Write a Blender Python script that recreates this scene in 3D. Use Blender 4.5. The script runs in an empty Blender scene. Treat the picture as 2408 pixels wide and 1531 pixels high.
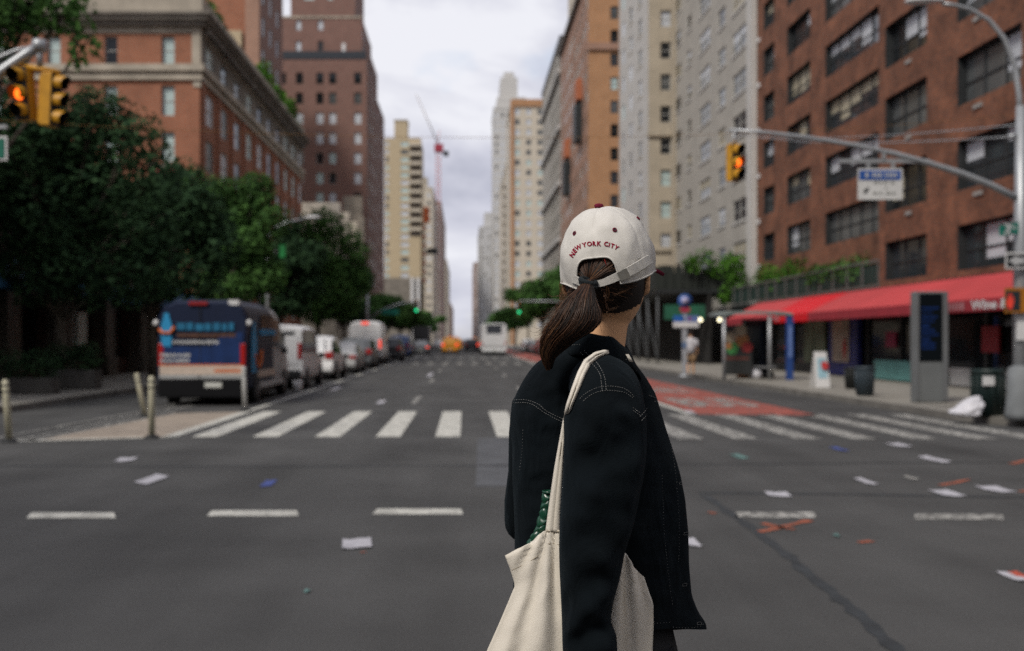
import bpy, bmesh, math, random
from mathutils import Vector, Matrix, noise
from mathutils.bvhtree import BVHTree
R = math.radians
SC = bpy.context.scene
COL = SC.collection
rnd = random.Random(7)

# ------------------------------------------------------------------ camera, sky, sun, exposure
F, CX, HY, EYE = 2340.0, 1092.0, 800.0, 1.55     # measured off the 2407 x 1531 view of the photograph
cam = bpy.data.cameras.new('camera'); camo = bpy.data.objects.new('camera', cam); COL.objects.link(camo)
camo.location = (0, 0, EYE); camo.rotation_euler = (R(90), 0, 0)
cam.sensor_width = 36; cam.lens = 36 * F / 2407
cam.shift_x = (1203.5 - CX) / 2407; cam.shift_y = (HY - 765.5) / 2407
cam.clip_start = 0.05; cam.clip_end = 6000
cam.dof.use_dof = True; cam.dof.focus_distance = 1.80; cam.dof.aperture_fstop = 3.4
SC.camera = camo
SC.view_settings.view_transform = 'Standard'; SC.view_settings.look = 'None'
SC.view_settings.gamma = 1.0; SC.view_settings.exposure = 0.40
SUN_EL, SUN_AZ = R(46), R(220)                    # high, behind the camera and a little to the left
w = bpy.data.worlds.new('World'); SC.world = w; w.use_nodes = True
nt = w.node_tree; nt.nodes.clear(); N = nt.nodes.new; K = nt.links.new
sky = N('ShaderNodeTexSky'); sky.sky_type = 'NISHITA'; sky.sun_disc = False
sky.sun_elevation = SUN_EL; sky.sun_rotation = SUN_AZ; sky.air_density = 1.2; sky.dust_density = 1.0
b1 = N('ShaderNodeBackground'); b1.inputs[1].default_value = 0.12; K(sky.outputs[0], b1.inputs[0])
tc = N('ShaderNodeTexCoord'); mp = N('ShaderNodeMapping'); mp.inputs['Scale'].default_value = (1.0, 1.0, 1.9)
mp.inputs['Location'].default_value = (0.35, 0.2, 0.12)
K(tc.outputs['Generated'], mp.inputs[0])
n1 = N('ShaderNodeTexNoise'); n1.inputs['Scale'].default_value = 3.7; n1.inputs['Detail'].default_value = 9; n1.inputs['Roughness'].default_value = 0.56
n1.inputs['Distortion'].default_value = 0.35
K(mp.outputs[0], n1.inputs['Vector'])
cr = N('ShaderNodeValToRGB'); e = cr.color_ramp.elements
e[0].position = 0.40; e[0].color = (0.28, 0.295, 0.37, 1); e[1].position = 0.63; e[1].color = (0.655, 0.66, 0.705, 1)
m_ = cr.color_ramp.elements.new(0.51); m_.color = (0.48, 0.487, 0.56, 1)
K(n1.outputs['Fac'], cr.inputs[0])
b2 = N('ShaderNodeBackground'); b2.inputs[1].default_value = 1.0; K(cr.outputs[0], b2.inputs[0])
n2 = N('ShaderNodeTexNoise'); n2.inputs['Scale'].default_value = 2.2; n2.inputs['Detail'].default_value = 6
K(mp.outputs[0], n2.inputs['Vector'])
r2 = N('ShaderNodeMapRange'); r2.inputs[1].default_value = 0.30; r2.inputs[2].default_value = 0.42
K(n2.outputs['Fac'], r2.inputs[0])
mx = N('ShaderNodeMixShader'); K(r2.outputs[0], mx.inputs[0]); K(b1.outputs[0], mx.inputs[1]); K(b2.outputs[0], mx.inputs[2])
wo = N('ShaderNodeOutputWorld'); K(mx.outputs[0], wo.inputs[0])
sl = bpy.data.lights.new('sun', 'SUN'); sl.energy = 2.1; sl.angle = R(14); sl.color = (1.0, 0.95, 0.87)
so = bpy.data.objects.new('sun', sl); COL.objects.link(so)
so.rotation_euler = Vector((-math.sin(SUN_AZ) * math.cos(SUN_EL), -math.cos(SUN_AZ) * math.cos(SUN_EL), -math.sin(SUN_EL))).to_track_quat('-Z', 'Y').to_euler()
SC.render.film_transparent = False
SC.cycles.use_denoising = False
SC.cycles.max_bounces = 6; SC.cycles.diffuse_bounces = 3; SC.cycles.transparent_max_bounces = 6
SC.cycles.caustics_reflective = False; SC.cycles.caustics_refractive = False

# ------------------------------------------------------------------ helpers
def P(x, y, Y):                       # view pixel at depth Y -> point
    return Vector(((x - CX) * Y / F, Y, EYE + (HY - y) * Y / F))
def G(x, y, z=0.0):                   # view pixel on the level z -> point
    Y = (EYE - z) * F / (y - HY)
    return Vector(((x - CX) * Y / F, Y, z))
def srgb(r, g, b):
    f = lambda c: (c / 255 / 12.92) if c / 255 <= 0.04045 else ((c / 255 + 0.055) / 1.055) ** 2.4
    return (f(r), f(g), f(b))
MATS = {}
def mat(name, col=(.5,.5,.5), rough=0.75, var=0.12, vs=2.0, bump=0.0, bs=60.0, metal=0.0, spec=0.4, emit=0.0, ecol=None, trans=0.0):
    if name in MATS: return MATS[name]
    m = bpy.data.materials.new(name); m.use_nodes = True; MATS[name] = m
    t = m.node_tree; b = t.nodes['Principled BSDF']
    b.inputs['Roughness'].default_value = rough; b.inputs['Metallic'].default_value = metal
    b.inputs['Specular IOR Level'].default_value = spec
    tcn = t.nodes.new('ShaderNodeTexCoord')
    nz = t.nodes.new('ShaderNodeTexNoise'); nz.inputs['Scale'].default_value = vs; nz.inputs['Detail'].default_value = 5
    t.links.new(tcn.outputs['Object'], nz.inputs['Vector'])
    rp = t.nodes.new('ShaderNodeValToRGB'); el = rp.color_ramp.elements
    el[0].position = 0.3; el[1].position = 0.7
    el[0].color = (*[max(0, c * (1 - var)) for c in col], 1); el[1].color = (*[min(1, c * (1 + var)) for c in col], 1)
    t.links.new(nz.outputs['Fac'], rp.inputs[0]); t.links.new(rp.outputs[0], b.inputs['Base Color'])
    if bump:
        nb = t.nodes.new('ShaderNodeTexNoise'); nb.inputs['Scale'].default_value = bs; nb.inputs['Detail'].default_value = 4
        t.links.new(tcn.outputs['Object'], nb.inputs['Vector'])
        bp = t.nodes.new('ShaderNodeBump'); bp.inputs['Strength'].default_value = bump; bp.inputs['Distance'].default_value = 0.01
        t.links.new(nb.outputs['Fac'], bp.inputs['Height']); t.links.new(bp.outputs[0], b.inputs['Normal'])
    if emit:
        b.inputs['Emission Color'].default_value = (*(ecol or col), 1); b.inputs['Emission Strength'].default_value = emit
    if trans: b.inputs['Transmission Weight'].default_value = trans
    return m
def brick(name, c1, c2, mortar, blotch=0.35, bw=0.22, rh=0.075, rough=0.85):
    if name in MATS: return MATS[name]
    m = mat(name, c1, rough); t = m.node_tree; b = t.nodes['Principled BSDF']
    tcn = t.nodes.new('ShaderNodeTexCoord'); sp = t.nodes.new('ShaderNodeSeparateXYZ'); t.links.new(tcn.outputs['Object'], sp.inputs[0])
    ad = t.nodes.new('ShaderNodeMath'); t.links.new(sp.outputs[0], ad.inputs[0]); t.links.new(sp.outputs[1], ad.inputs[1])
    cb = t.nodes.new('ShaderNodeCombineXYZ'); t.links.new(ad.outputs[0], cb.inputs[0]); t.links.new(sp.outputs[2], cb.inputs[1])
    br = t.nodes.new('ShaderNodeTexBrick'); t.links.new(cb.outputs[0], br.inputs['Vector'])
    br.inputs['Color1'].default_value = (*c1, 1); br.inputs['Color2'].default_value = (*c2, 1); br.inputs['Mortar'].default_value = (*mortar, 1)
    br.inputs['Scale'].default_value = 1; br.inputs['Mortar Size'].default_value = 0.008
    br.inputs['Brick Width'].default_value = bw; br.inputs['Row Height'].default_value = rh
    nz = t.nodes.new('ShaderNodeTexNoise'); nz.inputs['Scale'].default_value = 0.8; nz.inputs['Detail'].default_value = 10; nz.inputs['Roughness'].default_value = 0.74
    t.links.new(tcn.outputs['Object'], nz.inputs['Vector'])
    mr = t.nodes.new('ShaderNodeMapRange'); mr.inputs[1].default_value = 0.3; mr.inputs[2].default_value = 0.7
    mr.inputs[3].default_value = 1 - blotch; mr.inputs[4].default_value = 1 + blotch * 0.5
    t.links.new(nz.outputs['Fac'], mr.inputs[0])
    mm = t.nodes.new('ShaderNodeMix'); mm.data_type = 'RGBA'; mm.blend_type = 'MULTIPLY'; mm.inputs['Factor'].default_value = 1
    t.links.new(br.outputs['Color'], mm.inputs['A']); t.links.new(mr.outputs[0], mm.inputs['B'])
    t.links.new(mm.outputs['Result'], b.inputs['Base Color'])
    return m

class MB:
    def __init__(s): s.v = []; s.f = []; s.m = []; s.sm = []
    def add(s, vs, fs, m=0, smooth=False):
        o = len(s.v); s.v += [tuple(v) for v in vs]
        for f in fs: s.f.append([o + i for i in f]); s.m.append(m); s.sm.append(smooth)
        return s
    def quad(s, a, b, c, d, m=0): return s.add([a, b, c, d], [(0, 1, 2, 3)], m)
    def box(s, x0, x1, y0, y1, z0, z1, m=0):
        return s.add([(x0, y0, z0), (x1, y0, z0), (x1, y1, z0), (x0, y1, z0), (x0, y0, z1), (x1, y0, z1), (x1, y1, z1), (x0, y1, z1)],
                     [(0, 3, 2, 1), (4, 5, 6, 7), (0, 1, 5, 4), (1, 2, 6, 5), (2, 3, 7, 6), (3, 0, 4, 7)], m)
    def prism(s, poly, z0, z1, m=0):
        n = len(poly); v = [(x, y, z0) for x, y in poly] + [(x, y, z1) for x, y in poly]
        return s.add(v, [tuple(range(n - 1, -1, -1)), tuple(range(n, 2 * n))] + [(i, (i + 1) % n, n + (i + 1) % n, n + i) for i in range(n)], m)
    def loft(s, rings, m=0, caps=True, smooth=True, closed=True):
        n = len(rings[0]); v = [p for r in rings for p in r]; f = []
        for i in range(len(rings) - 1):
            for j in range(n if closed else n - 1):
                k = (j + 1) % n; f.append((i * n + j, i * n + k, (i + 1) * n + k, (i + 1) * n + j))
        if caps and closed: f += [tuple(range(n - 1, -1, -1)), tuple(range((len(rings) - 1) * n, len(rings) * n))]
        return s.add(v, f, m, smooth)
    def tube(s, pts, r, n=8, m=0, caps=True):
        pts = [Vector(p) for p in pts]; rs = r if isinstance(r, (list, tuple)) else [r] * len(pts); rings = []; up = None
        for i, p in enumerate(pts):
            d = (pts[min(i + 1, len(pts) - 1)] - pts[max(i - 1, 0)]).normalized()
            if up is None: up = d.orthogonal().normalized()
            up = (up - d * up.dot(d)); up = up.normalized() if up.length > 1e-6 else d.orthogonal().normalized()
            sd = d.cross(up)
            rings.append([p + (up * math.cos(a) + sd * math.sin(a)) * rs[i] for a in [2 * math.pi * k / n for k in range(n)]])
        return s.loft(rings, m, caps)
    def lathe(s, prof, c=(0, 0, 0), n=16, m=0, axis='z', caps=True):
        rings = []
        for r, h in prof:
            ring = []
            for k in range(n):
                a = 2 * math.pi * k / n; x, y = r * math.cos(a), r * math.sin(a)
                q = {'z': (x, y, h), 'y': (x, h, -y), 'x': (h, x, y)}[axis]
                ring.append((c[0] + q[0], c[1] + q[1], c[2] + q[2]))
            rings.append(ring)
        return s.loft(rings, m, caps)
    def build(s, name, mats, parent=None, origin=None, bevel=0.0):
        me = bpy.data.meshes.new(name)
        o0 = Vector(origin) if origin is not None else (parent.location if parent is not None and parent.get('_w') else Vector((0, 0, 0)))
        me.from_pydata([(x - o0[0], y - o0[1], z - o0[2]) for x, y, z in s.v], [], s.f)
        if not isinstance(mats, (list, tuple)): mats = [mats]
        for m in mats: me.materials.append(m)
        me.polygons.foreach_set('material_index', s.m); me.polygons.foreach_set('use_smooth', s.sm); me.update()
        o = bpy.data.objects.new(name, me); COL.objects.link(o)
        if parent is not None: o.parent = parent
        elif origin is not None: o.location = origin
        if bevel:
            bv = o.modifiers.new('bevel', 'BEVEL'); bv.width = bevel; bv.segments = 2; bv.limit_method = 'ANGLE'
        return o
def tag(o, label=None, cat=None, group=None, kind=None):
    if label: o['label'] = label
    if cat: o['category'] = cat
    if group: o['group'] = group
    if kind: o['kind'] = kind
    return o
def thing(name, label, cat, loc=(0, 0, 0), group=None, world=False):
    o = bpy.data.objects.new(name, None); COL.objects.link(o); o.location = loc; o.empty_display_size = 0.3
    if world: o['_w'] = 1         # parts are given in world coordinates
    return tag(o, label, cat, group)
def dup(o, parent=None):
    c = o.copy(); COL.objects.link(c)
    if parent is not None: c.parent = parent
    for ch in list(o.children): dup(ch, c)
    return c
def text_mesh(s, size=1.0, bold=0.02, ext=0.0):
    cu = bpy.data.curves.new('t', 'FONT'); cu.body = s; cu.size = size; cu.offset = bold * size; cu.align_x = 'CENTER'; cu.align_y = 'CENTER'; cu.extrude = ext; cu.resolution_u = 3
    o = bpy.data.objects.new('t', cu); COL.objects.link(o)
    me = bpy.data.meshes.new_from_object(o.evaluated_get(bpy.context.evaluated_depsgraph_get()))
    v = [tuple(q.co) for q in me.vertices]; f = [tuple(p.vertices) for p in me.polygons]
    bpy.data.objects.remove(o); bpy.data.curves.remove(cu); bpy.data.meshes.remove(me)
    return v, f

# ------------------------------------------------------------------ materials
asphalt = mat('asphalt', (0.064, 0.0635, 0.062), 0.85, 0.22, 0.6, 0.5, 240, spec=0.3)
_t = asphalt.node_tree; _rp = [n for n in _t.nodes if n.type == 'VALTORGB'][0]; _b = _t.nodes['Principled BSDF']
_sp = _t.nodes.new('ShaderNodeTexNoise'); _sp.inputs['Scale'].default_value = 95; _sp.inputs['Detail'].default_value = 3; _sp.inputs['Roughness'].default_value = 0.8
_t.links.new([n for n in _t.nodes if n.type == 'TEX_COORD'][0].outputs['Object'], _sp.inputs['Vector'])
_mr = _t.nodes.new('ShaderNodeMapRange'); _mr.inputs[1].default_value = 0.32; _mr.inputs[2].default_value = 0.70; _mr.inputs[3].default_value = 0.62; _mr.inputs[4].default_value = 1.45
_t.links.new(_sp.outputs['Fac'], _mr.inputs[0])
_mm = _t.nodes.new('ShaderNodeMix'); _mm.data_type = 'RGBA'; _mm.blend_type = 'MULTIPLY'; _mm.inputs['Factor'].default_value = 1
_t.links.new(_rp.outputs[0], _mm.inputs['A']); _t.links.new(_mr.outputs[0], _mm.inputs['B']); _t.links.new(_mm.outputs['Result'], _b.inputs['Base Color'])
_mp = _t.nodes.new('ShaderNodeMapping'); _mp.inputs['Scale'].default_value = (1.1, .10, 1); _t.links.new([n for n in _t.nodes if n.type == 'TEX_COORD'][0].outputs['Object'], _mp.inputs[0])
_n3 = _t.nodes.new('ShaderNodeTexNoise'); _n3.inputs['Scale'].default_value = 1.0; _n3.inputs['Detail'].default_value = 5; _t.links.new(_mp.outputs[0], _n3.inputs['Vector'])
_m3 = _t.nodes.new('ShaderNodeMapRange'); _m3.inputs[1].default_value = .3; _m3.inputs[2].default_value = .7; _m3.inputs[3].default_value = .78; _m3.inputs[4].default_value = 1.20; _t.links.new(_n3.outputs['Fac'], _m3.inputs[0])
_mx = _t.nodes.new('ShaderNodeMix'); _mx.data_type = 'RGBA'; _mx.blend_type = 'MULTIPLY'; _mx.inputs['Factor'].default_value = 1
_t.links.new(_mm.outputs['Result'], _mx.inputs['A']); _t.links.new(_m3.outputs[0], _mx.inputs['B']); _t.links.new(_mx.outputs['Result'], _b.inputs['Base Color'])
paint_w = mat('road_paint_white', (0.50, 0.49, 0.44), 0.8, 0.3, 5, 0.3, 120)
paint_worn = mat('road_paint_worn', (0.40, 0.39, 0.36), 0.85, 0.45, 3, 0.3, 120)
paint_red = mat('road_paint_red', (0.33, 0.078, 0.056), 0.85, 0.35, 2, 0.3, 120)
paint_tan = mat('road_paint_tan', (0.30, 0.25, 0.20), 0.85, 0.2, 2, 0.3, 120)
paint_or = mat('spray_paint_orange', (0.31, 0.08, 0.038), 0.85, 0.35, 9)
tar = mat('tar_seam', (0.030, 0.034, 0.037), 0.7, 0.3, 6)
patchm = mat('asphalt_patch', (0.085, 0.088, 0.094), 0.85, 0.2, 2, 0.4, 200)
concrete = mat('sidewalk_concrete', (0.24, 0.225, 0.195), 0.9, 0.2, 0.9, 0.3, 60)
kerbm = mat('kerb_stone', (0.15, 0.14, 0.125), 0.9, 0.3, 1.5)
glass_dark = mat('glass_dark', (0.012, 0.014, 0.016), 0.06, 0.3, 1.0, spec=0.5)
glass_mid = mat('glass_grey', (0.085, 0.09, 0.09), 0.12, 0.3, 0.7, spec=0.6)  # grey lifted to imitate reflections in the panes
glass_green = mat('glass_green_blind', (0.42, 0.52, 0.50), 0.35, 0.06, 1.0, spec=0.5)
glass_pale = mat('glass_pale_blind', (0.50, 0.52, 0.55), 0.3, 0.1, 1.0, spec=0.5)
glass_cream = mat('glass_cream_curtain', (0.36, 0.32, 0.23), 0.4, 0.15, 1.0)
glass_sky = mat('glass_reflecting', (0.03, 0.035, 0.04), 0.03, 0.1, 1.0, metal=0.0, spec=1.0)
frame_dark = mat('window_frame_dark', (0.025, 0.027, 0.028), 0.5, 0.2)
frame_light = mat('window_frame_light', (0.42, 0.41, 0.38), 0.6, 0.1)
frame_brown = mat('window_frame_brown', (0.10, 0.08, 0.06), 0.6, 0.1)
stone = mat('cornice_stone', (0.36, 0.315, 0.25), 0.85, 0.25, 0.8, 0.3, 20)
stone_dk = mat('cornice_stone_dark', (0.17, 0.15, 0.125), 0.9, 0.3, 0.8)  # darker tone of the cornice stone
brick_red = brick('brick_red_orange', (0.345, 0.122, 0.06), (0.275, 0.094, 0.048), (0.30, 0.19, 0.13), 0.25)
brick_rt = brick('brick_rust', (0.262, 0.092, 0.044), (0.165, 0.060, 0.034), (0.16, 0.105, 0.07), 0.72)
brick_brown = brick('brick_brown', (0.235, 0.118, 0.092), (0.19, 0.094, 0.075), (0.2, 0.15, 0.12), 0.22)
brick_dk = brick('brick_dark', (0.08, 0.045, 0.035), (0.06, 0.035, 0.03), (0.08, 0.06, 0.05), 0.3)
brick_or = brick('brick_orange_tan', (0.43, 0.205, 0.09), (0.36, 0.17, 0.072), (0.4, 0.28, 0.18), 0.2)
brick_pink = brick('brick_pinkish', (0.37, 0.205, 0.135), (0.31, 0.165, 0.11), (0.3, 0.22, 0.18), 0.2)
brick_grey = brick('brick_grey_white', (0.43, 0.405, 0.36), (0.36, 0.335, 0.295), (0.36, 0.34, 0.30), 0.2)
brick_beige = brick('brick_beige', (0.47, 0.40, 0.30), (0.40, 0.34, 0.25), (0.36, 0.32, 0.26), 0.2)
brick_white = brick('brick_white', (0.56, 0.54, 0.505), (0.50, 0.48, 0.45), (0.45, 0.44, 0.42), 0.15)
brick_yel = brick('brick_yellow', (0.47, 0.375, 0.24), (0.41, 0.325, 0.205), (0.46, 0.38, 0.26), 0.15)
brick_cream = brick('brick_cream', (0.56, 0.49, 0.39), (0.50, 0.43, 0.34), (0.5, 0.46, 0.38), 0.15)
brick_far = brick('brick_far_rose', (0.36, 0.25, 0.21), (0.32, 0.22, 0.18), (0.34, 0.28, 0.24), 0.2)
pale_far = mat('render_pale_grey', (0.48, 0.47, 0.45), 0.85, 0.12, 0.3)
dk_metal = mat('dark_painted_metal', (0.022, 0.025, 0.026), 0.5, 0.2)
galv = mat('galvanised_steel', (0.36, 0.37, 0.38), 0.45, 0.12, 3, metal=0.5)
rubber = mat('tyre_rubber', (0.012, 0.012, 0.012), 0.85, 0.2)
rimm = mat('wheel_alloy', (0.30, 0.30, 0.31), 0.4, 0.1, metal=0.6)
chrome = mat('chrome_trim', (0.4, 0.4, 0.4), 0.2, 0.05, metal=1.0)
tail_red = mat('tail_lamp_red', (0.35, 0.01, 0.008), 0.25, 0.1, spec=0.6)
tail_lit = mat('tail_lamp_lit', (0.9, 0.06, 0.03), 0.3, 0.05, emit=0.8, ecol=(1.0, 0.07, 0.03))
lamp_white = mat('reversing_lamp_clear', (0.55, 0.55, 0.55), 0.3, 0.05)
plate_m = mat('number_plate', (0.55, 0.55, 0.5), 0.5, 0.2, 20)
blk = mat('black_plastic', (0.012, 0.013, 0.014), 0.55, 0.2)
white_pl = mat('white_plastic', (0.62, 0.61, 0.60), 0.5, 0.08)
bark = mat('tree_bark', (0.10, 0.085, 0.065), 0.95, 0.3, 6, 0.6, 30)
def wear(m, base, lo, hi, sc=9.0):
    t = m.node_tree; b = t.nodes['Principled BSDF']; src = b.inputs['Base Color'].links[0].from_socket
    tcn = [n for n in t.nodes if n.type == 'TEX_COORD'][0]; nz = t.nodes.new('ShaderNodeTexNoise'); nz.inputs['Scale'].default_value = sc; nz.inputs['Detail'].default_value = 9; nz.inputs['Roughness'].default_value = 0.72
    t.links.new(tcn.outputs['Object'], nz.inputs['Vector']); mr = t.nodes.new('ShaderNodeMapRange'); mr.inputs[1].default_value = lo; mr.inputs[2].default_value = hi; t.links.new(nz.outputs['Fac'], mr.inputs[0])
    mm = t.nodes.new('ShaderNodeMix'); mm.data_type = 'RGBA'; t.links.new(mr.outputs[0], mm.inputs['Factor']); mm.inputs['A'].default_value = (*base, 1); t.links.new(src, mm.inputs['B']); t.links.new(mm.outputs['Result'], b.inputs['Base Color'])
AB = (0.07, 0.068, 0.064)
wear(paint_w, AB, .34, .44); wear(paint_worn, AB, .42, .58); wear(paint_red, AB, .36, .52, 5); wear(paint_tan, AB, .30, .42, 6); wear(paint_or, AB, .36, .50, 14)
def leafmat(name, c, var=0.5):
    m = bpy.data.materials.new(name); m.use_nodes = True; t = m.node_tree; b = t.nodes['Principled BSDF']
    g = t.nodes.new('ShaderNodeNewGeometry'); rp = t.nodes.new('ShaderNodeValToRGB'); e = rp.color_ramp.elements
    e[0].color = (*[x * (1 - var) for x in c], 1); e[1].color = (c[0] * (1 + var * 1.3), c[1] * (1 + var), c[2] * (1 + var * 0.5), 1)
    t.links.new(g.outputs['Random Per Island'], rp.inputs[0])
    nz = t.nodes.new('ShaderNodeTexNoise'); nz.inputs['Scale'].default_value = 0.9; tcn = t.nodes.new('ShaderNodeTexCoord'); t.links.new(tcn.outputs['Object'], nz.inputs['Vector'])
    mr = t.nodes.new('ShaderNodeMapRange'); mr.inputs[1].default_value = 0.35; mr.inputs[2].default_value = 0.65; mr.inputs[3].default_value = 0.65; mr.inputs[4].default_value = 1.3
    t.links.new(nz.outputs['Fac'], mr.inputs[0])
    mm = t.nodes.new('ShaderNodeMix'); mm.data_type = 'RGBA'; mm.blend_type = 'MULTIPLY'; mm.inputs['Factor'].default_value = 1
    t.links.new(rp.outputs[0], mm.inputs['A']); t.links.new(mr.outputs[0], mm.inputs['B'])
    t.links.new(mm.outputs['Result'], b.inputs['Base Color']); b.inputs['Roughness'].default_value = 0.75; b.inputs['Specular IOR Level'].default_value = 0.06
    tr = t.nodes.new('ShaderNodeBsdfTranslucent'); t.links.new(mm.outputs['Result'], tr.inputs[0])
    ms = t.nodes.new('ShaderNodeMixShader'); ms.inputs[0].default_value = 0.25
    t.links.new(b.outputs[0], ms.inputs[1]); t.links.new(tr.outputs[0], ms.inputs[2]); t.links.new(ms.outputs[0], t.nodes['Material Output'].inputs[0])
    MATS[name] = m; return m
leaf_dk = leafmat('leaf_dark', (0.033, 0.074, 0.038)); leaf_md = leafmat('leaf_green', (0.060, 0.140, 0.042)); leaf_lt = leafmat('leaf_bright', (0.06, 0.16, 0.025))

# ------------------------------------------------------------------ ground, kerbs, markings
LC, RC = -9.75, 9.45
gr = MB(); gr.quad((-1500, -300, 0), (1500, -300, 0), (1500, 3500, 0), (-1500, 3500, 0))
tag(gr.build('road', asphalt), kind='structure')
def side(poly, name):
    mb = MB(); n = len(poly)
    mb.add([(x, y, 0.15) for x, y in poly], [tuple(range(n))], 0)
    for i in range(n):
        a, b = poly[i], poly[(i + 1) % n]
        mb.quad((a[0], a[1], 0), (b[0], b[1], 0), (b[0], b[1], 0.15), (a[0], a[1], 0.15), 1)
    return tag(mb.build(name, [concrete, kerbm]), kind='structure')
def corner(cx, cy, r, a0, a1, n=8): return [(cx + r * math.cos(R(a0 + (a1 - a0) * k / n)), cy + r * math.sin(R(a0 + (a1 - a0) * k / n))) for k in range(n + 1)]
side([(LC, 900)] + [(-120, 900), (-120, 18.6)] + corner(LC - 3.4, 22.0, 3.4, 270, 360), 'sidewalk')
side([(120, 900), (RC, 900)] + corner(RC + 3.2, 19.6, 3.2, 180, 270) + [(120, 16.4)], 'sidewalk')
ms = MB()
def mark(mb, pts, m=0, z=0.004): mb.add([(p[0], p[1], z) for p in pts], [tuple(range(len(pts)))], m)
def bar(mb, x, y0, y1, wd, m=0, z=0.004, x1=None):
    x1 = x if x1 is None else x1
    mark(mb, [(x - wd / 2, y0), (x + wd / 2, y0), (x1 + wd / 2, y1), (x1 - wd / 2, y1)], m, z)
cw = [-4.17, -3.2, -2.2, -1.23, -.27, .72, 1.67, 2.6, 3.55, 4.42, 5.4, 6.27, 7.24, 8.15, 9.0]
for i, x in enumerate(cw): bar(ms, x, 15.95 + (0.0 if i < 8 else -0.35), 21.6 if i < 8 else 20.75, 0.40, 1 if i >= 8 else 0)
for xa, xb, y in [(62, 272, 1213), (486, 702, 1208), (875, 1088, 1204), (1300, 1500, 1206), (1730, 1918, 1212), (2150, 2360, 1216), (2560, 2760, 1222), (-380, -160, 1220)]:
    a, b = G(xa, y + 6), G(xb, y + 6); c, d = G(xb - 4, y - 7), G(xa + 12 if xa < 900 else xa, y - 7)
    mark(ms, [a, b, c, d], 0 if xa < 1700 else 1)
bar(ms, -4.72, 21.0, 330, 0.13)                                              # parking lane line
for k in range(34): bar(ms, -1.25, 24.3 + k * 12.2, 27.6 + k * 12.2, 0.13, 1)
for k in range(34): bar(ms, 1.75, 30 + k * 12.2, 33 + k * 12.2, 0.13, 1)
bar(ms, 4.75, 20.9, 330, 0.16)
mark(ms, [(4.9, 20.8), (7.3, 20.4), (7.3, 62), (4.9, 62)], 2)
for y0, y1 in ((72, 118), (128, 300)): mark(ms, [(4.9, y0), (7.3, y0), (7.3, y1), (4.9, y1)], 2)
for x in [-4.2 + .97 * k for k in range(14)]: bar(ms, x, 64.0, 68.5, 0.4, 1); bar(ms, x, 82.5, 87, 0.4, 1)
# pedestrian island painted on the road, bicycle lane lines
isl = [(-6.62, 15.35), (-4.75, 15.95), (-4.72, 21.6), (-6.15, 21.0)]
mark(ms, isl, 3, 0.004)
def line(a, b, wd, m=0, z=0.008):
    a, b = Vector(a[:2]), Vector(b[:2]); n = (b - a).orthogonal().normalized() * wd / 2
    mark(ms, [a + n, a - n, b - n, b + n], m, z)
line((-6.9, 15.25), (-4.6, 15.92), 0.18); line((-6.66, 15.3), (-6.15, 21.2), 0.12, 1); line((-6.95, 15.4), (-6.42, 23.5), 0.10, 1); line((-4.72, 15.9), (-4.7, 21.4), 0.22)
line((-7.4, 15.6), (-6.55, 28), 0.10, 1)
bar(ms, -6.95, 29, 330, 0.1, 1)
for s, y in (('BUS', 24.7), ('ONLY', 30.6)):
    v, f = text_mesh(s, 1.0, 0.03); wx = max(q[0] for q in v) - min(q[0] for q in v)
    ms.add([(6.1 + q[0] * 1.75 / wx, y + q[1] * 4.6, 0.008) for q in v], f, 1)
tag(ms.build('road_markings', [paint_w, paint_worn, paint_red, paint_tan]), kind='structure')
sm_ = MB()
def strip(mb, pts, wd, m=0, z=0.004):
    pts = [Vector(p[:2]) for p in pts]; L, Rr = [], []
    for i, p in enumerate(pts):
        d = (pts[min(i + 1, len(pts) - 1)] - pts[max(i - 1, 0)]).normalized(); n = Vector((-d.y, d.x)) * wd * (0.5 + 0.18 * math.sin(i * 2.7))
        L.append(p + n); Rr.append(p - n)
    for i in range(len(pts) - 1): mark(mb, [L[i], Rr[i], Rr[i + 1], L[i + 1]], m, z)
def dense(pts, k=6):
    out = []
    for i in range(len(pts) - 1):
        a, b = Vector(pts[i]), Vector(pts[i + 1])
        out += [a.lerp(b, t / k) for t in range(k)]
    return out + [Vector(pts[-1])]
jit = lambda p, a=0.02: Vector((p[0] + rnd.uniform(-a, a), p[1] + rnd.uniform(-a, a), 0))
crack = [G(*q) for q in [(1655, 1165), (1760, 1235), (1850, 1308), (1945, 1385), (2030, 1455), (2110, 1535), (2170, 1600)]]
strip(sm_, [jit(p, 0.012) for p in dense(crack, 5)], 0.085)
strip(sm_, [jit(p, 0.012) for p in dense([G(1640, 1160), G(1950, 1162), G(2420, 1170)], 12)], 0.09)
mark(sm_, [G(1118, 1145), G(1215, 1143), G(1215, 1028), G(1122, 1032)], 1)
strip(sm_, [jit(p, 0.03) for p in dense([(-14, 12.4), (-2, 12.2), (9, 12.7), (20, 12.5)], 14)], 0.05)
tag(sm_.build('road_seams', [tar, patchm]), kind='structure')
om = MB()
def spray(pts, wd): strip(om, [jit(G(*q), 0.01) for q in pts], wd, 0, 0.006)
spray([(1785, 1252), (1830, 1243), (1870, 1232), (1902, 1225)], 0.07); spray([(1795, 1232), (1830, 1240), (1865, 1246)], 0.07)
spray([(2210, 1142), (2245, 1135), (2278, 1128)], 0.07); spray([(2375, 1092), (2420, 1082)], 0.08); spray([(2395, 1157), (2415, 1155)], 0.06)
spray([(2020, 1276), (2048, 1273)], 0.06); spray([(1665, 1205), (1682, 1209)], 0.05); spray([(845, 1300), (862, 1299)], 0.02)
c0 = G(225, 1545); mark(om, [(c0.x + 0.055 * math.cos(a), c0.y + 0.055 * math.sin(a)) for a in [k * math.pi / 8 for k in range(16)]], 0, 0.006)
tag(om.build('road_utility_marks', paint_or), kind='structure')
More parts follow.
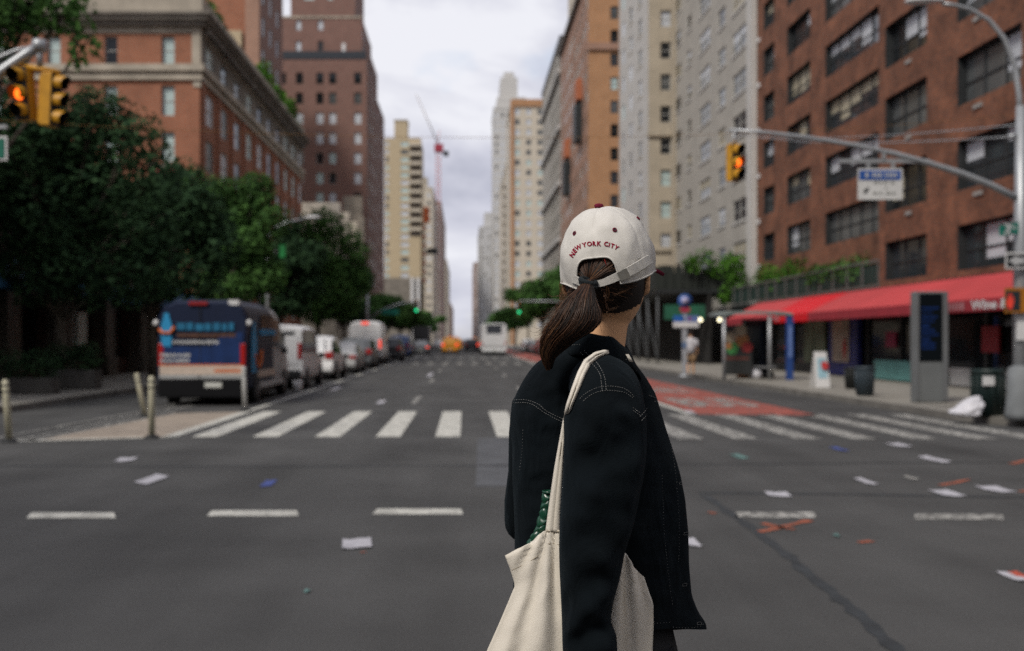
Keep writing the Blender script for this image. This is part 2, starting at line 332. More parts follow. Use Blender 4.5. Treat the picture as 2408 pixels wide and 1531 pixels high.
# ------------------------------------------------------------------ buildings
WM = {}
def win_mesh(w, h, st):
    key = ('f', round(w, 2), round(h, 2), st['id'])
    if key in WM: return WM[key]
    b = MB(); t = st.get('t', 0.06); d = 0.07
    b.box(0, w, 0, d, 0, t); b.box(0, w, 0, d, h - t, h); b.box(0, t, 0, d, t, h - t); b.box(w - t, w, 0, d, t, h - t)
    nx = st.get('nx', 1)
    if callable(nx): nx = nx(w)
    for k in range(1, nx): b.box(w * k / nx - t / 2, w * k / nx + t / 2, 0.005, d - 0.01, t, h - t)
    if st.get('tr'):
        tz = h * st['tr']
        b.box(t, w - t, 0.01, d - 0.015, tz - t / 2.4, tz + t / 2.4)
    if st.get('sill'): b.box(-0.08, w + 0.08, -st['sill'] - 0.03, -0.004, -0.14, -0.004, 1)
    o = b.build('window', [st['fm'], st.get('sm', stone)])
    me = o.data; bpy.data.objects.remove(o); WM[key] = me
    return me
def pane_mesh(w, h, m):
    key = ('p', round(w, 2), round(h, 2), m.name)
    if key in WM: return WM[key]
    b = MB().quad((0.03, 0.045, 0.03), (w - 0.03, 0.045, 0.03), (w - 0.03, 0.045, h - 0.03), (0.03, 0.045, h - 0.03))
    o = b.build('pane', m); me = o.data; bpy.data.objects.remove(o); WM[key] = me
    return me
def simple_win(w, h, m, fm):
    key = ('s', round(w, 2), round(h, 2), m.name, fm.name)
    if key in WM: return WM[key]
    b = MB(); t = 0.07
    b.box(0, w, 0, .06, 0, t, 1); b.box(0, w, 0, .06, h - t, h, 1); b.box(0, t, 0, .06, t, h - t, 1); b.box(w - t, w, 0, .06, t, h - t, 1)
    b.quad((t, .03, t), (w - t, .03, t), (w - t, .03, h - t), (t, .03, h - t), 0)
    o = b.build('window', [m, fm]); me = o.data; bpy.data.objects.remove(o); WM[key] = me
    return me
class Bld:
    def __init__(s, name, label, base, group=None):
        s.root = thing(name, label, 'building', base, group, world=True); s.wall = MB(); s.mats = []; s.wins = []
    def mi(s, m):
        if m not in s.mats: s.mats.append(m)
        return s.mats.index(m)
    def face(s, o, ang, L, z0, z1, wins, m, st=None, depth=0.2, rev=None):
        a = R(ang); dx, dy = math.cos(a), math.sin(a); depth = min(depth, .045) if abs(dx) < .1 and min(o[1], o[1] + dy * L) > 50 else depth; ix, iy = -dy, dx; mi = s.mi(m); ri = s.mi(rev or m)
        wins = [q for q in wins if q[0] > 0.02 and q[1] < L - 0.02 and q[2] > z0 + 0.02 and q[3] < z1 - 0.02]
        us = sorted({0, L, *[round(q[0], 4) for q in wins], *[round(q[1], 4) for q in wins]})
        zs = sorted({z0, z1, *[round(q[2], 4) for q in wins], *[round(q[3], 4) for q in wins]})
        pt = lambda u, z, d=0: (o[0] + dx * u + ix * d, o[1] + dy * u + iy * d, z)
        for i in range(len(zs) - 1):
            zc = (zs[i] + zs[i + 1]) / 2; run = None
            for j in range(len(us)):
                uc = (us[j] + us[j + 1]) / 2 if j < len(us) - 1 else None
                solid = uc is not None and not any(q[0] < uc < q[1] and q[2] < zc < q[3] for q in wins)
                if solid and run is None: run = us[j]
                if not solid and run is not None:
                    s.wall.quad(pt(run, zs[i]), pt(us[j], zs[i]), pt(us[j], zs[i + 1]), pt(run, zs[i + 1]), mi); run = None
        for q in wins:
            u0, u1, v0, v1 = q[:4]
            s.wall.quad(pt(u0, v0), pt(u0, v0, depth + .1), pt(u0, v1, depth + .1), pt(u0, v1), ri); s.wall.quad(pt(u1, v0, depth + .1), pt(u1, v0), pt(u1, v1), pt(u1, v1, depth + .1), ri)
            s.wall.quad(pt(u0, v0), pt(u1, v0), pt(u1, v0, depth + .1), pt(u0, v0, depth + .1), ri); s.wall.quad(pt(u0, v1, depth + .1), pt(u1, v1, depth + .1), pt(u1, v1), pt(u0, v1), ri)
            p = pt(u0, v0, depth)
            Yd = max(p[1], 1); s.wins.append(((u1 - u0) * (v1 - v0) / Yd ** 2 * (abs(dx) + abs(dy) * abs(p[0]) / Yd), p, a, u1 - u0, v1 - v0, q[4] if len(q) > 4 else st))
    def part(s, name, m, boxes, bevel=0.0):
        b = MB()
        for q in boxes: b.box(*q[:6])
        return b.build(name, m, s.root, bevel=bevel)
    def done(s, roof=None):
        if s.wall.v: s.wall.build('wall', s.mats, s.root)
        if roof: s.part('roof', roof[0], roof[1:])
        s.wins.sort(key=lambda q: -q[0])
        rest = MB(); rm = []
        for i, (ar, p, a, w, h, st) in enumerate(s.wins):
            m = rnd.choice(st['pm'])
            if i < 100:
                if st.get('simple'):
                    o = bpy.data.objects.new('window', simple_win(w, h, m, st['fm'])); COL.objects.link(o)
                else:
                    o = bpy.data.objects.new('window', win_mesh(w, h, st)); COL.objects.link(o)
                    c = bpy.data.objects.new('pane', pane_mesh(w, h, m)); COL.objects.link(c); c.parent = o
                    if st.get('blind') and rnd.random() < st['blind'] and m in (glass_dark, glass_mid, glass_sky):
                        nx = st.get('nx', 1); nx = nx(w) if callable(nx) else nx; bb = MB()
                        for k in range(nx):
                            if rnd.random() < 0.65:
                                hh = h * rnd.uniform(0.3, 0.8)
                                bb.quad((w * k / nx + .06, .035, h - hh), (w * (k + 1) / nx - .06, .035, h - hh), (w * (k + 1) / nx - .06, .035, h - .05), (w * k / nx + .06, .035, h - .05))
                        if bb.v: bb.build('blind', rnd.choice([glass_pale, glass_cream, glass_pale]), o)
                o.parent = s.root; o.location = Vector(p) - s.root.location; o.rotation_euler = (0, 0, a)
            else:
                if m not in rm: rm.append(m)
                ca, sa = math.cos(a), math.sin(a)
                rest.quad(*[(p[0] + ca * u, p[1] + sa * u, p[2] + z) for u, z in ((0.04, .04), (w - .04, .04), (w - .04, h - .04), (0.04, h - .04))], rm.index(m))
        if rest.v: tag(rest.build('remaining_windows', rm, s.root), kind='stuff')
        return s.root
def grid(cols, tops, h): return [(a, b, t - h, t) for a, b in cols for t in tops]
D, M_, S_ = glass_dark, glass_mid, glass_sky
st_brick = dict(id='b', fm=frame_dark, nx=lambda w: max(1, round(w / 1.25)), tr=0.45, pm=[D, M_, M_, S_, S_], blind=0.75, t=0.08)  # extra blinds and grey panes stand in for bright reflections
st_red = dict(id='r', fm=frame_light, pm=[glass_green, glass_green, glass_green, D], tr=0.5, sill=0.05)
st_redst = dict(id='rs', fm=frame_light, pm=[glass_green, glass_pale, M_, D], tr=0.5)
st_grey = dict(id='g', fm=frame_light, nx=lambda w: 2 if w > 2 else 1, tr=0.5, pm=[D, D, M_, S_, glass_cream], sill=0.08, sm=brick_white, blind=0.4)
st_tower = dict(id='t', fm=frame_light, tr=0.5, pm=[glass_pale, glass_green, M_, D], sill=0.05)
st_orange = dict(id='o', fm=frame_brown, tr=0.5, pm=[D, D, M_, glass_green], sill=0.05, sm=brick_or)
sim = lambda pm, fm=frame_light: dict(id='s', simple=True, fm=fm, pm=pm)
CORN = 'corner'
def ring_boxes(x0, x1, y0, y1, p, z0, z1): return [(x0 - p, x1 + p, y0 - p, y1 + p, z0, z1)]

# --- red brick block with stone cornices, left
b = Bld('brick_corner_building', 'orange-red brick building with deep stone cornices and pale green window blinds, behind the left trees', (-22, 70, 0))
X0, X1, Y0, Y1 = -36, -14.5, 54.5, 88.8
cols = [(X - X0, X - X0 + 0.72) for X in (-35.3, -32.2, -29.05, -25.95, -22.85, -19.72, -16.6)]
b.face((X0, Y0), 0, X1 - X0, 0.15, 15.8, grid(cols, [15.5, 12.96, 10.4, 7.8], 1.65), brick_red, st_red, 0.16)
b.face((X0, Y0), 0, X1 - X0, 16.6, 18.35, grid(cols, [18.2], 1.52), brick_red, st_red, 0.16)
sc = [(1.3 + 3.45 * k, 2.95 + 3.45 * k) for k in range(10)]
b.face((X1, Y0), 90, Y1 - Y0, 0.15, 15.8, grid(sc, [15.4, 12.8, 10.2, 7.6, 5.0], 1.75), brick_red, st_redst, 0.07)
b.face((X1, Y0), 90, Y1 - Y0, 16.6, 18.35, grid(sc, [18.1], 1.4), stone_dk, st_redst, 0.07)
b.face((X1, Y1), 180, X1 - X0, 0.15, 18.35, [], brick_red)
b.part('belt_course', stone, [(X0 - .1, X1 + .28, Y0 - .28, Y1 + .1, 16.25, 16.62), (X0 - .1, X1 + .1, Y0 - .1, Y1 + .1, 16.02, 16.25), (X0 - .1, X1 + .16, Y0 - .16, Y1 + .1, 15.78, 16.02)])
b.part('cornice', stone_dk, [(X0 - .2, X1 + .35, Y0 - .35, Y1 + .2, 18.7, 18.95), (X0 - .2, X1 + .55, Y0 - .55, Y1 + .2, 18.95, 19.2), (X0 - .2, X1 + .7, Y0 - .7, Y1 + .2, 19.2, 19.36)] +
       [(X1 + .1, X1 + .5, Y0 + .4 + .9 * k, Y0 + .7 + .9 * k, 18.4, 18.7) for k in range(37)])
b.part('frieze', stone, [(X0 - .1, X1 + .08, Y0 - .08, Y1 + .1, 18.35, 18.7)])
b.part('parapet', stone, [(X0, X1 + .2, Y0 - .2, Y1 + .1, 19.36, 20.3)])
b.part('corner_strip', stone, [(X1 - .42, X1 + .05, Y0 - .05, Y0 + .4, 16.63, 18.34)]); b.part('corner_bracket', stone, [(X1 - .35, X1 + .06, Y0 - .06, Y0 + .3, 15.4, 15.77)])
pil = [(X1, X1 + .12, Y0 + .25 + 3.45 * k, Y0 + .75 + 3.45 * k, 0.2, 15.75) for k in range(10)]
b.part('pilaster_row', brick_red, pil)
b.part('window_awning', mat('awning_crimson', (0.25, 0.01, 0.03), 0.8), [(-16.95, -15.55, 53.7, 54.47, 10.6, 10.85)])
b.part('window_ledge', stone_dk, [(-17.1, -15.4, 53.9, 54.47, 10.87, 11.15)])
b.done((stone_dk, (X0, X1, Y0, Y1, 20.0, 20.05)))
def leaf_cloud(mb, blobs, n, size, r_=rnd, m=0, shell=0.55):
    tot = sum(q[3] * q[4] * q[5] for q in blobs) if blobs else 1
    for (cx, cy, cz, rx, ry, rz) in blobs:
        k = max(4, int(n * (rx * ry * rz) / tot))
        for _ in range(k):
            d = Vector((r_.gauss(0, 1), r_.gauss(0, 1), r_.gauss(0, 1))).normalized(); q = shell + (1 - shell) * r_.random() ** 0.6 if r_.random() < .75 else r_.random()
            q *= 1 + 0.12 * r_.gauss(0, 1)
            p = Vector((cx + d.x * rx * q, cy + d.y * ry * q, cz + d.z * rz * q))
            nn = (d + Vector((r_.gauss(0, .6), r_.gauss(0, .6), r_.gauss(0, .6) + .5))).normalized(); t = nn.orthogonal().normalized(); t.rotate(Matrix.Rotation(r_.random() * 6.28, 3, nn)); s_ = nn.cross(t)
            l = size * r_.uniform(.6, 1.3); ww = l * r_.uniform(.4, .7)
            mb.add([p - t * l * .5, p + s_ * ww * .5, p + t * l * .5, p - s_ * ww * .5], [(0, 1, 2, 3)], m)
def bush(name, label, blobs, n, size, lm, cat='bush', group=None):
    mb = MB(); leaf_cloud(mb, blobs, n, size)
    c = blobs[0]; return tag(mb.build(name, lm, origin=(c[0], c[1], c[2] - c[5])), label, cat, group)
bush('roof_hedge', 'bright green hedge along the roof edge of the red brick building', [(-14.9, 72 + 1.7 * k, 20.5 + .5 * math.sin(k * 2.1), .8, 1.1, 1.0 + .3 * math.sin(k * 1.3)) for k in range(9)], 2600, .35, leaf_lt)
bush('roof_shrub', 'dark green shrub on the roof corner of the red brick building', [(-14.9, 55.5 + 1.3 * k, 20.3, .7, .9, .9) for k in range(4)], 900, .3, leaf_md)

# --- tall red building and cream building behind it
b = Bld('tall_brick_building', 'tall orange brick building with a cream stripe rising behind the stone cornices', (-26, 96, 0))
b.face((-36, 92), 0, 17, 0.15, 52, grid([(1.5, 2.9), (5.0, 6.4), (8.8, 10.2)], [50 - 3 * k for k in range(16)], 1.9), brick_red, sim([glass_green, D, glass_pale]))
b.face((-19, 92), 90, 12, 0.15, 52, grid([(1.5, 2.7), (5, 6.2), (8.5, 9.7)], [50 - 3 * k for k in range(16)], 1.8), brick_brown, sim([D, M_]))
b.part('cream_pier', brick_yel, [(-21.9, -20.5, 91.4, 91.99, 12, 30)]); b.part('corner_pier', brick_pink, [(-20.2, -18.9, 91.6, 91.99, 10, 52)]); b.part('bay_window', glass_green, [(-23.9, -22.6, 91.5, 91.98, 26.5, 30.5)])
b.done((stone_dk, (-36, -19, 92, 104, 51.9, 52.0)))
b = Bld('cream_apartment_building', 'small cream apartment building with dark windows left of the brown brick tower', (-30, 130, 0))
b.face((-44, 126), 0, 18, 0.15, 40, grid([(1 + 2.2 * k, 2.0 + 2.2 * k) for k in range(8)], [38.5 - 3.1 * k for k in range(12)], 1.6), brick_yel, sim([D, D, M_], frame_dark))
b.face((-26, 126), 90, 14, 0.15, 40, [], brick_yel)
b.part('mansard_roof', brick_brown, [(-44, -26, 126, 140, 40, 44)]); b.done()
bush('roof_planting', 'dark rooftop greenery on top of the cream apartment building', [(-33 + 1.6 * k, 127, 44.6, 1.0, .8, .8) for k in range(5)], 900, .5, leaf_md)

# --- brown brick tower
b = Bld('brown_brick_tower', 'tall brown brick apartment tower with stepped setback roof on the left of the avenue', (-22, 160, 0))
def Xb(x, Y): return (x - CX) * Y / F
colsb = [(Xb(x, 147.5) + 30 - .55, Xb(x, 147.5) + 30 + .55) for x in (664, 704, 752, 782, 841)]
rows = [43.6 - 2.4 - 2.96 * k for k in range(14)]
stb = [sim([D, D, M_], frame_brown), sim([glass_pale], frame_light), sim([glass_green, glass_pale, D], frame_light)]
wl = []
for k, t in enumerate(rows):
    for c in colsb: wl.append((c[0], c[1], t - 1.7, t, stb[0] if k < 2 else (stb[1] if k < 4 else stb[2])))
b.face((-30, 147.5), 0, 15.5, 0.15, 43.6, wl, brick_brown, stb[0], .15)
b.face((-14.5, 147.5), 90, 18, 0.15, 45.5, grid([(1.2 + 2.8 * k, 2.4 + 2.8 * k) for k in range(6)], [44 - 2.96 * k for k in range(14)], 1.6), brick_brown, sim([glass_pale, glass_green, M_]))
b.face((-14.5, 165.5), 90, 14, 0.15, 41.5, grid([(1.2 + 2.8 * k, 2.4 + 2.8 * k) for k in range(4)], [40 - 2.96 * k for k in range(13)], 1.6), brick_brown, sim([glass_pale, M_, D]))
pw = grid([(2.3, 3.15), (5.6, 6.45)], [52.5, 49.5, 46.4], 1.5)
b.face((-27.6, 149.2), 0, 12.2, 43.6, 50, [q for q in pw if q[3] < 50], brick_brown, sim([D, glass_pale, M_], frame_brown), .15)
b.face((-15.4, 149.2), 90, 15, 43.6, 50, grid([(1.5, 2.6), (5, 6.1), (8.5, 9.6)], [48.6, 46], 1.5), brick_brown, sim([glass_pale, D]))
b.face((-26.2, 150), 0, 9.7, 50, 60, grid([(1.9, 3.6), (5.5, 6.4)], [54.6, 58], 1.8), brick_brown, sim([glass_green, D]), .15)
b.face((-16.5, 150), 90, 13, 50, 60, [], brick_brown)
b.part('roof', stone_dk, [(-30, -14.5, 147.6, 165.5, 43.3, 43.55), (-30, -14.5, 165.5, 179.5, 41.2, 41.45), (-27.5, -15.5, 149.3, 164, 49.8, 49.95), (-26, -16.6, 150.1, 163, 59.8, 59.95)])
b.part('terrace_railing', mat('railing_blue_black', (0.02, 0.026, 0.035), 0.6), [(-29.9, -14.6, 147.42, 147.49, 43.2, 44.35)])
b.part('coping', stone, [(-27.7, -15.3, 149.1, 149.19, 49.8, 50.1), (-15.38, -15.1, 149.2, 164, 43.7, 44.4)]); b.part('chimney', white_pl, [(-18.2, -17.7, 147.7, 148.1, 43.6, 45.6)])
b.part('parapet_railing', dk_metal, [(-15.38, -15.3, 149.2, 164, 44.45, 45.6), (-16.48, -16.4, 150, 163, 50.1, 50.9)])
b.done()
# --- stone row building between them
b = Bld('stone_gabled_building', 'old beige stone building with pointed gable below the brown brick tower', (-20, 118, 0))
b.face((-34, 112), 0, 19.5, 0.15, 12.9, grid([(13.5, 14.5), (16.5, 17.5)], [11.5, 8], 2), stone, sim([D, M_], frame_dark))
b.face((-14.5, 112), 90, 30, 0.15, 13, grid([(2 + 3.6 * k, 3.2 + 3.6 * k) for k in range(8)], [11.5, 8, 4.6], 2), stone, sim([D, M_], frame_dark))
g = MB()
for y in (112.0, 121, 130.5): g.add([(-14.45, y, 13), (-14.45, y + 8, 13), (-14.45, y + 4, 17.6), (-19, y, 13), (-19, y + 8, 13), (-19, y + 4, 17.6)], [(0, 1, 2), (3, 5, 4), (0, 2, 5, 3), (1, 4, 5, 2)])
g.build('gable', stone, b.root); b.part('turret', stone, [(-17.5, -14.3, 141, 143.2, .15, 19), (-17.2, -14.6, 141.2, 143, 19, 22)]); b.part('roof_slab', stone_dk, [(-34, -14.6, 112.1, 141, 12.8, 12.95)]); b.done()
# --- near-left low shop building with blue awnings
b = Bld('awning_shop_building', 'dark low shop building with stone piers and blue awnings behind the left trees', (-20, 36, 0))
st_shop = dict(id='shop', fm=frame_dark, nx=2, pm=[D, M_], t=0.08)
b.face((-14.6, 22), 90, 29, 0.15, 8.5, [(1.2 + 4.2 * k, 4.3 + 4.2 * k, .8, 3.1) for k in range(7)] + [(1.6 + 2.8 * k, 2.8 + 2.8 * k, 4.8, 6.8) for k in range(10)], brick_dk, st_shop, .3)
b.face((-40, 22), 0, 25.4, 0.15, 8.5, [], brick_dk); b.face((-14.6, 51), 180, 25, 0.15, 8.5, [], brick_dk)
for k in range(7):
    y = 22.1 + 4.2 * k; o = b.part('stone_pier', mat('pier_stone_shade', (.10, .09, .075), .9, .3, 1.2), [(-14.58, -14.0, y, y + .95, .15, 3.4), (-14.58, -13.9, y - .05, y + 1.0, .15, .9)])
blue_aw = mat('awning_blue', (0.03, 0.10, 0.19), 0.75, 0.2, 1.0)
for k in range(7):
    y = 23.2 + 4.2 * k; a = MB()
    a.add([(-14.57, y, 4.15), (-14.57, y + 3.1, 4.15), (-12.9, y + 3.1, 3.25), (-12.9, y, 3.25), (-12.9, y + 3.1, 3.0), (-12.9, y, 3.0), (-14.57, y, 3.1), (-14.57, y + 3.1, 3.1)], [(0, 3, 2, 1), (3, 5, 4, 2), (0, 6, 5, 3), (1, 2, 4, 7)])
    a.build('awning', blue_aw, b.root)
for k, (y0, y1) in enumerate(((35.3, 36.5), (36.8, 37.7), (39.4, 40.5))): b.part('notice_panel', glass_green, [(-14.35, -14.3, y0, y1, 1.35, 2.6)])
b.done((stone_dk, (-40, -14.6, 22.1, 50.9, 8.3, 8.45)))
# --- yellow balcony tower
b = Bld('yellow_balcony_tower', 'tall yellow-beige tower with stacked dark balconies on the right and a roof block on top', (-20, 335, 0))
Yt = 329; zt = lambda y: EYE + (HY - y) * Yt / F
rows = [zt(334) - 2.55 * k for k in range(25)]
b.face((-26.4, Yt), 0, 11.9, .15, zt(325), grid([(.3, 1.4)], rows, 1.5) + grid([(5.3, 8.0)], rows, 1.5), brick_yel, sim([glass_green, glass_pale, glass_green, M_]), .15)
b.face((-14.5, Yt), 90, 22, .15, zt(325), grid([(2 + 3 * k, 4 + 3 * k) for k in range(6)], rows, 1.5), brick_yel, sim([M_, glass_pale]))
b.part('roof_block', brick_yel, [(-23.3, -19, 330, 338, zt(325), zt(283))]); b.part('roof_cap', stone, [(-23.5, -18.8, 329.8, 338.2, zt(283), zt(280))])
for k in range(10):
    z = zt(338) - 3.1 * k; b.part('balcony', brick_cream, [(-18.2, -14.2, 327.6, 328.98, z - .9, z)]); b.part('balcony_recess', frame_brown, [(-18.1, -14.4, 328.9, 328.99, z - 2.8, z - .92)])
b.part('podium', stone_dk, [(-27, -13.9, 326, 328, .15, zt(655))]); b.part('porch_column', white_pl, [(-17.5, -16.6, 324, 325.5, .15, zt(655)), (-15.6, -14.7, 324, 325.5, .15, zt(655))]); b.done((stone, (-26.4, -14.5, 329, 351, zt(326), zt(325.5))))
# --- far left row
def far(name, label, x0, x1, y0, y1, h, m, pm, nx, ny, extra=None, face_x=None):  # pale wall colours of the far blocks stand in for haze
    b = Bld(name, label, ((x0 + x1) / 2, y0, 0)); L = x1 - x0
    rows = [h - 2 - (h - 6) * k / ny for k in range(ny)]; wc = L / nx
    b.face((x0, y0), 0, L, .15, h, grid([(wc * (k + .28), wc * (k + .72)) for k in range(nx)], rows, (h - 6) / ny * .55), m, sim(pm), .15)
    d = y1 - y0; n2 = max(2, int(d / 6)); w2 = d / n2
    g2 = grid([(w2 * (k + .25), w2 * (k + .75)) for k in range(n2)], rows, (h - 6) / ny * .55)
    if x1 < 0: b.face((x1, y0), 90, d, .15, h, g2, m, sim(pm))
    else: b.face((x0, y1), 270, d, .15, h, g2, m, sim(pm))
    b.part('roof_parapet', m, [(x0 - .2, x1 + .2, y0 - .2, y1 + .2, h, h + .8)])
    if extra:
        for nm, mm, bx in extra: b.part(nm, mm, bx)
    return b.done()
far('far_cream_building', 'far cream building just right of the yellow balcony tower, beside the crane mast', -34, -14.5, 450, 590, 70, brick_cream, [glass_pale, M_], 6, 18, [('water_tank', stone, [(-22, -17, 455, 462, 70.8, 76)])])
far('far_pink_building', 'far pinkish tower behind the red crane mast', -36, -14.5, 610, 760, 86, brick_far, [glass_pale, M_], 5, 20)
far('farthest_tan_building', 'farthest low tan building at the left edge of the sky gap', -40, -14.5, 800, 980, 66, brick_cream, [M_, glass_pale], 6, 14)
far('distant_brown_building', 'tiny brown building at the end of the avenue on the left', -45, -14.5, 1050, 1300, 40, brick_far, [M_], 6, 9)
# --- right side far row
far('cream_stone_tower', 'tall cream tower with an orange brick edge right of the sky gap', 14, 24, 295, 330, 72, brick_cream, [glass_green, glass_pale, M_], 3, 22,
    [('brick_edge', brick_or, [(13.6, 14.6, 294.6, 294.99, .15, 72)]), ('brick_crown', brick_or, [(13.7, 24.2, 294.5, 294.98, 70.8, 72.9)])])
far('cream_low_wing', 'cream lower block with small balconies left of the orange brick edge', 14, 26, 331, 400, 60, brick_cream, [glass_pale, D], 4, 18, [('balcony_stack', stone_dk, [(13.2, 13.98, 340, 343, 12 + 3.2 * k, 13 + 3.2 * k) for k in range(14)])])
far('white_setback_tower', 'tallest pale tower with stepped crown at the right of the sky gap', 14, 30, 475, 510, 112, brick_white, [glass_pale, M_, glass_pale], 6, 30,
    [('setback', brick_white, [(15.5, 29.5, 477, 505, 112.8, 118)]), ('crown', brick_white, [(17.3, 25.5, 479, 500, 118, 128), (19, 24, 481, 498, 128, 131)])])
far('grey_white_building', 'grey-white block with flat roof on the right of the sky gap', 10.5, 24, 700, 800, 81, pale_far, [M_, glass_pale], 5, 20, [('roof_cabin', pale_far, [(14, 22, 705, 730, 81.8, 92)])])
far('far_rose_building', 'rose brick building low at the right edge of the sky gap', 9, 22, 1000, 1150, 79, brick_far, [M_, glass_pale], 5, 18)
# --- grey strip-window building
b = Bld('strip_window_building', 'grey building with dark vertical window strips and pale ledges, next to the cap', (20, 165, 0))
b.face((14.4, 184), 270, 34.9, .15, 46.5, [(1 + 2.4 * k, 2.2 + 2.4 * k, z, z + 2.2) for k in range(14) for z in [4 + 3.0 * j for j in range(14)]], brick_grey, sim([D, D, M_], frame_dark))
for k in range(5): b.part('ledge', pale_far, [(13.9, 14.38, 149.1, 184, 8 + 8.4 * k, 8.7 + 8.4 * k)])
b.face((14.4, 149.1), 0, 20, .15, 46.5, [], brick_grey); b.part('roof_parapet', dk_metal, [(14.2, 34, 149, 184.2, 46.5, 47.2)]); b.done()
# --- orange brick building
b = Bld('orange_brick_building', 'warm orange brick tower with one column of dark windows, behind the cap', (20, 130, 0))
zt = lambda y, Y: EYE + (HY - y) * Y / F
b.face((14.4, 115.8), 0, 9, .15, 44, grid([(2.57, 3.5), (6.2, 7.1)], [zt(15 + 55.4 * k, 115.8) for k in range(13)], 1.5), brick_or, st_orange, .15)
b.face((14.4, 149), 270, 33.2, .15, 44, grid([(1.1 + 3.0 * k, 2.5 + 3.0 * k) for k in range(11)], [42 - 2.74 * k for k in range(14)], 1.5), brick_pink, sim([glass_pale, glass_green, M_, D], frame_brown))
b.part('belt_course', brick_pink, [(14.2, 23.4, 115.5, 115.79, zt(118, 115.8), zt(102, 115.8))]); b.part('cornice', frame_brown, [(13.9, 23.5, 115.6, 149.3, 44, 44.6)])
b.part('fire_balcony', dk_metal, [(13.5, 14.38, 121.5 + 14 * k, 124.5 + 14 * k, 26 - 4.5 * k, 30.5 - 4.5 * k) for k in range(2)])
b.part('orange_banner', mat('banner_orange', (0.40, 0.13, 0.06), 0.8), [(13.7, 14.38, 121.5 + 14 * k, 124.0 + 14 * k, 31 - 4.5 * k, 33.5 - 4.5 * k) for k in range(2)])
b.part('roof_tower', brick_cream, [(15.5, 30, 126, 149, 44.6, 66)]); b.done()
# --- grey-white apartment building with projecting tower
b = Bld('grey_brick_apartments', 'grey-white apartment building with a projecting beige bay behind the right traffic light', (20, 70, 0))
colsg = [(.6, 2.4, 1.0), (4.4, 5.8, 1.0), (8.3, 11.3, 1.25), (13.4, 15.2, 1.15), (16.9, 19.9, 1.3)]
wl = []
for k in range(-2, 11):
    t = EYE + 16.4 * (.513 + .155 * k)
    for a_, c_, h_ in colsg: wl.append((a_, c_, t - h_, t))
b.face((16.4, 77.8), 270, 22, .15, 36, wl, brick_grey, st_grey, .22)
b.face((14.4, 78), 0, 2.0, .15, 48, grid([(.95, 1.78)], [zt(24 + 75 * k, 78) for k in range(-6, 10)], 1.3), brick_beige, st_tower, .15)
b.face((14.4, 92.6), 270, 14.6, .15, 48, grid([(1.5, 3.2), (5.4, 7.1), (10.0, 11.7)], [zt(24 + 75 * k, 78) + .4 for k in range(-6, 10)], 1.3), brick_white, st_tower, .15)
b.part('corner_pilaster', brick_white, [(16.1, 16.39, 55.9, 56.9, .15, 36)]); b.part('bay_return', brick_beige, [(16.2, 16.38, 77.0, 77.75, .15, 36)])
for z in (8.5, 17.5): b.part('band_course', brick_beige, [(14.3, 16.45, 77.8, 77.99, z, z + .35)])
b.done((stone_dk, (14.5, 30, 78.1, 92.5, 47.8, 47.9), (16.5, 30, 56, 78, 35.8, 35.9)))
# --- rust brick building with awning, right
b = Bld('rust_brick_building', 'large rust-red brick apartment building with dark windows above a red shop awning on the right', (20, 38, 0))
wl = [(u0, u1, 1.55 + 15 * (.2315 + .1705 * k) - (1.37 if k == 0 else 1.5), 1.55 + 15 * (.2315 + .1705 * k)) for u0, u1 in ((.5, 3.7), (5.7, 9.2), (11.2, 14.4), (15.6, 17.4)) for k in range(12)]
b.face((15, 36), 270, 18, 3.45, 36, wl, brick_rt, st_brick, .22, rev=frame_dark)
wl = [(u0, u1, 1.55 + 16.4 * (.351 + .1537 * k) - 1.45, 1.55 + 16.4 * (.351 + .1537 * k)) for u0, u1 in ((1.2, 3.1), (5.2, 8.6), (10.55, 16.4)) for k in range(-1, 11)]
b.face((16.4, 55.8), 270, 19.8, 3.4, 36, wl, brick_rt, st_brick, .22, rev=frame_dark)
b.face((15, 36), 180 + 180, 0.01, 3.45, 36, [], brick_rt); b.wall.quad((15, 36, 3.45), (15, 36, 36), (16.4, 36, 36), (16.4, 36, 3.45), 0)
b.face((15, 18), 0, 14, .15, 36, [], brick_rt)
b.part('roof_slab', stone_dk, [(15.1, 30, 18.1, 55.7, 35.7, 35.9)]); b.part('terrace_podium', stone_dk, [(15.0, 16.38, 36.01, 56.5, 3.2, 3.45)])
rl_m = mat('railing_grey', (.115, .115, .108), .6); rl = [(15.05, 15.1, 36.2 + 1.5 * k, 36.28 + 1.5 * k, 3.46, 4.5) for k in range(14)] + [(15.04, 15.11, 36.1, 56.4, 4.42, 4.5), (15.04, 15.11, 36.1, 56.4, 3.5, 3.58)]
b.part('terrace_railing', rl_m, rl); b.part('railing_glass', mat('railing_green_glass', (0.018, 0.036, 0.030), 0.5), [(15.12, 15.14, 36.2, 56.3, 3.62, 4.38)])
vent_m = mat('vent_grey', (.30, .29, .27), .7)
for k in range(4):
    for y0, y1 in ((28.8, 29.3), (33.4, 33.8)): zv = 1.55 + 15 * (.2315 + .1705 * k) - 1.80; b.part('air_vent', vent_m, [(14.95, 14.99, y0, y1, zv, zv + .11)])
for k in range(7): b.part('wall_lamp', white_pl, [(16.28, 16.38, 55.2, 55.45, 5.5 + 2.52 * k, 5.75 + 2.52 * k)])
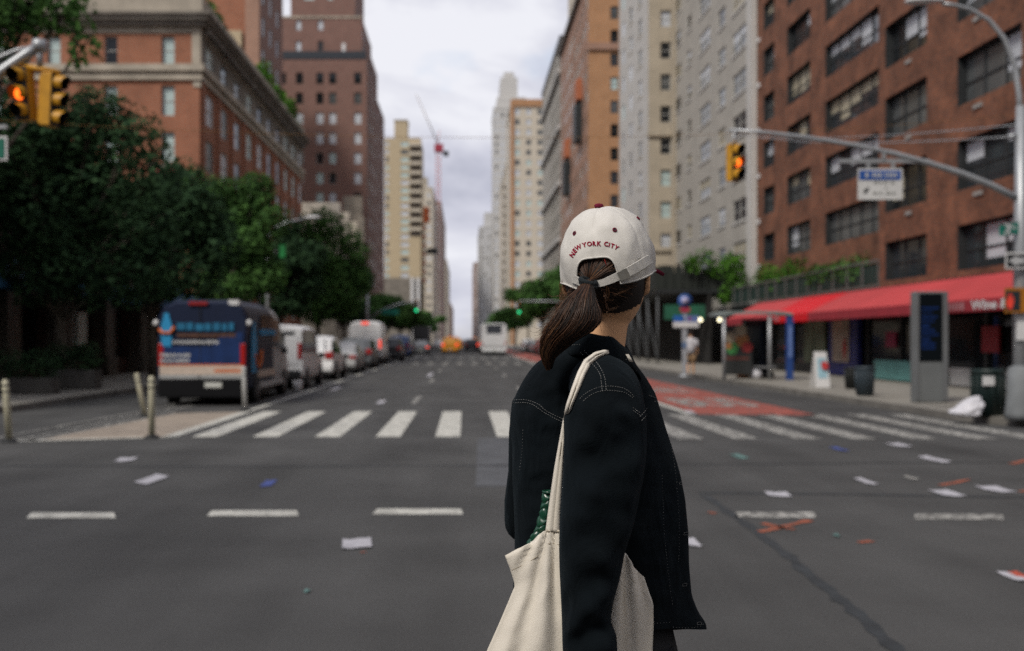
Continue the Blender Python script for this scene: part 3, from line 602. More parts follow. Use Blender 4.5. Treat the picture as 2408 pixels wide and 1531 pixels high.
# shopfront
sf = MB()
for k in range(13): y = 20.0 + 2.8 * k; sf.box(14.9, 15.05, y, y + .14, .15, 3.3)
sf.box(14.88, 15.08, 18, 56, .15, .55); sf.box(14.88, 15.08, 18, 56, 2.75, 2.9); sf.box(14.88, 15.1, 18, 56, 3.3, 3.44)
sf.build('shopfront_frame', frame_dark, b.root)
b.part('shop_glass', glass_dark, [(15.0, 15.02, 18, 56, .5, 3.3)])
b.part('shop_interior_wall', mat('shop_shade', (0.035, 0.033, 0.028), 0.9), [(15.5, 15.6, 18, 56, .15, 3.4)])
b.part('lit_shop_window', mat('shop_green_window', (0.13, 0.16, 0.10), 0.5, 0.5, 1.2), [(14.9, 14.98, 41.2, 43.7, .6, 2.7)])
pb = mat('poster_frame_blue', (0.02, 0.025, 0.14), 0.5); b.part('poster_frame', pb, [(14.7, 14.88, 37.3, 40.2, .2, 2.8)])
po = b.part('poster', mat('poster_cream', (0.36, 0.28, 0.22), 0.7, 0.25, 2.0), [(14.66, 14.69, 38.0, 39.7, .7, 2.5)])
pf = MB()
for k in range(14): a_ = k / 13; pf.box(14.63, 14.65, 38.35 - .14 * math.sin(a_ * 3.1), 38.35 + .14 * math.sin(a_ * 3.1) + .04, .8 + .062 * k, .86 + .062 * k)
pf.build('poster_figure', mat('poster_red', (0.38, 0.02, 0.02), 0.6), po, origin=b.root.location)
b.part('red_shop_sign', mat('sign_red', (0.22, 0.012, 0.02), 0.6), [(14.8, 14.86, 27.6, 28.5, 1.2, 1.95)]); b.part('window_sticker', mat('sticker_crimson', (0.25, 0.02, 0.06), 0.6), [(14.8, 14.86, 34.2, 35.0, 1.3, 1.85)])
b.part('white_base_panel', mat('panel_white', (0.5, 0.49, 0.47), 0.7), [(14.72, 14.87, 24.5, 30.2, .2, .72)]); b.part('teal_base_panel', mat('panel_teal', (0.14, 0.33, 0.31), 0.7, 0.2), [(14.6, 14.86, 31.8, 35.5, .2, .85)])
aw_d = mat('awning_red', (0.47, 0.05, 0.052), 0.7, 0.12, 0.5); aw_b = mat('awning_bright_red', (0.62, 0.005, 0.012), 0.6, 0.08, 0.5); aw_v = mat('valance_red', (0.28, 0.022, 0.032), 0.75, 0.1)
def awn(y0, y1, m, mv, x0=14.98):
    a = MB(); z1, z0, zv, xe = 3.46, 2.62, 2.30, 13.3
    a.add([(x0, y0, z1), (x0, y1, z1), (xe, y1, z0), (xe, y0, z0)], [(0, 3, 2, 1)], 0)
    a.add([(xe, y0, z0), (xe, y1, z0), (xe, y1, zv), (xe, y0, zv), (xe + .02, y0, zv), (xe + .02, y1, zv)], [(0, 3, 2, 1)], 1)
    for y in (y0, y1): a.add([(x0, y, z1), (xe, y, z0), (xe, y, zv), (x0, y, zv)], [(0, 1, 2, 3)], 0)
    return a.build('awning', [m, mv], b.root)
awn(43.4, 50.5, aw_d, aw_v); tag(awn(38.6, 43.38, aw_b, aw_b), 'bright red awning section'); A1 = awn(18.5, 38.58, aw_d, aw_v)
def xtext(s, y, z, size, m, parent, x=13.28, name='lettering', wid=None):
    v, f = text_mesh(s, size, 0.03); k = 1.0
    if wid: k = wid / (max(q[0] for q in v) - min(q[0] for q in v))
    return MB().add([(x, y - q[0] * k, z + q[1]) for q in v], f).build(name, m, parent, origin=b.root.location)
let_w = mat('lettering_white', (0.62, 0.6, 0.6), 0.6, .05); let_p = mat('lettering_faded', (0.36, 0.16, 0.17), 0.7, .3)
xtext('Wine & Spirits', 24.45, 2.455, .32, let_w, A1, wid=3.3)
fb = MB(); yy = 27.9
for k in range(7): q = rnd.uniform(.12, .2); fb.quad((13.28, yy, 2.36), (13.28, yy - q, 2.36), (13.28, yy - q, 2.56), (13.28, yy, 2.56)); yy -= q + .06
fb.build('faded_lettering', let_p, A1, origin=b.root.location)
fb = MB(); yy = 43.2
for k in range(5): fb.quad((13.28, yy, 2.38), (13.28, yy - .16, 2.38), (13.28, yy - .16, 2.56), (13.28, yy, 2.56)); yy -= .24
fb.build('faded_lettering', let_p, A1, origin=b.root.location)
b.done()
bush('terrace_shrub', 'olive green shrubs behind the terrace railing, left clump on the brick building', [(15.6, 52.5 - 1.1 * k, 4.5 + .35 * math.sin(k * 1.7), .55, .8, .8) for k in range(6)], 1500, .22, leaf_lt, group='terrace plants above the red awning')
bush('terrace_shrub', 'darker terrace bushes nearer the corner, above the red awning', [(15.4, 43.5 - 1.2 * k, 4.3, .5, .8, .6) for k in range(5)], 1300, .22, leaf_md, group='terrace plants above the red awning')
bush('terrace_shrub', 'bright green upright shrub at the end of the terrace railing beside the grey building', [(15.4, 56.5, 5.0, .7, .8, 1.0), (15.3, 58.5, 4.3, .7, 1.0, .7), (15.2, 56.8, 6.0, .4, .5, .8)], 1100, .24, leaf_lt, group='terrace plants above the red awning')
# --- sidewalk shed and green shop front under the grey building
t = thing('sidewalk_shed', 'dark timber and steel sidewalk shed in front of the grey brick apartments', 'scaffold', (12.8, 66, .15), world=True)
mb = MB(); mb.box(11.2, 15.8, 58, 88, 4.3, 4.5); mb.build('deck', dk_metal, t)
mb = MB(); [mb.box(11.1, 11.22, 58 + .62 * k, 58.56 + .62 * k, 4.51, 5.9 + rnd.uniform(-.12, .08)) for k in range(48)]; [mb.box(11.23 + .51 * k, 11.69 + .51 * k, 58, 58.1, 4.51, 5.9 + rnd.uniform(-.15, .1)) for k in range(9)]; mb.box(11.23, 15.8, 58.12, 58.2, 4.51, 5.5); mb.build('parapet', mat('shed_parapet_green_black', (0.018, 0.022, 0.018), 0.8), t)
for k in range(10):
    mb = MB()
    for x in (11.35, 15.3): mb.tube([(x, 58.5 + 3.2 * k, .15), (x, 58.5 + 3.2 * k, 4.29)], .06, 6)
    mb.build('post_pair', mat('shed_steel', (.10, .105, .11), .6), t)
mb = MB()
for k in range(9): mb.tube([(11.35, 58.5 + 3.2 * k, .3), (11.35, 61.7 + 3.2 * k, 3.5)], .03, 5)
mb.build('brace', mat('shed_steel'), t)
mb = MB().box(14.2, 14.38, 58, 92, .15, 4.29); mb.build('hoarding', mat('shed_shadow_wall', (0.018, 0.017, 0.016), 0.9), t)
mb = MB().box(11.6, 13.9, 57.6, 57.85, 2.75, 3.6); tag(mb.build('green_banner', mat('banner_dark_green', (0.015, 0.10, 0.055), 0.7), t), 'dark green fascia banner')
for k, x in enumerate((13.55, 14.65)):
    l = thing('globe_lamp', ['round lit globe lamp below the green banner, nearer the bus stop pole', 'round lit globe lamp beside the bus shelter roof'][k], 'lamp', (x, 57.2, 2.75), 'lit globe lamps under the shed', world=True)
    MB().lathe([(0.001, -.11), (.07, -.09), (.11, 0), (.07, .09), (.001, .11)], (x, 57.2, 2.72), 10).build('globe', mat('lamp_globe_lit', (.9, .85, .6), .3, emit=2.2, ecol=(1, .9, .6)), l)
    MB().tube([(x, 57.2, 2.83), (x, 57.2, 3.5)], .02, 5).build('stem', dk_metal, l)

# --- unseen blocks added behind the camera to shade the crossing and show in windows
for nm, lb, x0, x1, y0, y1, h, m in (('unseen_brown_block', 'unseen brown brick block added behind the viewpoint on the left side of the avenue', -42, -15, -75, -4, 19, brick_brown), ('unseen_beige_block', 'unseen beige brick block added behind the viewpoint on the right side of the avenue', 15.5, 42, -75, -4, 32, brick_beige)):
    b = Bld(nm, lb, ((x0 + x1) / 2, y1, 0))
    b.face((x1, y1), 180, x1 - x0, .15, h, grid([(1.5 + 4 * k, 3.2 + 4 * k) for k in range(6)], [h - 2 - 3 * k for k in range(int(h / 3) - 1)], 1.6), m, sim([D, M_, glass_pale]))
    if x1 < 0: b.face((x1, y0), 90, y1 - y0, .15, h, grid([(1.5 + 5.5 * k, 3.4 + 5.5 * k) for k in range(12)], [h - 2 - 3 * k for k in range(int(h / 3) - 1)], 1.6), m, sim([D, M_, glass_pale]))
    else: b.face((x0, y1), 270, y1 - y0, .15, h, grid([(1.5 + 5.5 * k, 3.4 + 5.5 * k) for k in range(12)], [h - 2 - 3 * k for k in range(int(h / 3) - 1)], 1.6), m, sim([D, M_, glass_pale]))
    b.part('roof', stone_dk, [(x0, x1, y0, y1, h - .2, h)]); b.part('back_wall', m, [(x0, x1, y0 - .3, y0, .15, h)]); b.done()

bush('shed_roof_shrub', 'bright green bushes growing over the sidewalk shed roof', [(13.2 + .7 * k, 57.6 + .2 * k, 6.0 + .35 * math.sin(k * 2.2), .7, .6, .55 + .15 * math.sin(k)) for k in range(5)], 900, .24, leaf_lt)
# ------------------------------------------------------------------ trees
def tree(name, label, x, y, blobs, n, size, lm, trunk_h, tr=0.16, group=None, seed=1):
    r_ = random.Random(seed); t = thing(name, label, 'tree', (x, y, .15 if abs(x) > 9 else 0), group)
    mb = MB(); pts = [(0, 0, -.1), (.05, .02, trunk_h * .4), (-.03, .05, trunk_h), (.1, 0, trunk_h * 1.5)]
    mb.tube(pts, [tr * 1.25, tr, tr * .85, tr * .4], 8)
    for bl in blobs:
        a = Vector((0, 0, trunk_h * r_.uniform(.75, 1.1))); c = Vector((bl[0], bl[1], bl[2])); mid = a.lerp(c, .5) + Vector((r_.uniform(-.3, .3), r_.uniform(-.3, .3), .15))
        mb.tube([a, mid, c], [tr * .5, tr * .3, tr * .08], 6)
        for _ in range(3):
            e_ = c + Vector((r_.uniform(-1, 1) * bl[3], r_.uniform(-1, 1) * bl[4], r_.uniform(-.6, 1) * bl[5])) * .8
            mb.tube([mid.lerp(c, r_.random()), c.lerp(e_, .5) + Vector((0, 0, .1)), e_], [tr * .22, tr * .14, tr * .03], 5)
    mb.build('trunk', bark, t)
    cb = MB(); leaf_cloud(cb, blobs, n, size, r_); cb.build('crown', lm, t)
    return t
def blobs(spec, seed, k, cx, cy, cz, rx, ry, rz):
    r_ = random.Random(seed); out = []
    for _ in range(k):
        d = Vector((r_.gauss(0, 1), r_.gauss(0, 1), r_.gauss(0, .9))).normalized() * r_.uniform(.35, .85); s_ = r_.uniform(.3, .52)
        out.append((cx + d.x * rx, cy + d.y * ry, cz + d.z * rz, rx * s_, ry * s_, rz * s_ * .85))
    return out
GT = 'leafy street trees along the left kerb'
tree('street_tree', 'unseen tree added at the left corner to shade the sidewalk', -15.6, 21.2, blobs(0, 31, 16, 0, 0, 6.0, 3.2, 3.2, 3.2), 9000, .3, leaf_dk, 2.8, .16, GT, 31)  # out-of-view tree, added for the shade it casts on the sidewalk
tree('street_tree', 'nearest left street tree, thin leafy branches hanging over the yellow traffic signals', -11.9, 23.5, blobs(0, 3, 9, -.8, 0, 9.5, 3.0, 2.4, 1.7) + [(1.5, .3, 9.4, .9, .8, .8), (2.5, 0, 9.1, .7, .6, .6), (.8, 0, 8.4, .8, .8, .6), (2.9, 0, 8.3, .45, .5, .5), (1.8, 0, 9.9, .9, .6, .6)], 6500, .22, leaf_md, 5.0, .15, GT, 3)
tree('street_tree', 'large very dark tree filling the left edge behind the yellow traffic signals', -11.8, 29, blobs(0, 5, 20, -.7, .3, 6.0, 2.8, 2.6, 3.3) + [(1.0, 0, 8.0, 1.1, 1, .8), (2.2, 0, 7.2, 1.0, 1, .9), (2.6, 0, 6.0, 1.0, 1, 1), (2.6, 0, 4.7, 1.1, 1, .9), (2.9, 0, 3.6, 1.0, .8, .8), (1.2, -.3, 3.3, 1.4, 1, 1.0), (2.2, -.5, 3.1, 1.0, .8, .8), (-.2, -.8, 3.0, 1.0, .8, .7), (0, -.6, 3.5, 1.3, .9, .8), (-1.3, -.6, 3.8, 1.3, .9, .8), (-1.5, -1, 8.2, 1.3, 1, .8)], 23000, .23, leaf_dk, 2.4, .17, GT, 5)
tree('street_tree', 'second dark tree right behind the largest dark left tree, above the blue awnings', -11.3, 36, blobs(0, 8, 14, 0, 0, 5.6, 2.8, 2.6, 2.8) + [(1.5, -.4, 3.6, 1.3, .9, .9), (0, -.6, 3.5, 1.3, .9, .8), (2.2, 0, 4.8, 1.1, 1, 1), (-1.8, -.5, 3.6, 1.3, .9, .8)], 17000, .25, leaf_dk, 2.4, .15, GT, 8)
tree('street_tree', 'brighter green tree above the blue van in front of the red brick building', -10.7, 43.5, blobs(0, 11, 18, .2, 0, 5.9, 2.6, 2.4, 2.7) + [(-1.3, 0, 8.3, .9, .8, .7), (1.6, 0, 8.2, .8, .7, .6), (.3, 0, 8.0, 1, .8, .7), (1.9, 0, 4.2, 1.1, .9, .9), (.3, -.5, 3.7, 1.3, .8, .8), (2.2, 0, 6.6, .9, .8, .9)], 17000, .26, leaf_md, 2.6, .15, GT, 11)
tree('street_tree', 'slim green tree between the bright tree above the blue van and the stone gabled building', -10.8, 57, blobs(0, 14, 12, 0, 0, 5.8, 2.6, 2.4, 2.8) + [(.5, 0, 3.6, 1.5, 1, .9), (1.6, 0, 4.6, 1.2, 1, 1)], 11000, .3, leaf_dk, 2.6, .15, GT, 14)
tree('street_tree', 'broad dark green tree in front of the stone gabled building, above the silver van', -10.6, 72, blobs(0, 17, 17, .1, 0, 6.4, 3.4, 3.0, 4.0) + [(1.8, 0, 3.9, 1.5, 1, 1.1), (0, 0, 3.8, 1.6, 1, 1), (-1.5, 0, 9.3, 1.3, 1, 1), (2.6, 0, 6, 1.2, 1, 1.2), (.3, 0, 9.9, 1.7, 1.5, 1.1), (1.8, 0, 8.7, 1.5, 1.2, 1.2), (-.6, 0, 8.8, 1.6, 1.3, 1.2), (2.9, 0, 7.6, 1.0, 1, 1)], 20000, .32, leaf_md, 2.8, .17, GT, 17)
tree('street_tree', 'darker tree just beyond the broad tree, behind the white delivery van', -10.7, 88, blobs(0, 19, 13, 0, 0, 6.0, 3.4, 3.0, 3.4) + [(1, 0, 3.6, 1.8, 1, 1)], 10000, .36, leaf_dk, 2.8, .16, GT, 19)
tf = tree('street_tree', 'first far left tree beyond the white delivery van, under the yellow tower', -10.5, 112, blobs(0, 23, 12, .4, 0, 5.4, 3.6, 3.4, 2.5), 6000, .42, leaf_md, 2.6, .16, GT, 23)
GF = 'far street trees merging along the avenue'
for i, (x, y, s_, lb) in enumerate([(-10.2, 130, 1.0, 'second far left tree, behind the distant green traffic light'), (-9.8, 152, 1.05, 'third far left tree, right of the distant green traffic light'),
        (-9.6, 178, 1.1, 'fourth far left tree, above the black box truck'), (-9.4, 215, 1.15, 'fifth far left tree, left of the yellow taxis'), (-9.2, 270, 1.2, 'farthest left tree at the edge of the sky gap'),
        (11.4, 122, 1.25, 'nearest far right tree, beside the cap under the strip-window building'), (10.9, 140, 1.15, 'second far right tree, above the dark parked cars'), (10.6, 165, 1.15, 'third far right tree, behind the right green traffic light'),
        (10.3, 200, 1.2, 'fourth far right tree, just above the white bus'), (10.0, 245, 1.25, 'fifth far right tree, left above the white bus'), (9.8, 310, 1.3, 'farthest right tree at the edge of the sky gap')]):
    c = dup(tf); c.location = (x, y, .15); c.rotation_euler = (0, 0, 1.1 * i + .6); c.scale = (s_, s_, s_ * (1.3 if x > 0 and y < 170 else 1.0)); tag(c, lb, 'tree', GF)

# ------------------------------------------------------------------ vehicles (local: rear at y = 0, front at y = L)
paint = lambda n, c, r=.35: mat(n, c, r, .06, 1.0, spec=.6)
GL = mat('car_glass', (0.012, 0.014, 0.016), 0.05, 0.2, 1.0, spec=.6)
SHAPES = {
 'sedan': [(0, .36, .74, .84, .93, .80), (.025, .24, .86, .97, 1, .84), (.15, .22, .92, 1.03, 1, .80), (.30, .22, .93, 1.41, 1, .70), (.42, .22, .93, 1.45, 1, .71), (.54, .22, .92, 1.42, 1, .70), (.71, .22, .92, 1.0, 1, .80), (.94, .24, .78, .84, .97, .82), (1, .34, .60, .68, .88, .78)],
 'suv': [(0, .42, .95, 1.08, .95, .86), (.02, .30, 1.0, 1.16, 1, .84), (.11, .28, 1.05, 1.70, 1, .76), (.25, .28, 1.05, 1.78, 1, .76), (.5, .28, 1.03, 1.76, 1, .75), (.58, .28, 1.02, 1.70, 1, .75), (.74, .28, 1.0, 1.12, 1, .82), (.95, .30, .88, .96, .97, .84), (1, .40, .70, .80, .90, .80)],
 'van': [(0, .42, 1.45, 2.48, .97, .86), (.012, .36, 1.45, 2.55, 1, .88), (.05, .34, 1.45, 2.60, 1, .88), (.55, .34, 1.40, 2.60, 1, .88), (.68, .34, 1.36, 2.55, 1, .86), (.84, .34, 1.32, 1.50, .99, .84), (.97, .36, 1.0, 1.1, .95, .84), (1, .42, .8, .9, .90, .80)],
 'minivan': [(0, .40, 1.1, 1.90, .96, .84), (.015, .32, 1.12, 1.96, 1, .84), (.1, .30, 1.12, 2.0, 1, .84), (.5, .30, 1.10, 2.0, 1, .83), (.62, .30, 1.08, 1.92, 1, .82), (.80, .30, 1.06, 1.2, 1, .84), (.96, .32, .86, .94, .96, .84), (1, .4, .7, .8, .9, .8)],
 'bus': [(0, .45, 1.6, 3.1, .98, .9), (.006, .38, 1.6, 3.2, 1, .93), (.5, .38, 1.6, 3.2, 1, .93), (.985, .38, 1.6, 3.2, 1, .93), (1, .42, 1.6, 3.05, .98, .9)],
 'truck': [(0, .95, 1.6, 3.6, 1, 1), (.001, .9, 1.6, 3.62, 1, .99), (.68, .9, 1.6, 3.62, 1, .99), (.681, .5, 1.4, 2.5, .95, .85), (.88, .5, 1.4, 2.45, .95, .84), (.95, .5, 1.3, 1.5, .94, .8), (1, .5, 1.1, 1.2, .9, .78)]}
GLZ = {'sedan': (1, 6), 'suv': (1, 6), 'van': (3, 5), 'minivan': (0, 5), 'bus': (1, 3), 'truck': (3, 5)}
def wheel(t, x, y, r, wd=.22):
    s_ = 1 if x > 0 else -1
    w_ = MB().lathe([(r * .6, -wd / 2), (r * .93, -wd / 2), (r, -wd * .3), (r, wd * .3), (r * .93, wd / 2), (r * .6, wd / 2)], (x, y, r), 20, axis='x').build('wheel', rubber, t)
    MB().lathe([(.02, s_ * wd * .5), (r * .16, s_ * wd * .54), (r * .5, s_ * wd * .44), (r * .62, s_ * wd * .515), (r * .62, s_ * wd * .2)], (x, y, r), 14, axis='x').build('rim', rimm, w_)
    return w_
def vehicle(name, label, cat, kind, pm, L, W, H, x, y, group=None, rot=0, lit=(0, 0), glass=True, pm2=None, split=.6, rear_glass=True, detail=True):
    t = thing(name, label, cat, (0, 0, 0), group); st = SHAPES[kind]; hw = W / 2; hs = H / max(q[3] for q in st); rings = []
    for (fy, zb, zs, zr, wb, wr) in st:
        zb, zs, zr = zb * max(.75, hs), zs * hs, zr * hs; wb *= hw; wr *= hw; yy = fy * L; up = max(zr - .11, zs + .3 * (zr - zs)); wm = wb * .985 + (wr - wb * .985) * .55 if kind in ('sedan', 'suv') else wb * .96 + .02 * wr
        half = [(wb * .9, zb), (wb, zb + .14), (wb * 1.0, (zb + zs) / 2), (wb * .985, zs), (wm if zr - zs > .25 else wr * 1.05, up), (wr * .93, zr - .02), (wr * .55, zr + .015)]
        if kind == 'van': half[4:] = [(wm, max(zr - .32, zs + .3 * (zr - zs))), (wr * .97, zr - .10), (wr * .66, zr + .01)]
        rings.append([(a, yy, z) for a, z in half] + [(-a, yy, z) for a, z in reversed(half)])
    body = MB(); n = 14
    mats = [pm] + ([pm2] if pm2 else [])
    for i in range(len(rings) - 1):
        mi = 1 if pm2 and (st[i][0] + st[i + 1][0]) / 2 >= split else 0
        body.loft([rings[i], rings[i + 1]], mi, caps=False)
    body.add(rings[0], [tuple(range(n))], 0); body.add(rings[-1], [tuple(range(n - 1, -1, -1))], len(mats) - 1)
    bo = body.build('body', mats, t)
    wl = bo.modifiers.new('weld', 'WELD'); wl.merge_threshold = .0005
    bv = bo.modifiers.new('bevel', 'BEVEL'); bv.width = .09 if kind == 'van' else .035; bv.segments = 3; bv.limit_method = 'ANGLE'; bv.angle_limit = R(38)
    def pane(f, i, ins=.88, nm='side_window'):
        v = [Vector(p) for p in f]; c = sum(v, Vector()) / 4; nn = (v[1] - v[0]).cross(v[3] - v[0]).normalized()
        if nn.dot(c - Vector((0, L / 2, H * .4))) < 0: nn = -nn
        MB().quad(*[c + (p - c) * ins + nn * .012 for p in v]).build(nm, GL, t)
    if glass:
        g0, g1 = GLZ[kind]
        for i in range(g0, g1):
            for (a_, b_) in ((3, 4), (9, 10)):
                if st[i][3] - st[i][2] > .25 or st[i + 1][3] - st[i + 1][2] > .25: pane([rings[i][a_], rings[i + 1][a_], rings[i + 1][b_], rings[i][b_]], i)
        ws = {'sedan': (5, 6), 'suv': (5, 6), 'van': (4, 5), 'minivan': (4, 5), 'truck': (4, 5)}.get(kind)
        if ws: pane([rings[ws[0]][5], rings[ws[1]][5], rings[ws[1]][8], rings[ws[0]][8]], 0, .9, 'windscreen')
        rg = {'sedan': (2, 3), 'suv': (1, 2)}.get(kind)
        if rg and rear_glass: pane([rings[rg[0]][5], rings[rg[1]][5], rings[rg[1]][8], rings[rg[0]][8]], 0, .86, 'rear_window')
        if kind in ('minivan', 'bus') and rear_glass:
            z0, z1 = H * .58, H * (.90 if kind == 'minivan' else .93); q = hw * (.74 if kind == 'minivan' else .62)
            MB().box(-q, q, -.015, .02, z0 if kind == 'minivan' else H * .68, z1).build('rear_window', GL, t)
    # bumper, lamps, plate, wheels
    zb = .30 if kind != 'truck' else .7; bh = .26
    MB().box(-hw * .95, hw * .95, -.09, .12, zb + .05, zb + .05 + bh).build('bumper', blk if kind in ('van', 'minivan', 'truck') else pm, t, bevel=.04)
    lz = {'sedan': .78, 'suv': 1.0, 'van': 1.25, 'minivan': 1.2, 'bus': 1.2, 'truck': .75}[kind] * hs; lh = {'van': .55, 'minivan': .5, 'suv': .28, 'bus': .35}.get(kind, .16); lw = .13 if kind in ('van', 'minivan', 'bus') else .3
    for j, s_ in enumerate((-1, 1)):
        MB().box(s_ * hw * .97 - (lw if s_ > 0 else 0), s_ * hw * .97 + (lw if s_ < 0 else 0), -.03, .10, lz - lh / 2, lz + lh / 2).build('tail_light', tail_lit if lit[j] else tail_red, t, bevel=.02)
    MB().box(-.16, .16, -.115, -.092, zb + .13, zb + .26).build('number_plate', plate_m, t)
    wr_ = {'sedan': .32, 'suv': .36, 'van': .35, 'minivan': .33, 'bus': .48, 'truck': .45}[kind]
    for yy in (L * .19 if kind != 'bus' else L * .26, L * .81):
        for s_ in (-1, 1):
            MB().lathe([(wr_ * 1.16, -.005), (wr_ * 1.16, .005), (.01, .0055)], (s_ * (hw + .001), yy, wr_), 20, axis='x').build('wheel_arch', blk, t)
            wheel(t, s_ * (hw - .085), yy, wr_)
    if kind != 'bus':
        for s_ in (-1, 1): MB().box(s_ * (hw + .03) - (0 if s_ > 0 else .17), s_ * (hw + .03) + (.17 if s_ > 0 else 0), L * .7, L * .7 + .1, H * .47, H * .47 + .18).build('wing_mirror', blk, t, bevel=.03)
    MB().box(-hw * .88, hw * .88, .3, L - .3, .16, .4).build('underbody', blk, t)
    t.location = (x, y, 0); t.rotation_euler = (0, 0, rot)
    return t
p_navy = mat('paint_navy', (0.005, 0.011, 0.034), .5, .1, spec=.3); p_white = paint('paint_white', (.80, .795, .78)); p_silver = paint('paint_silver', (.42, .42, .41), .4); p_black = paint('paint_black', (.012, .012, .013)); p_grey = paint('paint_grey', (.10, .105, .11))
p_yel = paint('paint_taxi_yellow', (.62, .27, .02)); p_blue = paint('paint_blue', (.03, .07, .20)); p_dred = paint('paint_dark_red', (.12, .012, .015))
# the blue work van
V1 = vehicle('work_van', 'dark blue work van with light blue bottle graphics and an orange rear stripe', 'van', 'van', p_navy, 6.0, 2.12, 2.5, -6.2, 23.5, pm2=p_silver, split=.52)
cy_ = mat('graphic_cyan', (.02, .24, .46), .5, .1); or_ = mat('graphic_orange', (.55, .12, .02), .5, .1); cr_ = mat('graphic_cream', (.52, .42, .34), .5, .12, 6); gw_ = mat('graphic_white', (.42, .42, .42), .5, .1); dkor = mat('graphic_brown_orange', (.10, .045, .025), .5, .2); bl2 = mat('graphic_mid_blue', (.007, .026, .10), .5, .3, 3, spec=.3)
def rear(name, m, bx):
    b_ = MB()
    for q in bx: b_.box(q[0], q[1], -.024, -.006, q[2], q[3])
    return b_.build(name, m, V1)
rear('blue_flash', bl2, [(-.98, .98, .99, 1.40)]); s2 = MB().add([(-.1, -.026, 1.02), (.98, -.026, 1.02), (.98, -.026, 1.75), (.45, -.026, 1.65)], [(0, 1, 2, 3)]).build('blue_swoosh', bl2, V1)
b_ = MB(); b_.box(-.99, .96, -.03, -.008, .74, .95)
b_.build('cream_stripe', cr_, V1); b_ = MB(); b_.box(-.99, .96, -.033, -.008, .952, .985); b_.box(.30, .93, -.034, -.031, .80, .86); b_.build('orange_stripe', or_, V1)
b_ = MB(); b_.box(-.98, -.05, -.10, -.02, .645, .735); b_.box(-.02, .96, -.10, -.02, .645, .735); b_.build('rear_step', mat('step_grey', (.34, .34, .33), .6), V1)
MB().box(-1.0, 1.0, -.125, -.02, .20, .64).build('lower_bumper', mat('bumper_black', (.006, .006, .007), .8, spec=.15), V1, bevel=.03); MB().box(-.045, -.03, -.03, -.005, .98, 2.36).build('door_seam', blk, V1); MB().box(.10, .50, -.14, -.126, .44, .56).build('number_plate', plate_m, V1)
def bottle(x, z, s_, m):
    pr = [(.12, -.46), (.13, -.2), (.13, .06), (.11, .16), (.075, .24), (.06, .36), (.0, .38)]
    return [(x + a * s_, z + h * s_) for a, h in pr] + [(x - a * s_, z + h * s_) for a, h in reversed(pr[:-1])]
pts = bottle(-.83, 1.84, .95, 0); MB().add([(q[0] * 1, -.03, q[1]) for q in pts], [tuple(range(len(pts)))]).build('bottle_graphic', cy_, V1)
b_ = MB(); b_.tube([(-1.0, -.035, 1.82), (-.92, -.04, 1.72), (-.74, -.04, 1.72), (-.64, -.035, 1.86)], .04, 6); b_.build('orange_swirl', or_, V1)
def strokes(x0, x1, z0, z1, gap=.03, wd=.07):
    out = []; xx = x0
    while xx < x1 - .03:
        q = rnd.uniform(wd * .7, wd * 1.4); out.append((xx, min(xx + q, x1), z0 + rnd.uniform(0, .15) * (z1 - z0), z1 - rnd.uniform(0, .15) * (z1 - z0))); xx += q + gap * rnd.uniform(.5, 1.2)
    return out
def rear2(name, m, bx, y=-.034):
    b_ = MB()
    for q in bx: b_.box(q[0], q[1], y, -.007, q[2], q[3])
    return b_.build(name, m, V1)
rear2('lettering', mat('graphic_cyan_dim', (.012, .13, .24), .5, .2), strokes(-.58, .76, 1.76, 1.97, .05, .14)); rear2('underline', dkor, strokes(-.58, .80, 1.62, 1.71, .02, .2)); rear2('lettering', gw_, strokes(-.68, .40, 1.46, 1.55)); rear2('lettering', gw_, strokes(-.97, -.25, 1.15, 1.24) + strokes(-.97, -.27, 1.02, 1.11))
MB().box(-.30, .14, -.06, .06, 2.38, 2.46).build('brake_light', mat('brake_lamp_dull', (.25, .02, .02), .3), V1); MB().box(.62, .86, .02, .3, 2.38, 2.50).build('painted_roof_highlight', white_pl, V1)  # white box on the roof imitates a highlight
for s_ in (-1, 1): MB().lathe([(.001, -.03), (.06, -.02), (.075, 0), (.06, .02), (.001, .03)], (s_ * 1.10, .05, 1.96), 10, axis='y').build('marker_lamp', white_pl, V1)
pts = bottle(0, 1.45, 1.5, 0); MB().add([(1.078, q[0] * 1.6 + .75, q[1]) for q in pts], [tuple(range(len(pts)))]).build('bottle_graphic', cy_, V1)
b_ = MB()
for q in strokes(1.5, 3.5, 1.45, 1.62, .05, .2): b_.box(1.062, 1.078, q[0], q[1], q[2] + .22, q[3] + .22)
b_.build('side_lettering', cy_, V1); b_ = MB(); b_.box(1.062, 1.08, 1.3, 3.5, .62, .80); b_.build('side_stripe', cr_, V1)
b_ = MB(); b_.tube([(1.085, .85, 1.2), (1.085, 1.0, .95), (1.085, 1.3, .88), (1.085, 1.55, 1.05), (1.085, 1.6, 1.3)], .04, 6); b_.build('orange_swirl', or_, V1)
MB().box(1.055, 1.07, 1.6, 3.3, 1.7, 2.2).build('side_window', GL, V1); MB().box(.98, 1.09, 1.4, 4.6, .36, .50).build('side_step', p_silver, V1)
GK = 'vehicles parked along the left kerb'
tag(V1, group=GK)
v = vehicle('minivan', 'silver-grey van parked directly ahead of the blue van', 'van', 'minivan', p_white, 4.8, 1.9, 2.02, -5.98, 30.9, GK, rear_glass=True)
MB().box(.40, .80, -.02, .03, .8, 1.7).build('rear_panel', p_white, v)
v = vehicle('parked_car', 'white hatchback with a dark red tail light, between the silver van and the silver sedan', 'car', 'suv', p_white, 4.4, 1.85, 1.72, -5.95, 38.2, GK)
vehicle('parked_car', 'pale silver sedan in front of the white delivery van', 'car', 'sedan', p_silver, 4.6, 1.82, 1.45, -5.85, 45.5, GK)
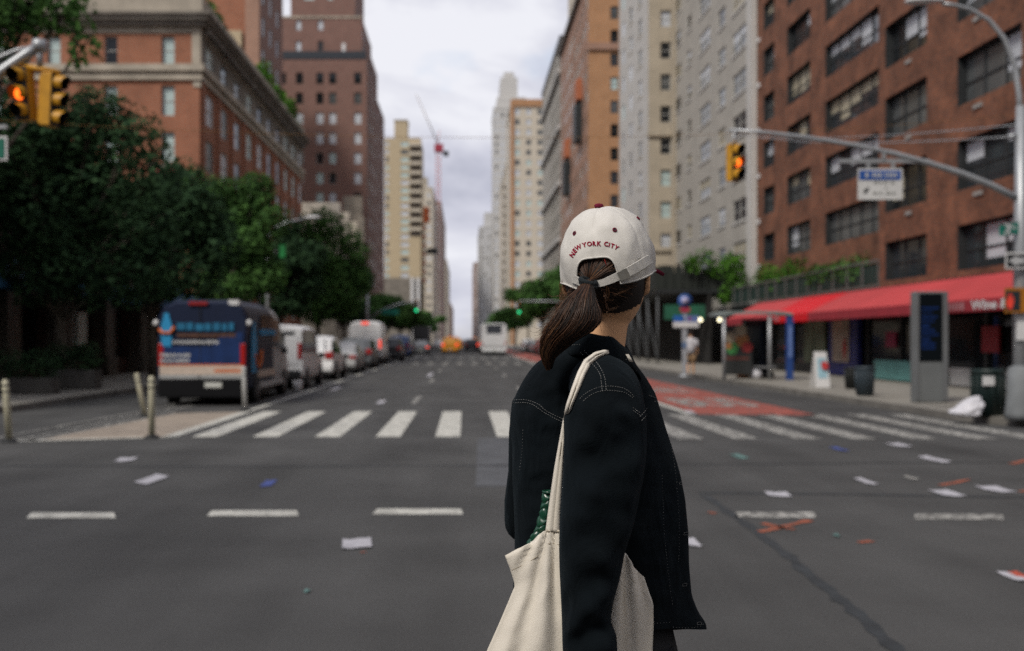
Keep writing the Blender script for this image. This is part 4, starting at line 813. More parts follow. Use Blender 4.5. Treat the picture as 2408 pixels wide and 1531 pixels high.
vehicle('parked_car', 'dark grey parked car mostly hidden beside the white delivery van', 'car', 'suv', p_grey, 4.6, 1.85, 1.68, -5.9, 53.5, GK)
v = vehicle('delivery_van', 'tall white delivery van with one bright orange brake light and a red roof lamp', 'van', 'van', p_white, 6.0, 2.06, 2.72, -6.2, 62, GK, lit=(0, 1), rear_glass=False)
MB().box(-.22, .22, -.05, .08, 2.55, 2.68).build('brake_light', tail_lit, v); MB().box(-.01, .01, -.012, .02, .7, 2.5).build('door_seam', p_grey, v)
vehicle('parked_car', 'black car just ahead of the white delivery van', 'car', 'suv', p_black, 4.7, 1.9, 1.75, -5.5, 71.5, GK)
v = vehicle('pickup_truck', 'blue pickup with an orange-cream bumper, beyond the white delivery van', 'truck', 'suv', p_blue, 5.2, 1.95, 2.0, -5.75, 87, GK)
MB().box(-.8, .8, -.12, .0, .62, .85).build('cream_bumper', mat('bumper_cream', (.45, .30, .22), .6), v)
vehicle('car', 'grey car with a round red tail light, right of the blue pickup', 'car', 'sedan', p_grey, 4.6, 1.85, 1.5, -4.7, 106, lit=(0, 1))
vehicle('parked_car', 'dark parked car beyond the blue pickup, partly hidden by the grey car', 'car', 'suv', p_black, 4.6, 1.85, 1.7, -6.1, 98, GK)
v = vehicle('box_truck', 'black box truck seen end-on under the far left trees', 'truck', 'truck', p_black, 7, 2.4, 3.5, -6.15, 140); MB().box(1.22, 1.27, 0.1, 4.6, 1, 3.5).build('cargo_side', p_silver, v)
vehicle('car', 'silver car with a red tail light between the black box truck and the yellow taxi', 'car', 'sedan', p_silver, 4.6, 1.85, 1.5, -3.6, 142, lit=(0, 1))
def taxi(lb, x, y, lit):
    v = vehicle('taxi', lb, 'taxi', 'suv', p_yel, 4.7, 1.88, 1.85, x, y, 'yellow cabs in the far traffic', lit=lit)
    MB().box(-.3, .3, 1.7, 2.1, 1.86, 2.08).build('roof_sign', mat('roof_sign_orange', (.6, .14, .03), .5), v)
taxi('orange-yellow taxi with red tail lights, nearest vehicle in the middle lane', -1.65, 112, (1, 1))
taxi('second yellow taxi farther off, just right behind the nearest taxi', -1.3, 150, (1, 0)); taxi('small yellow cab peeking out left of the white bus', 1.6, 165, (0, 1))
vehicle('car', 'black car with an orange-red light, immediately left of the white bus', 'car', 'suv', p_black, 4.6, 1.9, 1.72, 0.95, 128, lit=(0, 1))
vehicle('car', 'small white car far behind the yellow taxis', 'car', 'suv', p_white, 4.6, 1.9, 1.8, -3.0, 190); vehicle('car', 'tiny dark car at the far end of the middle lane', 'car', 'suv', p_grey, 4.6, 1.9, 1.7, .2, 230)
v = vehicle('bus', 'white city bus seen from behind with a dark rear window high up', 'bus', 'bus', paint('paint_bus_white', (.62, .62, .61)), 12, 2.55, 3.25, 3.05, 103)
MB().box(-1.0, 1.0, -.02, .0, 3.0, 3.14).build('destination_panel', blk, v); MB().box(-1.1, 1.1, -.02, 0, .75, 1.05).build('engine_grille', p_silver, v)
GR = 'dark cars parked along the right kerb'
for x, y, m, k, lb in [(8.3, 96, p_black, 'suv', 'black SUV nearest on the right kerb, partly behind the ponytail'), (8.35, 103, p_dred, 'suv', 'dark red SUV on the right kerb behind the black one'), (8.3, 111, p_grey, 'sedan', 'grey sedan on the right kerb, right of the white bus'), (8.35, 119, p_black, 'sedan', 'black sedan on the right kerb, close to the white bus'), (8.3, 128, p_white, 'suv', 'white car farthest on the right kerb beside the white bus')]:
    vehicle('parked_car', lb, 'car', k, m, 4.6, 1.85, 1.7 if k == 'suv' else 1.48, x, y, GR)

# ------------------------------------------------------------------ traffic signals, poles, signs
sig_y = mat('signal_yellow', (.50, .24, .012), .5, .15, 6); lens_off = mat('signal_lens_dark', (.02, .015, .012), .3); 
lens_am = mat('signal_lens_amber_lit', (1, .2, .02), .4, .02, emit=2.4, ecol=(1.0, .13, .012)); lens_gr = mat('signal_lens_green_lit', (.02, .8, .3), .4, .02, emit=1.3, ecol=(.02, .85, .32))
def signal(name, label, loc, rot, s_=1.0, lit=1, mats=lens_am, group='yellow three-lamp traffic signals', flat=False):
    t = thing(name, label, 'traffic light', (0, 0, 0), group)
    b_ = MB(); b_.box(-.16, .16, -.10, .12, -.50, .50); b_.box(-.13, .13, .12, .18, -.45, .45); b_.tube([(0, 0, .5), (0, 0, .6)], .04, 8); b_.build('housing', sig_y, t, bevel=.035)
    MB().box(-.165, .165, -.112, -.102, -.49, .49).build('face_plate', blk, t)
    for k, z in enumerate((.33, 0, -.33)):
        vs = MB(); n = 14; rings = [[], []]
        for rad, mi in ((.145, 0), (.134, 1)):
            rings = [[], []]
            for j in range(n + 1):
                a = R(-45) + R(270) * j / n; rings[0].append((rad * math.cos(a), -.11, z + rad * math.sin(a))); rings[1].append((rad * .95 * math.cos(a), -.36 + .09 * (1 - math.sin(max(a, 0)) if a < math.pi else 1), z + rad * .95 * math.sin(a) - .012))
            vs.loft(rings, mi, caps=False, closed=False)
        o = vs.build('visor', [blk if flat else sig_y, blk], t)
        b_ = MB(); b_.lathe([(.12, -.12), (.10, -.15), (.05, -.172), (.001, -.18)], (0, 0, z), 18, axis='y'); b_.build('lens', mats if k == lit else lens_off, t)
    t.location = loc; t.rotation_euler = rot; t.scale = (s_, s_, s_)
    return t
YL = 14.0
signal('traffic_signal', 'yellow traffic signal at the far left with its middle lamp lit orange', P(57, 222, YL), (R(4), R(-3), R(-17)), .74)
signal('traffic_signal', 'yellow traffic signal seen side-on with its black visors pointing right, beside the lit one', P(119, 236, YL), (R(3), 0, R(80)), .74, lit=9)
signal('traffic_signal', 'single yellow signal with a glowing orange lamp hanging from the right mast arm', P(1726, 383, 17.7), (0, 0, R(26)), .66)
t = thing('signal_mast_arm', 'grey tubular mast arm reaching in from the left edge above the yellow signals', 'traffic pole', (-9.9, 13.0, .15), world=True)
tip = P(93, 108, YL)
b_ = MB(); b_.tube([(-10.6, 13.2, .15), (-10.6, 13.2, 4.4)], [.13, .10], 12); b_.build('pole', galv, t)
b_ = MB(); b_.tube([(-10.6, 13.2, 4.2), P(-60, 212, 13.8), P(0, 172, 13.9), P(60, 130, 14), tip], [.10, .085, .08, .075, .07], 12); b_.build('arm', galv, t)
b_ = MB(); b_.tube([(-10.6, 13.2, 4.6), P(-40, 150, 13.9), P(40, 118, 14), tip], .028, 8); b_.build('guy_rod', galv, t)
b_ = MB(); b_.lathe([(.001, -.1), (.09, -.08), (.11, 0), (.09, .08), (.001, .1)], tip, 12); b_.tube([tip, P(94, 158, YL)], .05, 8); b_.build('arm_tip', galv, t)
b_ = MB(); b_.tube([P(54, 158, YL), P(96, 163, YL), P(140, 172, YL)], .045, 8); b_.build('crossbar', sig_y, t)
t = thing('street_sign', 'green street name sign with a white border cut off at the left edge', 'sign', P(-25, 350, 13.9), world=True)
q0, q1 = P(-95, 378, 13.9), P(18, 321, 13.9)
MB().box(q0.x, q1.x, 13.88, 13.9, q0.z, q1.z).build('border', white_pl, t); MB().box(q0.x + .04, q1.x - .035, 13.868, 13.879, q0.z + .035, q1.z - .035).build('panel', mat('sign_green', (.006, .13, .085), .5), t)
q0, q1 = P(-95, 304, 13.9), P(19, 295, 13.9); MB().box(q0.x, q1.x, 13.85, 13.92, q0.z, q1.z).build('hanger_bar', galv, t); MB().box(q0.x + .3, q0.x + .34, 13.87, 13.9, P(0, 322, 13.9).z, q0.z).build('hanger', galv, t)
# right pole with lamp, mast arm, signs
YP = 17.7; px = (2399 - CX) * YP / F
t = thing('signal_pole', 'tall grey steel pole at the right edge with curved lamp arm and long mast arm', 'traffic pole', (px, YP, .15), world=True)
b_ = MB(); b_.tube([(px, YP, .15), (px, YP, 3.2), (px, YP, P(0, 250, YP).z)], [.125, .115, .075], 14); b_.build('pole', galv, t)
b_ = MB(); b_.lathe([(.27, .15), (.27, .25), (.23, .6), (.21, 1.05), (.125, 1.10)], (px, YP, 0), 8); b_.build('pole_base', mat('base_grey', (.17, .18, .185), .7, .15, 4), t)
b_ = MB(); b_.tube([P(x, y, YP) for x, y in [(2402, 472), (2330, 436), (2260, 408), (2180, 383), (2100, 361), (2000, 340), (1900, 324), (1800, 312), (1716, 306)]], [.062, .059, .056, .052, .048, .043, .038, .034, .030], 12); b_.build('mast_arm', galv, t)
b_ = MB(); b_.tube([P(x, y, YP) for x, y in [(2398, 300), (2396, 225), (2384, 150), (2360, 90), (2325, 48), (2280, 22), (2240, 12), (2215, 9)]], [.055, .05, .045, .042, .04, .038, .036, .035], 10); la = b_.build('lamp_arm', galv, t)
lp = P(2172, 5, YP); b_ = MB(); b_.loft([[(lp.x + u, lp.y + .13 * w_ * math.cos(a), lp.z + .02 + .055 * w_ * math.sin(a) - (.0 if u > -.2 else .01)) for a in [k * math.pi / 5 for k in range(10)]] for u, w_ in ((.36, .35), (.3, .6), (.05, 1), (-.2, 1.05), (-.3, .7), (-.34, .2))]); b_.build('lamp_head', white_pl, t)
b_ = MB(); s0 = P(1725, 306, YP); s1 = P(1726, 345, YP); b_.tube([s0, s1], .025, 8); b_.build('signal_hanger', galv, t)
b_ = MB(); b_.tube([P(2392, 318, YP), P(2370, 322, YP)], .045, 8); b_.build('wire_clamp', galv, t)
b_ = MB(); b_.box(px - .14, px + .14, YP - .15, YP - .11, P(0, 800, YP).z, P(0, 742, YP).z); b_.build('notice_plate', white_pl, t)
t = thing('overhead_sign', 'blue and white lane sign with small black arrow hanging from right mast arm', 'sign', P(2068, 432, YP - .02), world=True)
def sbox(m, x0, y0, x1, y1, Y, th, name, par, mb=None):
    a, c = P(x0, y1, Y), P(x1, y0, Y); (mb or MB()).box(a.x, c.x, Y - th, Y, a.z, c.z)
    if mb is None: return MB().box(a.x, c.x, Y - th, Y, a.z, c.z).build(name, m, par)
sbox(galv, 1972, 375, 2182, 384, YP + .03, .05, 'support_bar', t); sbox(mat('sign_white', (.55, .54, .52), .6), 2016, 397, 2120, 470, YP - .02, .02, 'panel', t)
sbox(mat('sign_blue', (.015, .075, .30), .5), 2020, 401, 2117, 423, YP - .045, .004, 'header', t)
for x in (2040, 2098): sbox(galv, x - 4, 384, x + 4, 398, YP, .03, 'strap', t)
sbox(galv, 2072, 352, 2080, 376, YP, .04, 'bracket', t)
b_ = MB()
for x0, x1 in [(2034, 2041), (2050, 2055), (2058, 2063), (2066, 2072), (2080, 2084), (2088, 2093), (2096, 2101), (2104, 2108)]: sbox(None, x0, 406, x1, 417, YP - .052, .004, '', None, b_)
b_.build('header_lettering', gw_, t)
b_ = MB()
for y0, y1, xs in ((427, 432, [(2054, 2064), (2068, 2074), (2078, 2086), (2094, 2102)]), (452, 457, [(2052, 2062), (2066, 2073), (2082, 2094), (2097, 2104)]), (440, 444, [(2080, 2085)])):
    for x0, x1 in xs: sbox(None, x0, y0, x1, y1, YP - .043, .003, '', None, b_)
b_.build('small_lettering', mat('sign_grey_text', (.22, .22, .2), .6), t)
arr = [(2030, 455), (2031, 444), (2034, 447), (2040, 440), (2044, 444), (2037, 451), (2041, 454)]
MB().add([P(x, y, YP - .045) for x, y in arr], [tuple(range(len(arr)))]).build('arrow', blk, t)
t = thing('avenue_sign', 'teal green avenue sign reading 3 Av on the right pole', 'sign', P(2374, 538, YP - .2), world=True)
b_ = MB().add([P(2349, 530, YP - .2), P(2398, 521, YP - .05), P(2398, 549, YP - .05), P(2349, 555, YP - .2)] , [(0, 1, 2, 3)]); o = b_.build('panel', mat('sign_teal', (.005, .165, .115), .5), t); o.modifiers.new('s', 'SOLIDIFY').thickness = .015
v, f = text_mesh('3', .25, .03); MB().add([P(2368, 539, YP - .235) + Vector((q[0], .0, q[1])) for q in v], f).build('numeral', gw_, t)
v, f = text_mesh('Av', .12, .02); MB().add([P(2381, 534, YP - .21) + Vector((q[0], .0, q[1])) for q in v], f).build('suffix', gw_, t)
t = thing('arrow_sign', 'black sign with a white arrow pointing left at the right pole', 'sign', P(2400, 613, YP - .2), world=True)
sbox(white_pl, 2363, 594, 2475, 632, YP - .19, .02, 'border', t); sbox(blk, 2367, 598, 2471, 628, YP - .212, .004, 'panel', t)
arr = [(2371, 613), (2392, 600), (2392, 606), (2465, 606), (2465, 620), (2392, 620), (2392, 626)]
MB().add([P(x, y, YP - .222) for x, y in arr], [tuple(range(7))]).build('arrow', gw_, t)
v, f = text_mesh('ONE WAY', .085, .02); MB().add([P(2432, 613, YP - .23) + Vector((q[0], 0, q[1])) for q in v], f).build('lettering', blk, t)
t = thing('pedestrian_signal', 'orange framed pedestrian signal showing a red hand, at the right pole', 'pedestrian signal', P(2382, 706, YP - .2), world=True)
sbox(mat('signal_orange', (.33, .12, .008), .5), 2361, 678, 2402, 736, YP - .1, .16, 'housing', t); sbox(mat('pedestrian_face', (.02, .026, .03), .4), 2364, 684, 2398, 730, YP - .262, .006, 'face', t)
hand = [(2370, 726), (2366, 715), (2366, 704), (2368, 703), (2369, 709), (2369, 694), (2371, 693), (2373, 706), (2373, 690), (2376, 690), (2376, 706), (2378, 692), (2380, 692), (2380, 709), (2382, 700), (2384, 701), (2382, 716), (2378, 727)]
MB().add([P(x, y, YP - .272) for x, y in hand], [tuple(range(len(hand)))]).build('red_hand', mat('hand_lit', (.6, .05, .03), .4, emit=.10, ecol=(.9, .06, .04)), t)
# overhead wires
def wire(label, a, b_, sag, r, m, n=18):
    pts = [a.lerp(b_, k / n) - Vector((0, 0, sag * 4 * (k / n) * (1 - k / n))) for k in range(n + 1)]
    t = MB().tube(pts, r, 5).build('overhead_wire', m, origin=a); tag(t, label, 'wire', 'thin wires spanning the avenue')
wo_ = mat('wire_copper', (.22, .11, .03), .6)
wire('thin orange-brown wire sagging across the whole avenue', P(-300, 262, 14), P(2700, 235, 20), .55, .0038, wo_); wire('upper thin grey cable running from the right pole towards the grey apartments', P(2398, 293, YP), P(1700, 312, 46), .25, .013, galv); wire('lower thin grey cable running from the right pole towards the grey apartments', P(2372, 322, YP), P(1700, 306, 46), .30, .014, galv)
# left lamp, green sign, far signals
t = thing('street_lamp', 'street lamp with a curved arm sticking out of the left trees', 'street lamp', (-10.3, 52, .15), world=True)
b_ = MB(); b_.tube([(-10.3, 52, .15), (-10.3, 52, 7.0)], [.11, .07], 10); b_.build('pole', galv, t)
b_ = MB(); b_.tube([(-10.3, 52, 6.8), P(650, 533, 52), P(680, 521, 52), P(720, 513, 52)], .05, 8); b_.build('arm', galv, t)
b_ = MB(); a = P(736, 511, 52); b_.loft([[(a.x + u, a.y + .16 * w_ * math.cos(k), a.z + .09 * w_ * math.sin(k)) for k in [j * math.pi / 4 for j in range(8)]] for u, w_ in ((-.4, .4), (-.2, 1), (.2, 1.1), (.38, .5))]); b_.build('lamp_head', white_pl, t)
t = thing('lit_shop_sign', 'glowing green shop sign among the left trees below the street lamp', 'sign', P(663, 598, 54), world=True)
sbox(mat('sign_green_lit', (.006, .13, .03), .5, .3, 3, emit=.035, ecol=(.03, .6, .10)), 658, 576, 671, 606, 54, .12, 'panel', t); sbox(galv, 640, 590, 650, 594, 54, .05, 'bracket', t)
GS = 'distant green traffic signals'
s_ = signal('traffic_signal', 'distant green traffic light under the left mast arm among the far trees', P(979, 722, 85) + Vector((0, 0, .05)), (0, 0, 0), 1.0, 2, lens_gr, GS); s_ = signal('traffic_signal', 'distant green traffic light right of the white bus, in front of the right trees', P(1220, 725, 88), (0, 0, 0), 1.0, 2, lens_gr, GS)
t = thing('signal_mast_arm', 'far grey mast arm with a teal street sign below the yellow tower', 'traffic pole', (-8.6 - .9, 85, .15), world=True)
b_ = MB(); b_.tube([P(862, 843, 85), P(863, 735, 85), P(864, 690, 85)], [.16, .13, .10], 10); b_.build('pole', galv, t)
b_ = MB(); b_.tube([P(864, 752, 85), P(900, 728, 85), P(940, 714, 85), P(980, 709, 85)], [.09, .08, .07, .06], 8); b_.build('arm', galv, t); sbox(mat('sign_teal', 0), 898, 727, 938, 740, 84.8, .05, 'street_name_panel', t)
t = thing('signal_mast_arm', 'far right mast arm holding the green light beside the right trees', 'traffic pole', (10, 88, .15), world=True)
b_ = MB(); b_.tube([(10, 88, .15), (10, 88, 5)], [.14, .09], 8); b_.build('pole', galv, t); b_ = MB(); b_.tube([(10, 88, 4.4), (8, 88, 5.0), P(1219, 708, 88)], .06, 8); b_.build('arm', galv, t)
# tower crane, hoist
t = thing('tower_crane', 'pale red tower crane with a raised jib against the sky', 'crane', (-12.7, 480, 0), world=True)
crn = mat('crane_red', (.42, .16, .15), .6, .15); zc = EYE + (HY - 350) * 480 / F; x0 = -12.7
b_ = MB()
for dx in (-.9, .9):
    for dy in (-.9, .9): b_.tube([(x0 + dx, 480 + dy, 0), (x0 + dx, 480 + dy, zc)], .22, 4)
k = 0; z = 20
while z < zc - 3: b_.tube([(x0 - .9, 479.1, z), (x0 + .9, 479.1, z + 3)], .14, 4); b_.tube([(x0 + .9, 479.1, z + 3), (x0 - .9, 479.1, z + 3)], .14, 4); z += 3
b_.build('mast', crn, t); jb = P(978, 222, 480); b_ = MB()
for d_ in (Vector((0, 0, .9)), Vector((0, -.7, -.5)), Vector((0, .7, -.5))): b_.tube([Vector((x0, 480, zc + 2)) + d_, jb + d_ * .4], [.2, .14], 4)
for k in range(14): a = Vector((x0, 480, zc + 2)).lerp(jb, k / 14); c = Vector((x0, 480, zc + 2)).lerp(jb, (k + 1) / 14); b_.tube([a + Vector((0, 0, .8)), c - Vector((0, 0, .5))], .1, 4)
b_.build('jib', mat('crane_jib_grey', (.42, .38, .37), .6), t); MB().box(x0 - 1.8, x0 + 2.4, 478, 482, zc - 1.5, zc + 2).build('cab', mat('crane_cab', (.30, .03, .05), .6), t); MB().box(x0 + 2.4, x0 + 5, 479, 481, zc - 3.5, zc - 1.2).build('counterweight', blk, t)
b_ = MB(); b_.tube([(x0, 480, zc + 2), (x0 + .5, 480, zc + 9)], .25, 4); b_.build('apex', crn, t)
t = thing('construction_hoist', 'red-dotted construction hoist with an orange cabin right of the yellow balcony tower', 'hoist', (-14, 352, 0), world=True)
b_ = MB(); b_.tube([(-14.3, 352, 0), (-14.3, 352, 46)], .35, 4); b_.build('mast', dk_metal, t); b_ = MB()
for k in range(7): b_.box(-14.9, -13.7, 351.2, 352.6, 22 + 3.1 * k, 23.3 + 3.1 * k)
b_.build('tie', mat('hoist_red', (.25, .03, .02), .7), t); MB().box(-15.2, -12.6, 350.6, 353, 43, 48.5).build('cabin', mat('hoist_orange', (.65, .15, .04), .6), t); MB().box(-13.5, -9.5, 351, 353, 32, 34).build('platform', dk_metal, t)

# ------------------------------------------------------------------ bollards and right sidewalk furniture
bol = mat('bollard_cream', (.46, .43, .31), .6, .12, 4); bolw = mat('bollard_white', (.48, .48, .46), .6, .1, 4); bb_ = mat('bollard_band', (.10, .10, .085), .6)
for x, yb, yt, xt, m, lb in [(22, 1040, 893, 12, bol, 'cream bollard leaning at the far left edge'), (357, 1030, 884, 356, bol, 'upright cream bollard at the corner of the tan painted island'), (341, 981, 878, 321, bol, 'tilted thin cream bollard behind the upright corner bollard'), (576, 967, 862, 573, bolw, 'white bollard standing in front of the rear wheel of the blue van')]:
    g0 = G(x, yb); tp = P(xt, yt, g0.y); t = thing('bollard', lb, 'bollard', g0, 'flexible bollards around the painted island', world=True); d_ = tp - g0
    MB().tube([g0 + Vector((0, 0, .03)), g0 + d_ * .97, tp], [.052, .048, .03], 12).build('post', m, t); MB().lathe([(.12, 0), (.12, .025), (.07, .05)], g0, 12).build('base', blk, t)
    for q in (.80, .90): MB().tube([g0 + d_ * q, g0 + d_ * (q + .025)], .0535, 12).build('reflective_band', bb_, t)
# information kiosk
t = thing('information_kiosk', 'tall grey street kiosk with a dark blue glowing screen on the right sidewalk', 'kiosk', (0, 0, 0), world=True)
Y = 22.3; q0, q1 = P(2152, 948, Y), P(2228, 685, Y); t.location = ((q0.x + q1.x) / 2, Y, .15)
MB().box(q0.x, q1.x, Y, Y + .28, .15, q1.z).build('body', mat('kiosk_grey', (.14, .148, .15), .6, .08, 2), t, bevel=.03)
for x0, x1, nm in ((2152, 2160, 'side_rail'), (2215, 2228, 'side_rail')): a, c = P(x0, 948, Y), P(x1, 685, Y); MB().box(a.x + .005, c.x - .005, Y - .025, Y - .002, .2, c.z - .02).build(nm, mat('kiosk_rail', (.13, .135, .14), .5), t)
a, c = P(2161, 849, Y), P(2214, 690, Y); sc_ = MB().box(a.x, c.x, Y - .02, Y - .004, a.z, c.z).build('screen', mat('screen_black', (.004, .006, .008), .7, spec=.05), t)
b_ = MB()
for k in range(10):
    y = 722 + 10.5 * k; a, c = P(2165, y + rnd.uniform(3, 6), Y - .021), P(rnd.uniform(2185, 2207), y, Y - .021); b_.box(a.x, c.x, Y - .026, Y - .021, a.z, c.z)
b_.build('screen_text', mat('screen_blue_text', (.004, .012, .05), .3, .8, 20, emit=.05, ecol=(.01, .10, .5)), sc_, origin=t.location)
def bin_(name, label, x0, x1, y0, y1, Y, m, group=None, taper=.86):
    q0, q1 = P(x0, y1, Y), P(x1, y0, Y); cx = (q0.x + q1.x) / 2; rr = (q1.x - q0.x) / 2; h = q1.z - .15
    t = thing(name, label, 'trash bin', (cx, Y, .15), group)
    MB().lathe([(rr * taper, 0), (rr, h * .9), (rr, h * .93), (rr * .9, h * .93), (rr * .8, .05)], n=20).build('bin_body', m, t); MB().lathe([(rr * 1.05, h * .91), (rr * 1.06, h), (rr * .93, h), (rr * .92, h * .9)], n=20).build('rim', m, t)
    b_ = MB()
    for k in range(14): a = 2 * math.pi * k / 14; b_.tube([(rr * (taper + .02) * math.cos(a), rr * (taper + .02) * math.sin(a), .05), (rr * 1.02 * math.cos(a), rr * 1.02 * math.sin(a), h * .88)], .012, 4)
    b_.build('rib', m, t)
    return t, rr, h
bin_('trash_bin', 'blue-grey round trash bin on the right sidewalk, front one of the pair', 2011, 2054, 862, 928, 25.0, mat('bin_blue_grey', (.035, .05, .062), .5), 'trash bins on the right sidewalk')
bin_('trash_bin', 'black trash bin half hidden behind the blue-grey bin', 1986, 2016, 864, 912, 28.5, mat('bin_black', (.012, .014, .014), .5), 'trash bins on the right sidewalk')
t, rr, h = bin_('trash_bin', 'large black-green litter bin with a white paper notice, between the white bag and the pole', 2286, 2358, 868, 975, 18.6, mat('bin_dark_green', (.010, .022, .020), .45), 'trash bins on the right sidewalk', .95)
MB().box(-rr * .85, -rr * .1, -rr * 1.02, -rr * 1.0 + .01, h * .66, h * .86).build('paper_notice', white_pl, t)
# white rubbish bag
t = MB(); c0 = G(2252, 976, .15); rings = []
for i in range(22):
    f_ = i / 21; zz = .36 * f_ ** 1.15; rr = .27 * (1 - f_ ** 2.2) ** .75 * (.75 + .25 * min(1, f_ * 6)) + .02; ring = []
    for j in range(40):
        a = 2 * math.pi * j / 40; d_ = Vector((math.cos(a), math.sin(a), 0)); nz_ = .10 * noise.noise(Vector((d_.x * 1.6, d_.y * 1.6, f_ * 2.6))) + .05 * noise.noise(Vector((d_.x * 4 + 5, d_.y * 4, f_ * 6)))
        ring.append((c0.x + .20 * f_ ** 2 + d_.x * (rr + nz_ * (.3 + rr * 2.4)), 18.3 + d_.y * (rr + nz_ * (.3 + rr * 2)) * .8, .155 + max(0, zz + .25 * nz_ * min(1, f_ * 4))))
    rings.append(ring)
t.loft(rings); tag(t.build('rubbish_bag', mat('bag_white_plastic', (.58, .57, .60), .35, .08, 5), origin=(c0.x, 18.3, .15)), 'white plastic rubbish bag slumped against the black-green litter bin', 'rubbish bag')
# sandwich board
Y = 29.5; t = thing('sandwich_board', 'white sandwich board with a blue and red picture in front of the shops', 'sign', P(1938, 890, Y), world=True); t.location.z = .15
for s_, nm in ((0, 'front_panel'), (1, 'back_panel')):
    a, c = P(1918, 890, Y), P(1952, 828, Y); o = MB().add([(a.x, Y + .5 * s_ - .0, .15), (c.x, Y + .5 * s_, .15), (c.x - .03, Y + .25, c.z), (a.x + .03, Y + .25, c.z)], [(0, 1, 2, 3)]).build(nm, white_pl, t); o.modifiers.new('s', 'SOLIDIFY').thickness = .02
b_ = MB(); a, c = P(1922, 868, Y), P(1950, 834, Y); b_.add([(a.x + .03, Y + .085, .42), (c.x - .03, Y + .085, .42), (c.x - .05, Y + .215, c.z - .1), (a.x + .05, Y + .215, c.z - .1)], [(0, 1, 2, 3)]); o = b_.build('picture', mat('board_blue', (.28, .45, .52), .6), t); o.location.y -= .03
b_ = MB(); b_.add([(1938 * 0 + P(1941, 850, Y).x + .11 * math.cos(k * .7), Y + .14 + .05 * math.sin(k * .7), .80 + .13 * math.sin(k * .7)) for k in range(9)], [tuple(range(9))]); o = b_.build('red_shape', mat('board_red', (.42, .03, .03), .6), t); o.location.y -= .05
# bus shelter
Y = 35.0; t = thing('bus_shelter', 'bus shelter with a grey-green roof edge, colourful end panel and blue post', 'bus shelter', (P(1775, 880, Y).x, Y, .15), world=True)
zr = P(0, 742, Y).z; xa, xb = P(1693, 0, Y).x, P(1862, 0, Y).x; rf = MB()
rf.loft([[(x, Y - .1, zr + dz), (x, Y + 1.6, zr + dz + .04), (x, Y + 1.6, zr + dz + .12), (x, Y - .1, zr + dz + .10)] for x, dz in ((xa, -.02), (xa + .3, .04), ((xa + xb) / 2, .06), (xb - .3, .04), (xb, -.02))], smooth=False); rf.build('roof', mat('shelter_roof', (.22, .26, .25), .4), t)
for x in (1702, 1809): q = P(x, 0, Y).x; MB().tube([(q, Y, .15), (q, Y, zr + .02)], .06, 8).build('post', galv, t)
q = P(1857, 0, Y).x; bp_ = MB().box(q - .13, q + .10, Y - .06, Y + .06, .15, zr).build('blue_post', mat('post_blue', (.018, .055, .21), .5, .1), t); MB().box(q - .07, q + .04, Y - .075, Y - .062, .95, zr - .35).build('post_lettering', mat('post_pale', (.13, .2, .42), .5, .5, 14), bp_, origin=t.location)
a, c = P(1700, 868, Y + .9), P(1768, 768, Y + .9); pn = MB().box(a.x, c.x, Y + .88, Y + .93, .3, c.z).build('end_panel', mat('panel_dark', (.03, .032, .032), .4), t)
b_ = MB(); hx = (a.x + c.x) / 2; cols_ = [mat('picture_green', (.05, .22, .06), .6), mat('picture_orange', (.32, .14, .05), .6), mat('picture_red', (.28, .03, .03), .6), mat('picture_tan', (.33, .28, .2), .6)]
for k, (dx, z, r_, m) in enumerate([(-.2, 1.25, .22, 0), (.15, 1.55, .25, 1), (.33, 1.3, .2, 2), (.1, 1.9, .22, 3), (-.25, 1.65, .2, 3), (-.33, 1.35, .12, 1)]): b_.add([(hx + dx + r_ * math.cos(j * .52), Y + .872 - .003 * k, z + r_ * math.sin(j * .52)) for j in range(12)], [tuple(range(12))], m)
b_.build('food_picture', cols_, pn, origin=t.location); MB().box(hx - .45, hx + .4, Y + .868, Y + .878, .85, .95).build('caption_bar', mat('picture_brown', (.12, .04, .03), .6), pn, origin=t.location)
gl_ = mat('shelter_glass', (.10, .12, .115), .1, .1); MB().box(P(1772, 0, Y).x, xb - .2, Y + 1.5, Y + 1.52, .5, zr - .1).build('back_glass', glass_dark, t)
MB().box(P(1790, 0, Y).x, xb - .3, Y + .9, Y + 1.3, .55, .6).build('bench', galv, t)
# bus stop pole
Y = 38; t = thing('bus_stop_pole', 'pale bus stop pole with round blue top sign and a blue and white panel', 'sign', (P(1609, 0, Y).x, Y, .15), world=True); x = P(1609, 0, Y).x
MB().box(x - .09, x + .09, Y - .05, Y + .05, .15, P(0, 700, Y).z).build('pole', mat('pole_pale', (.33, .34, .36), .5), t, bevel=.02)
z = P(0, 708, Y).z; MB().lathe([(.001, -.02), (.27, -.02), (.27, .02), (.001, .02)], (x, Y - .08, z), 20, axis='y').build('round_sign', mat('sign_blue_round', (.03, .085, .27), .5), t); MB().lathe([(.001, -.006), (.14, -.006), (.14, .002)], (x, Y - .104, z + .02), 14, axis='y').build('round_emblem', mat('emblem_pale', (.4, .38, .55), .5), t); MB().box(x - .18, x + .18, Y - .1, Y - .06, z - .42, z - .24).build('red_plate', mat('plate_red', (.38, .04, .07), .5), t)
for x0, x1, m in ((1583, 1606, mat('route_blue', (.02, .11, .38), .5)), (1613, 1642, mat('route_blue_pale', (.12, .18, .40), .5))): sbox(m, x0, 742, x1, 757, Y - .06, .04, 'route_panel', t)
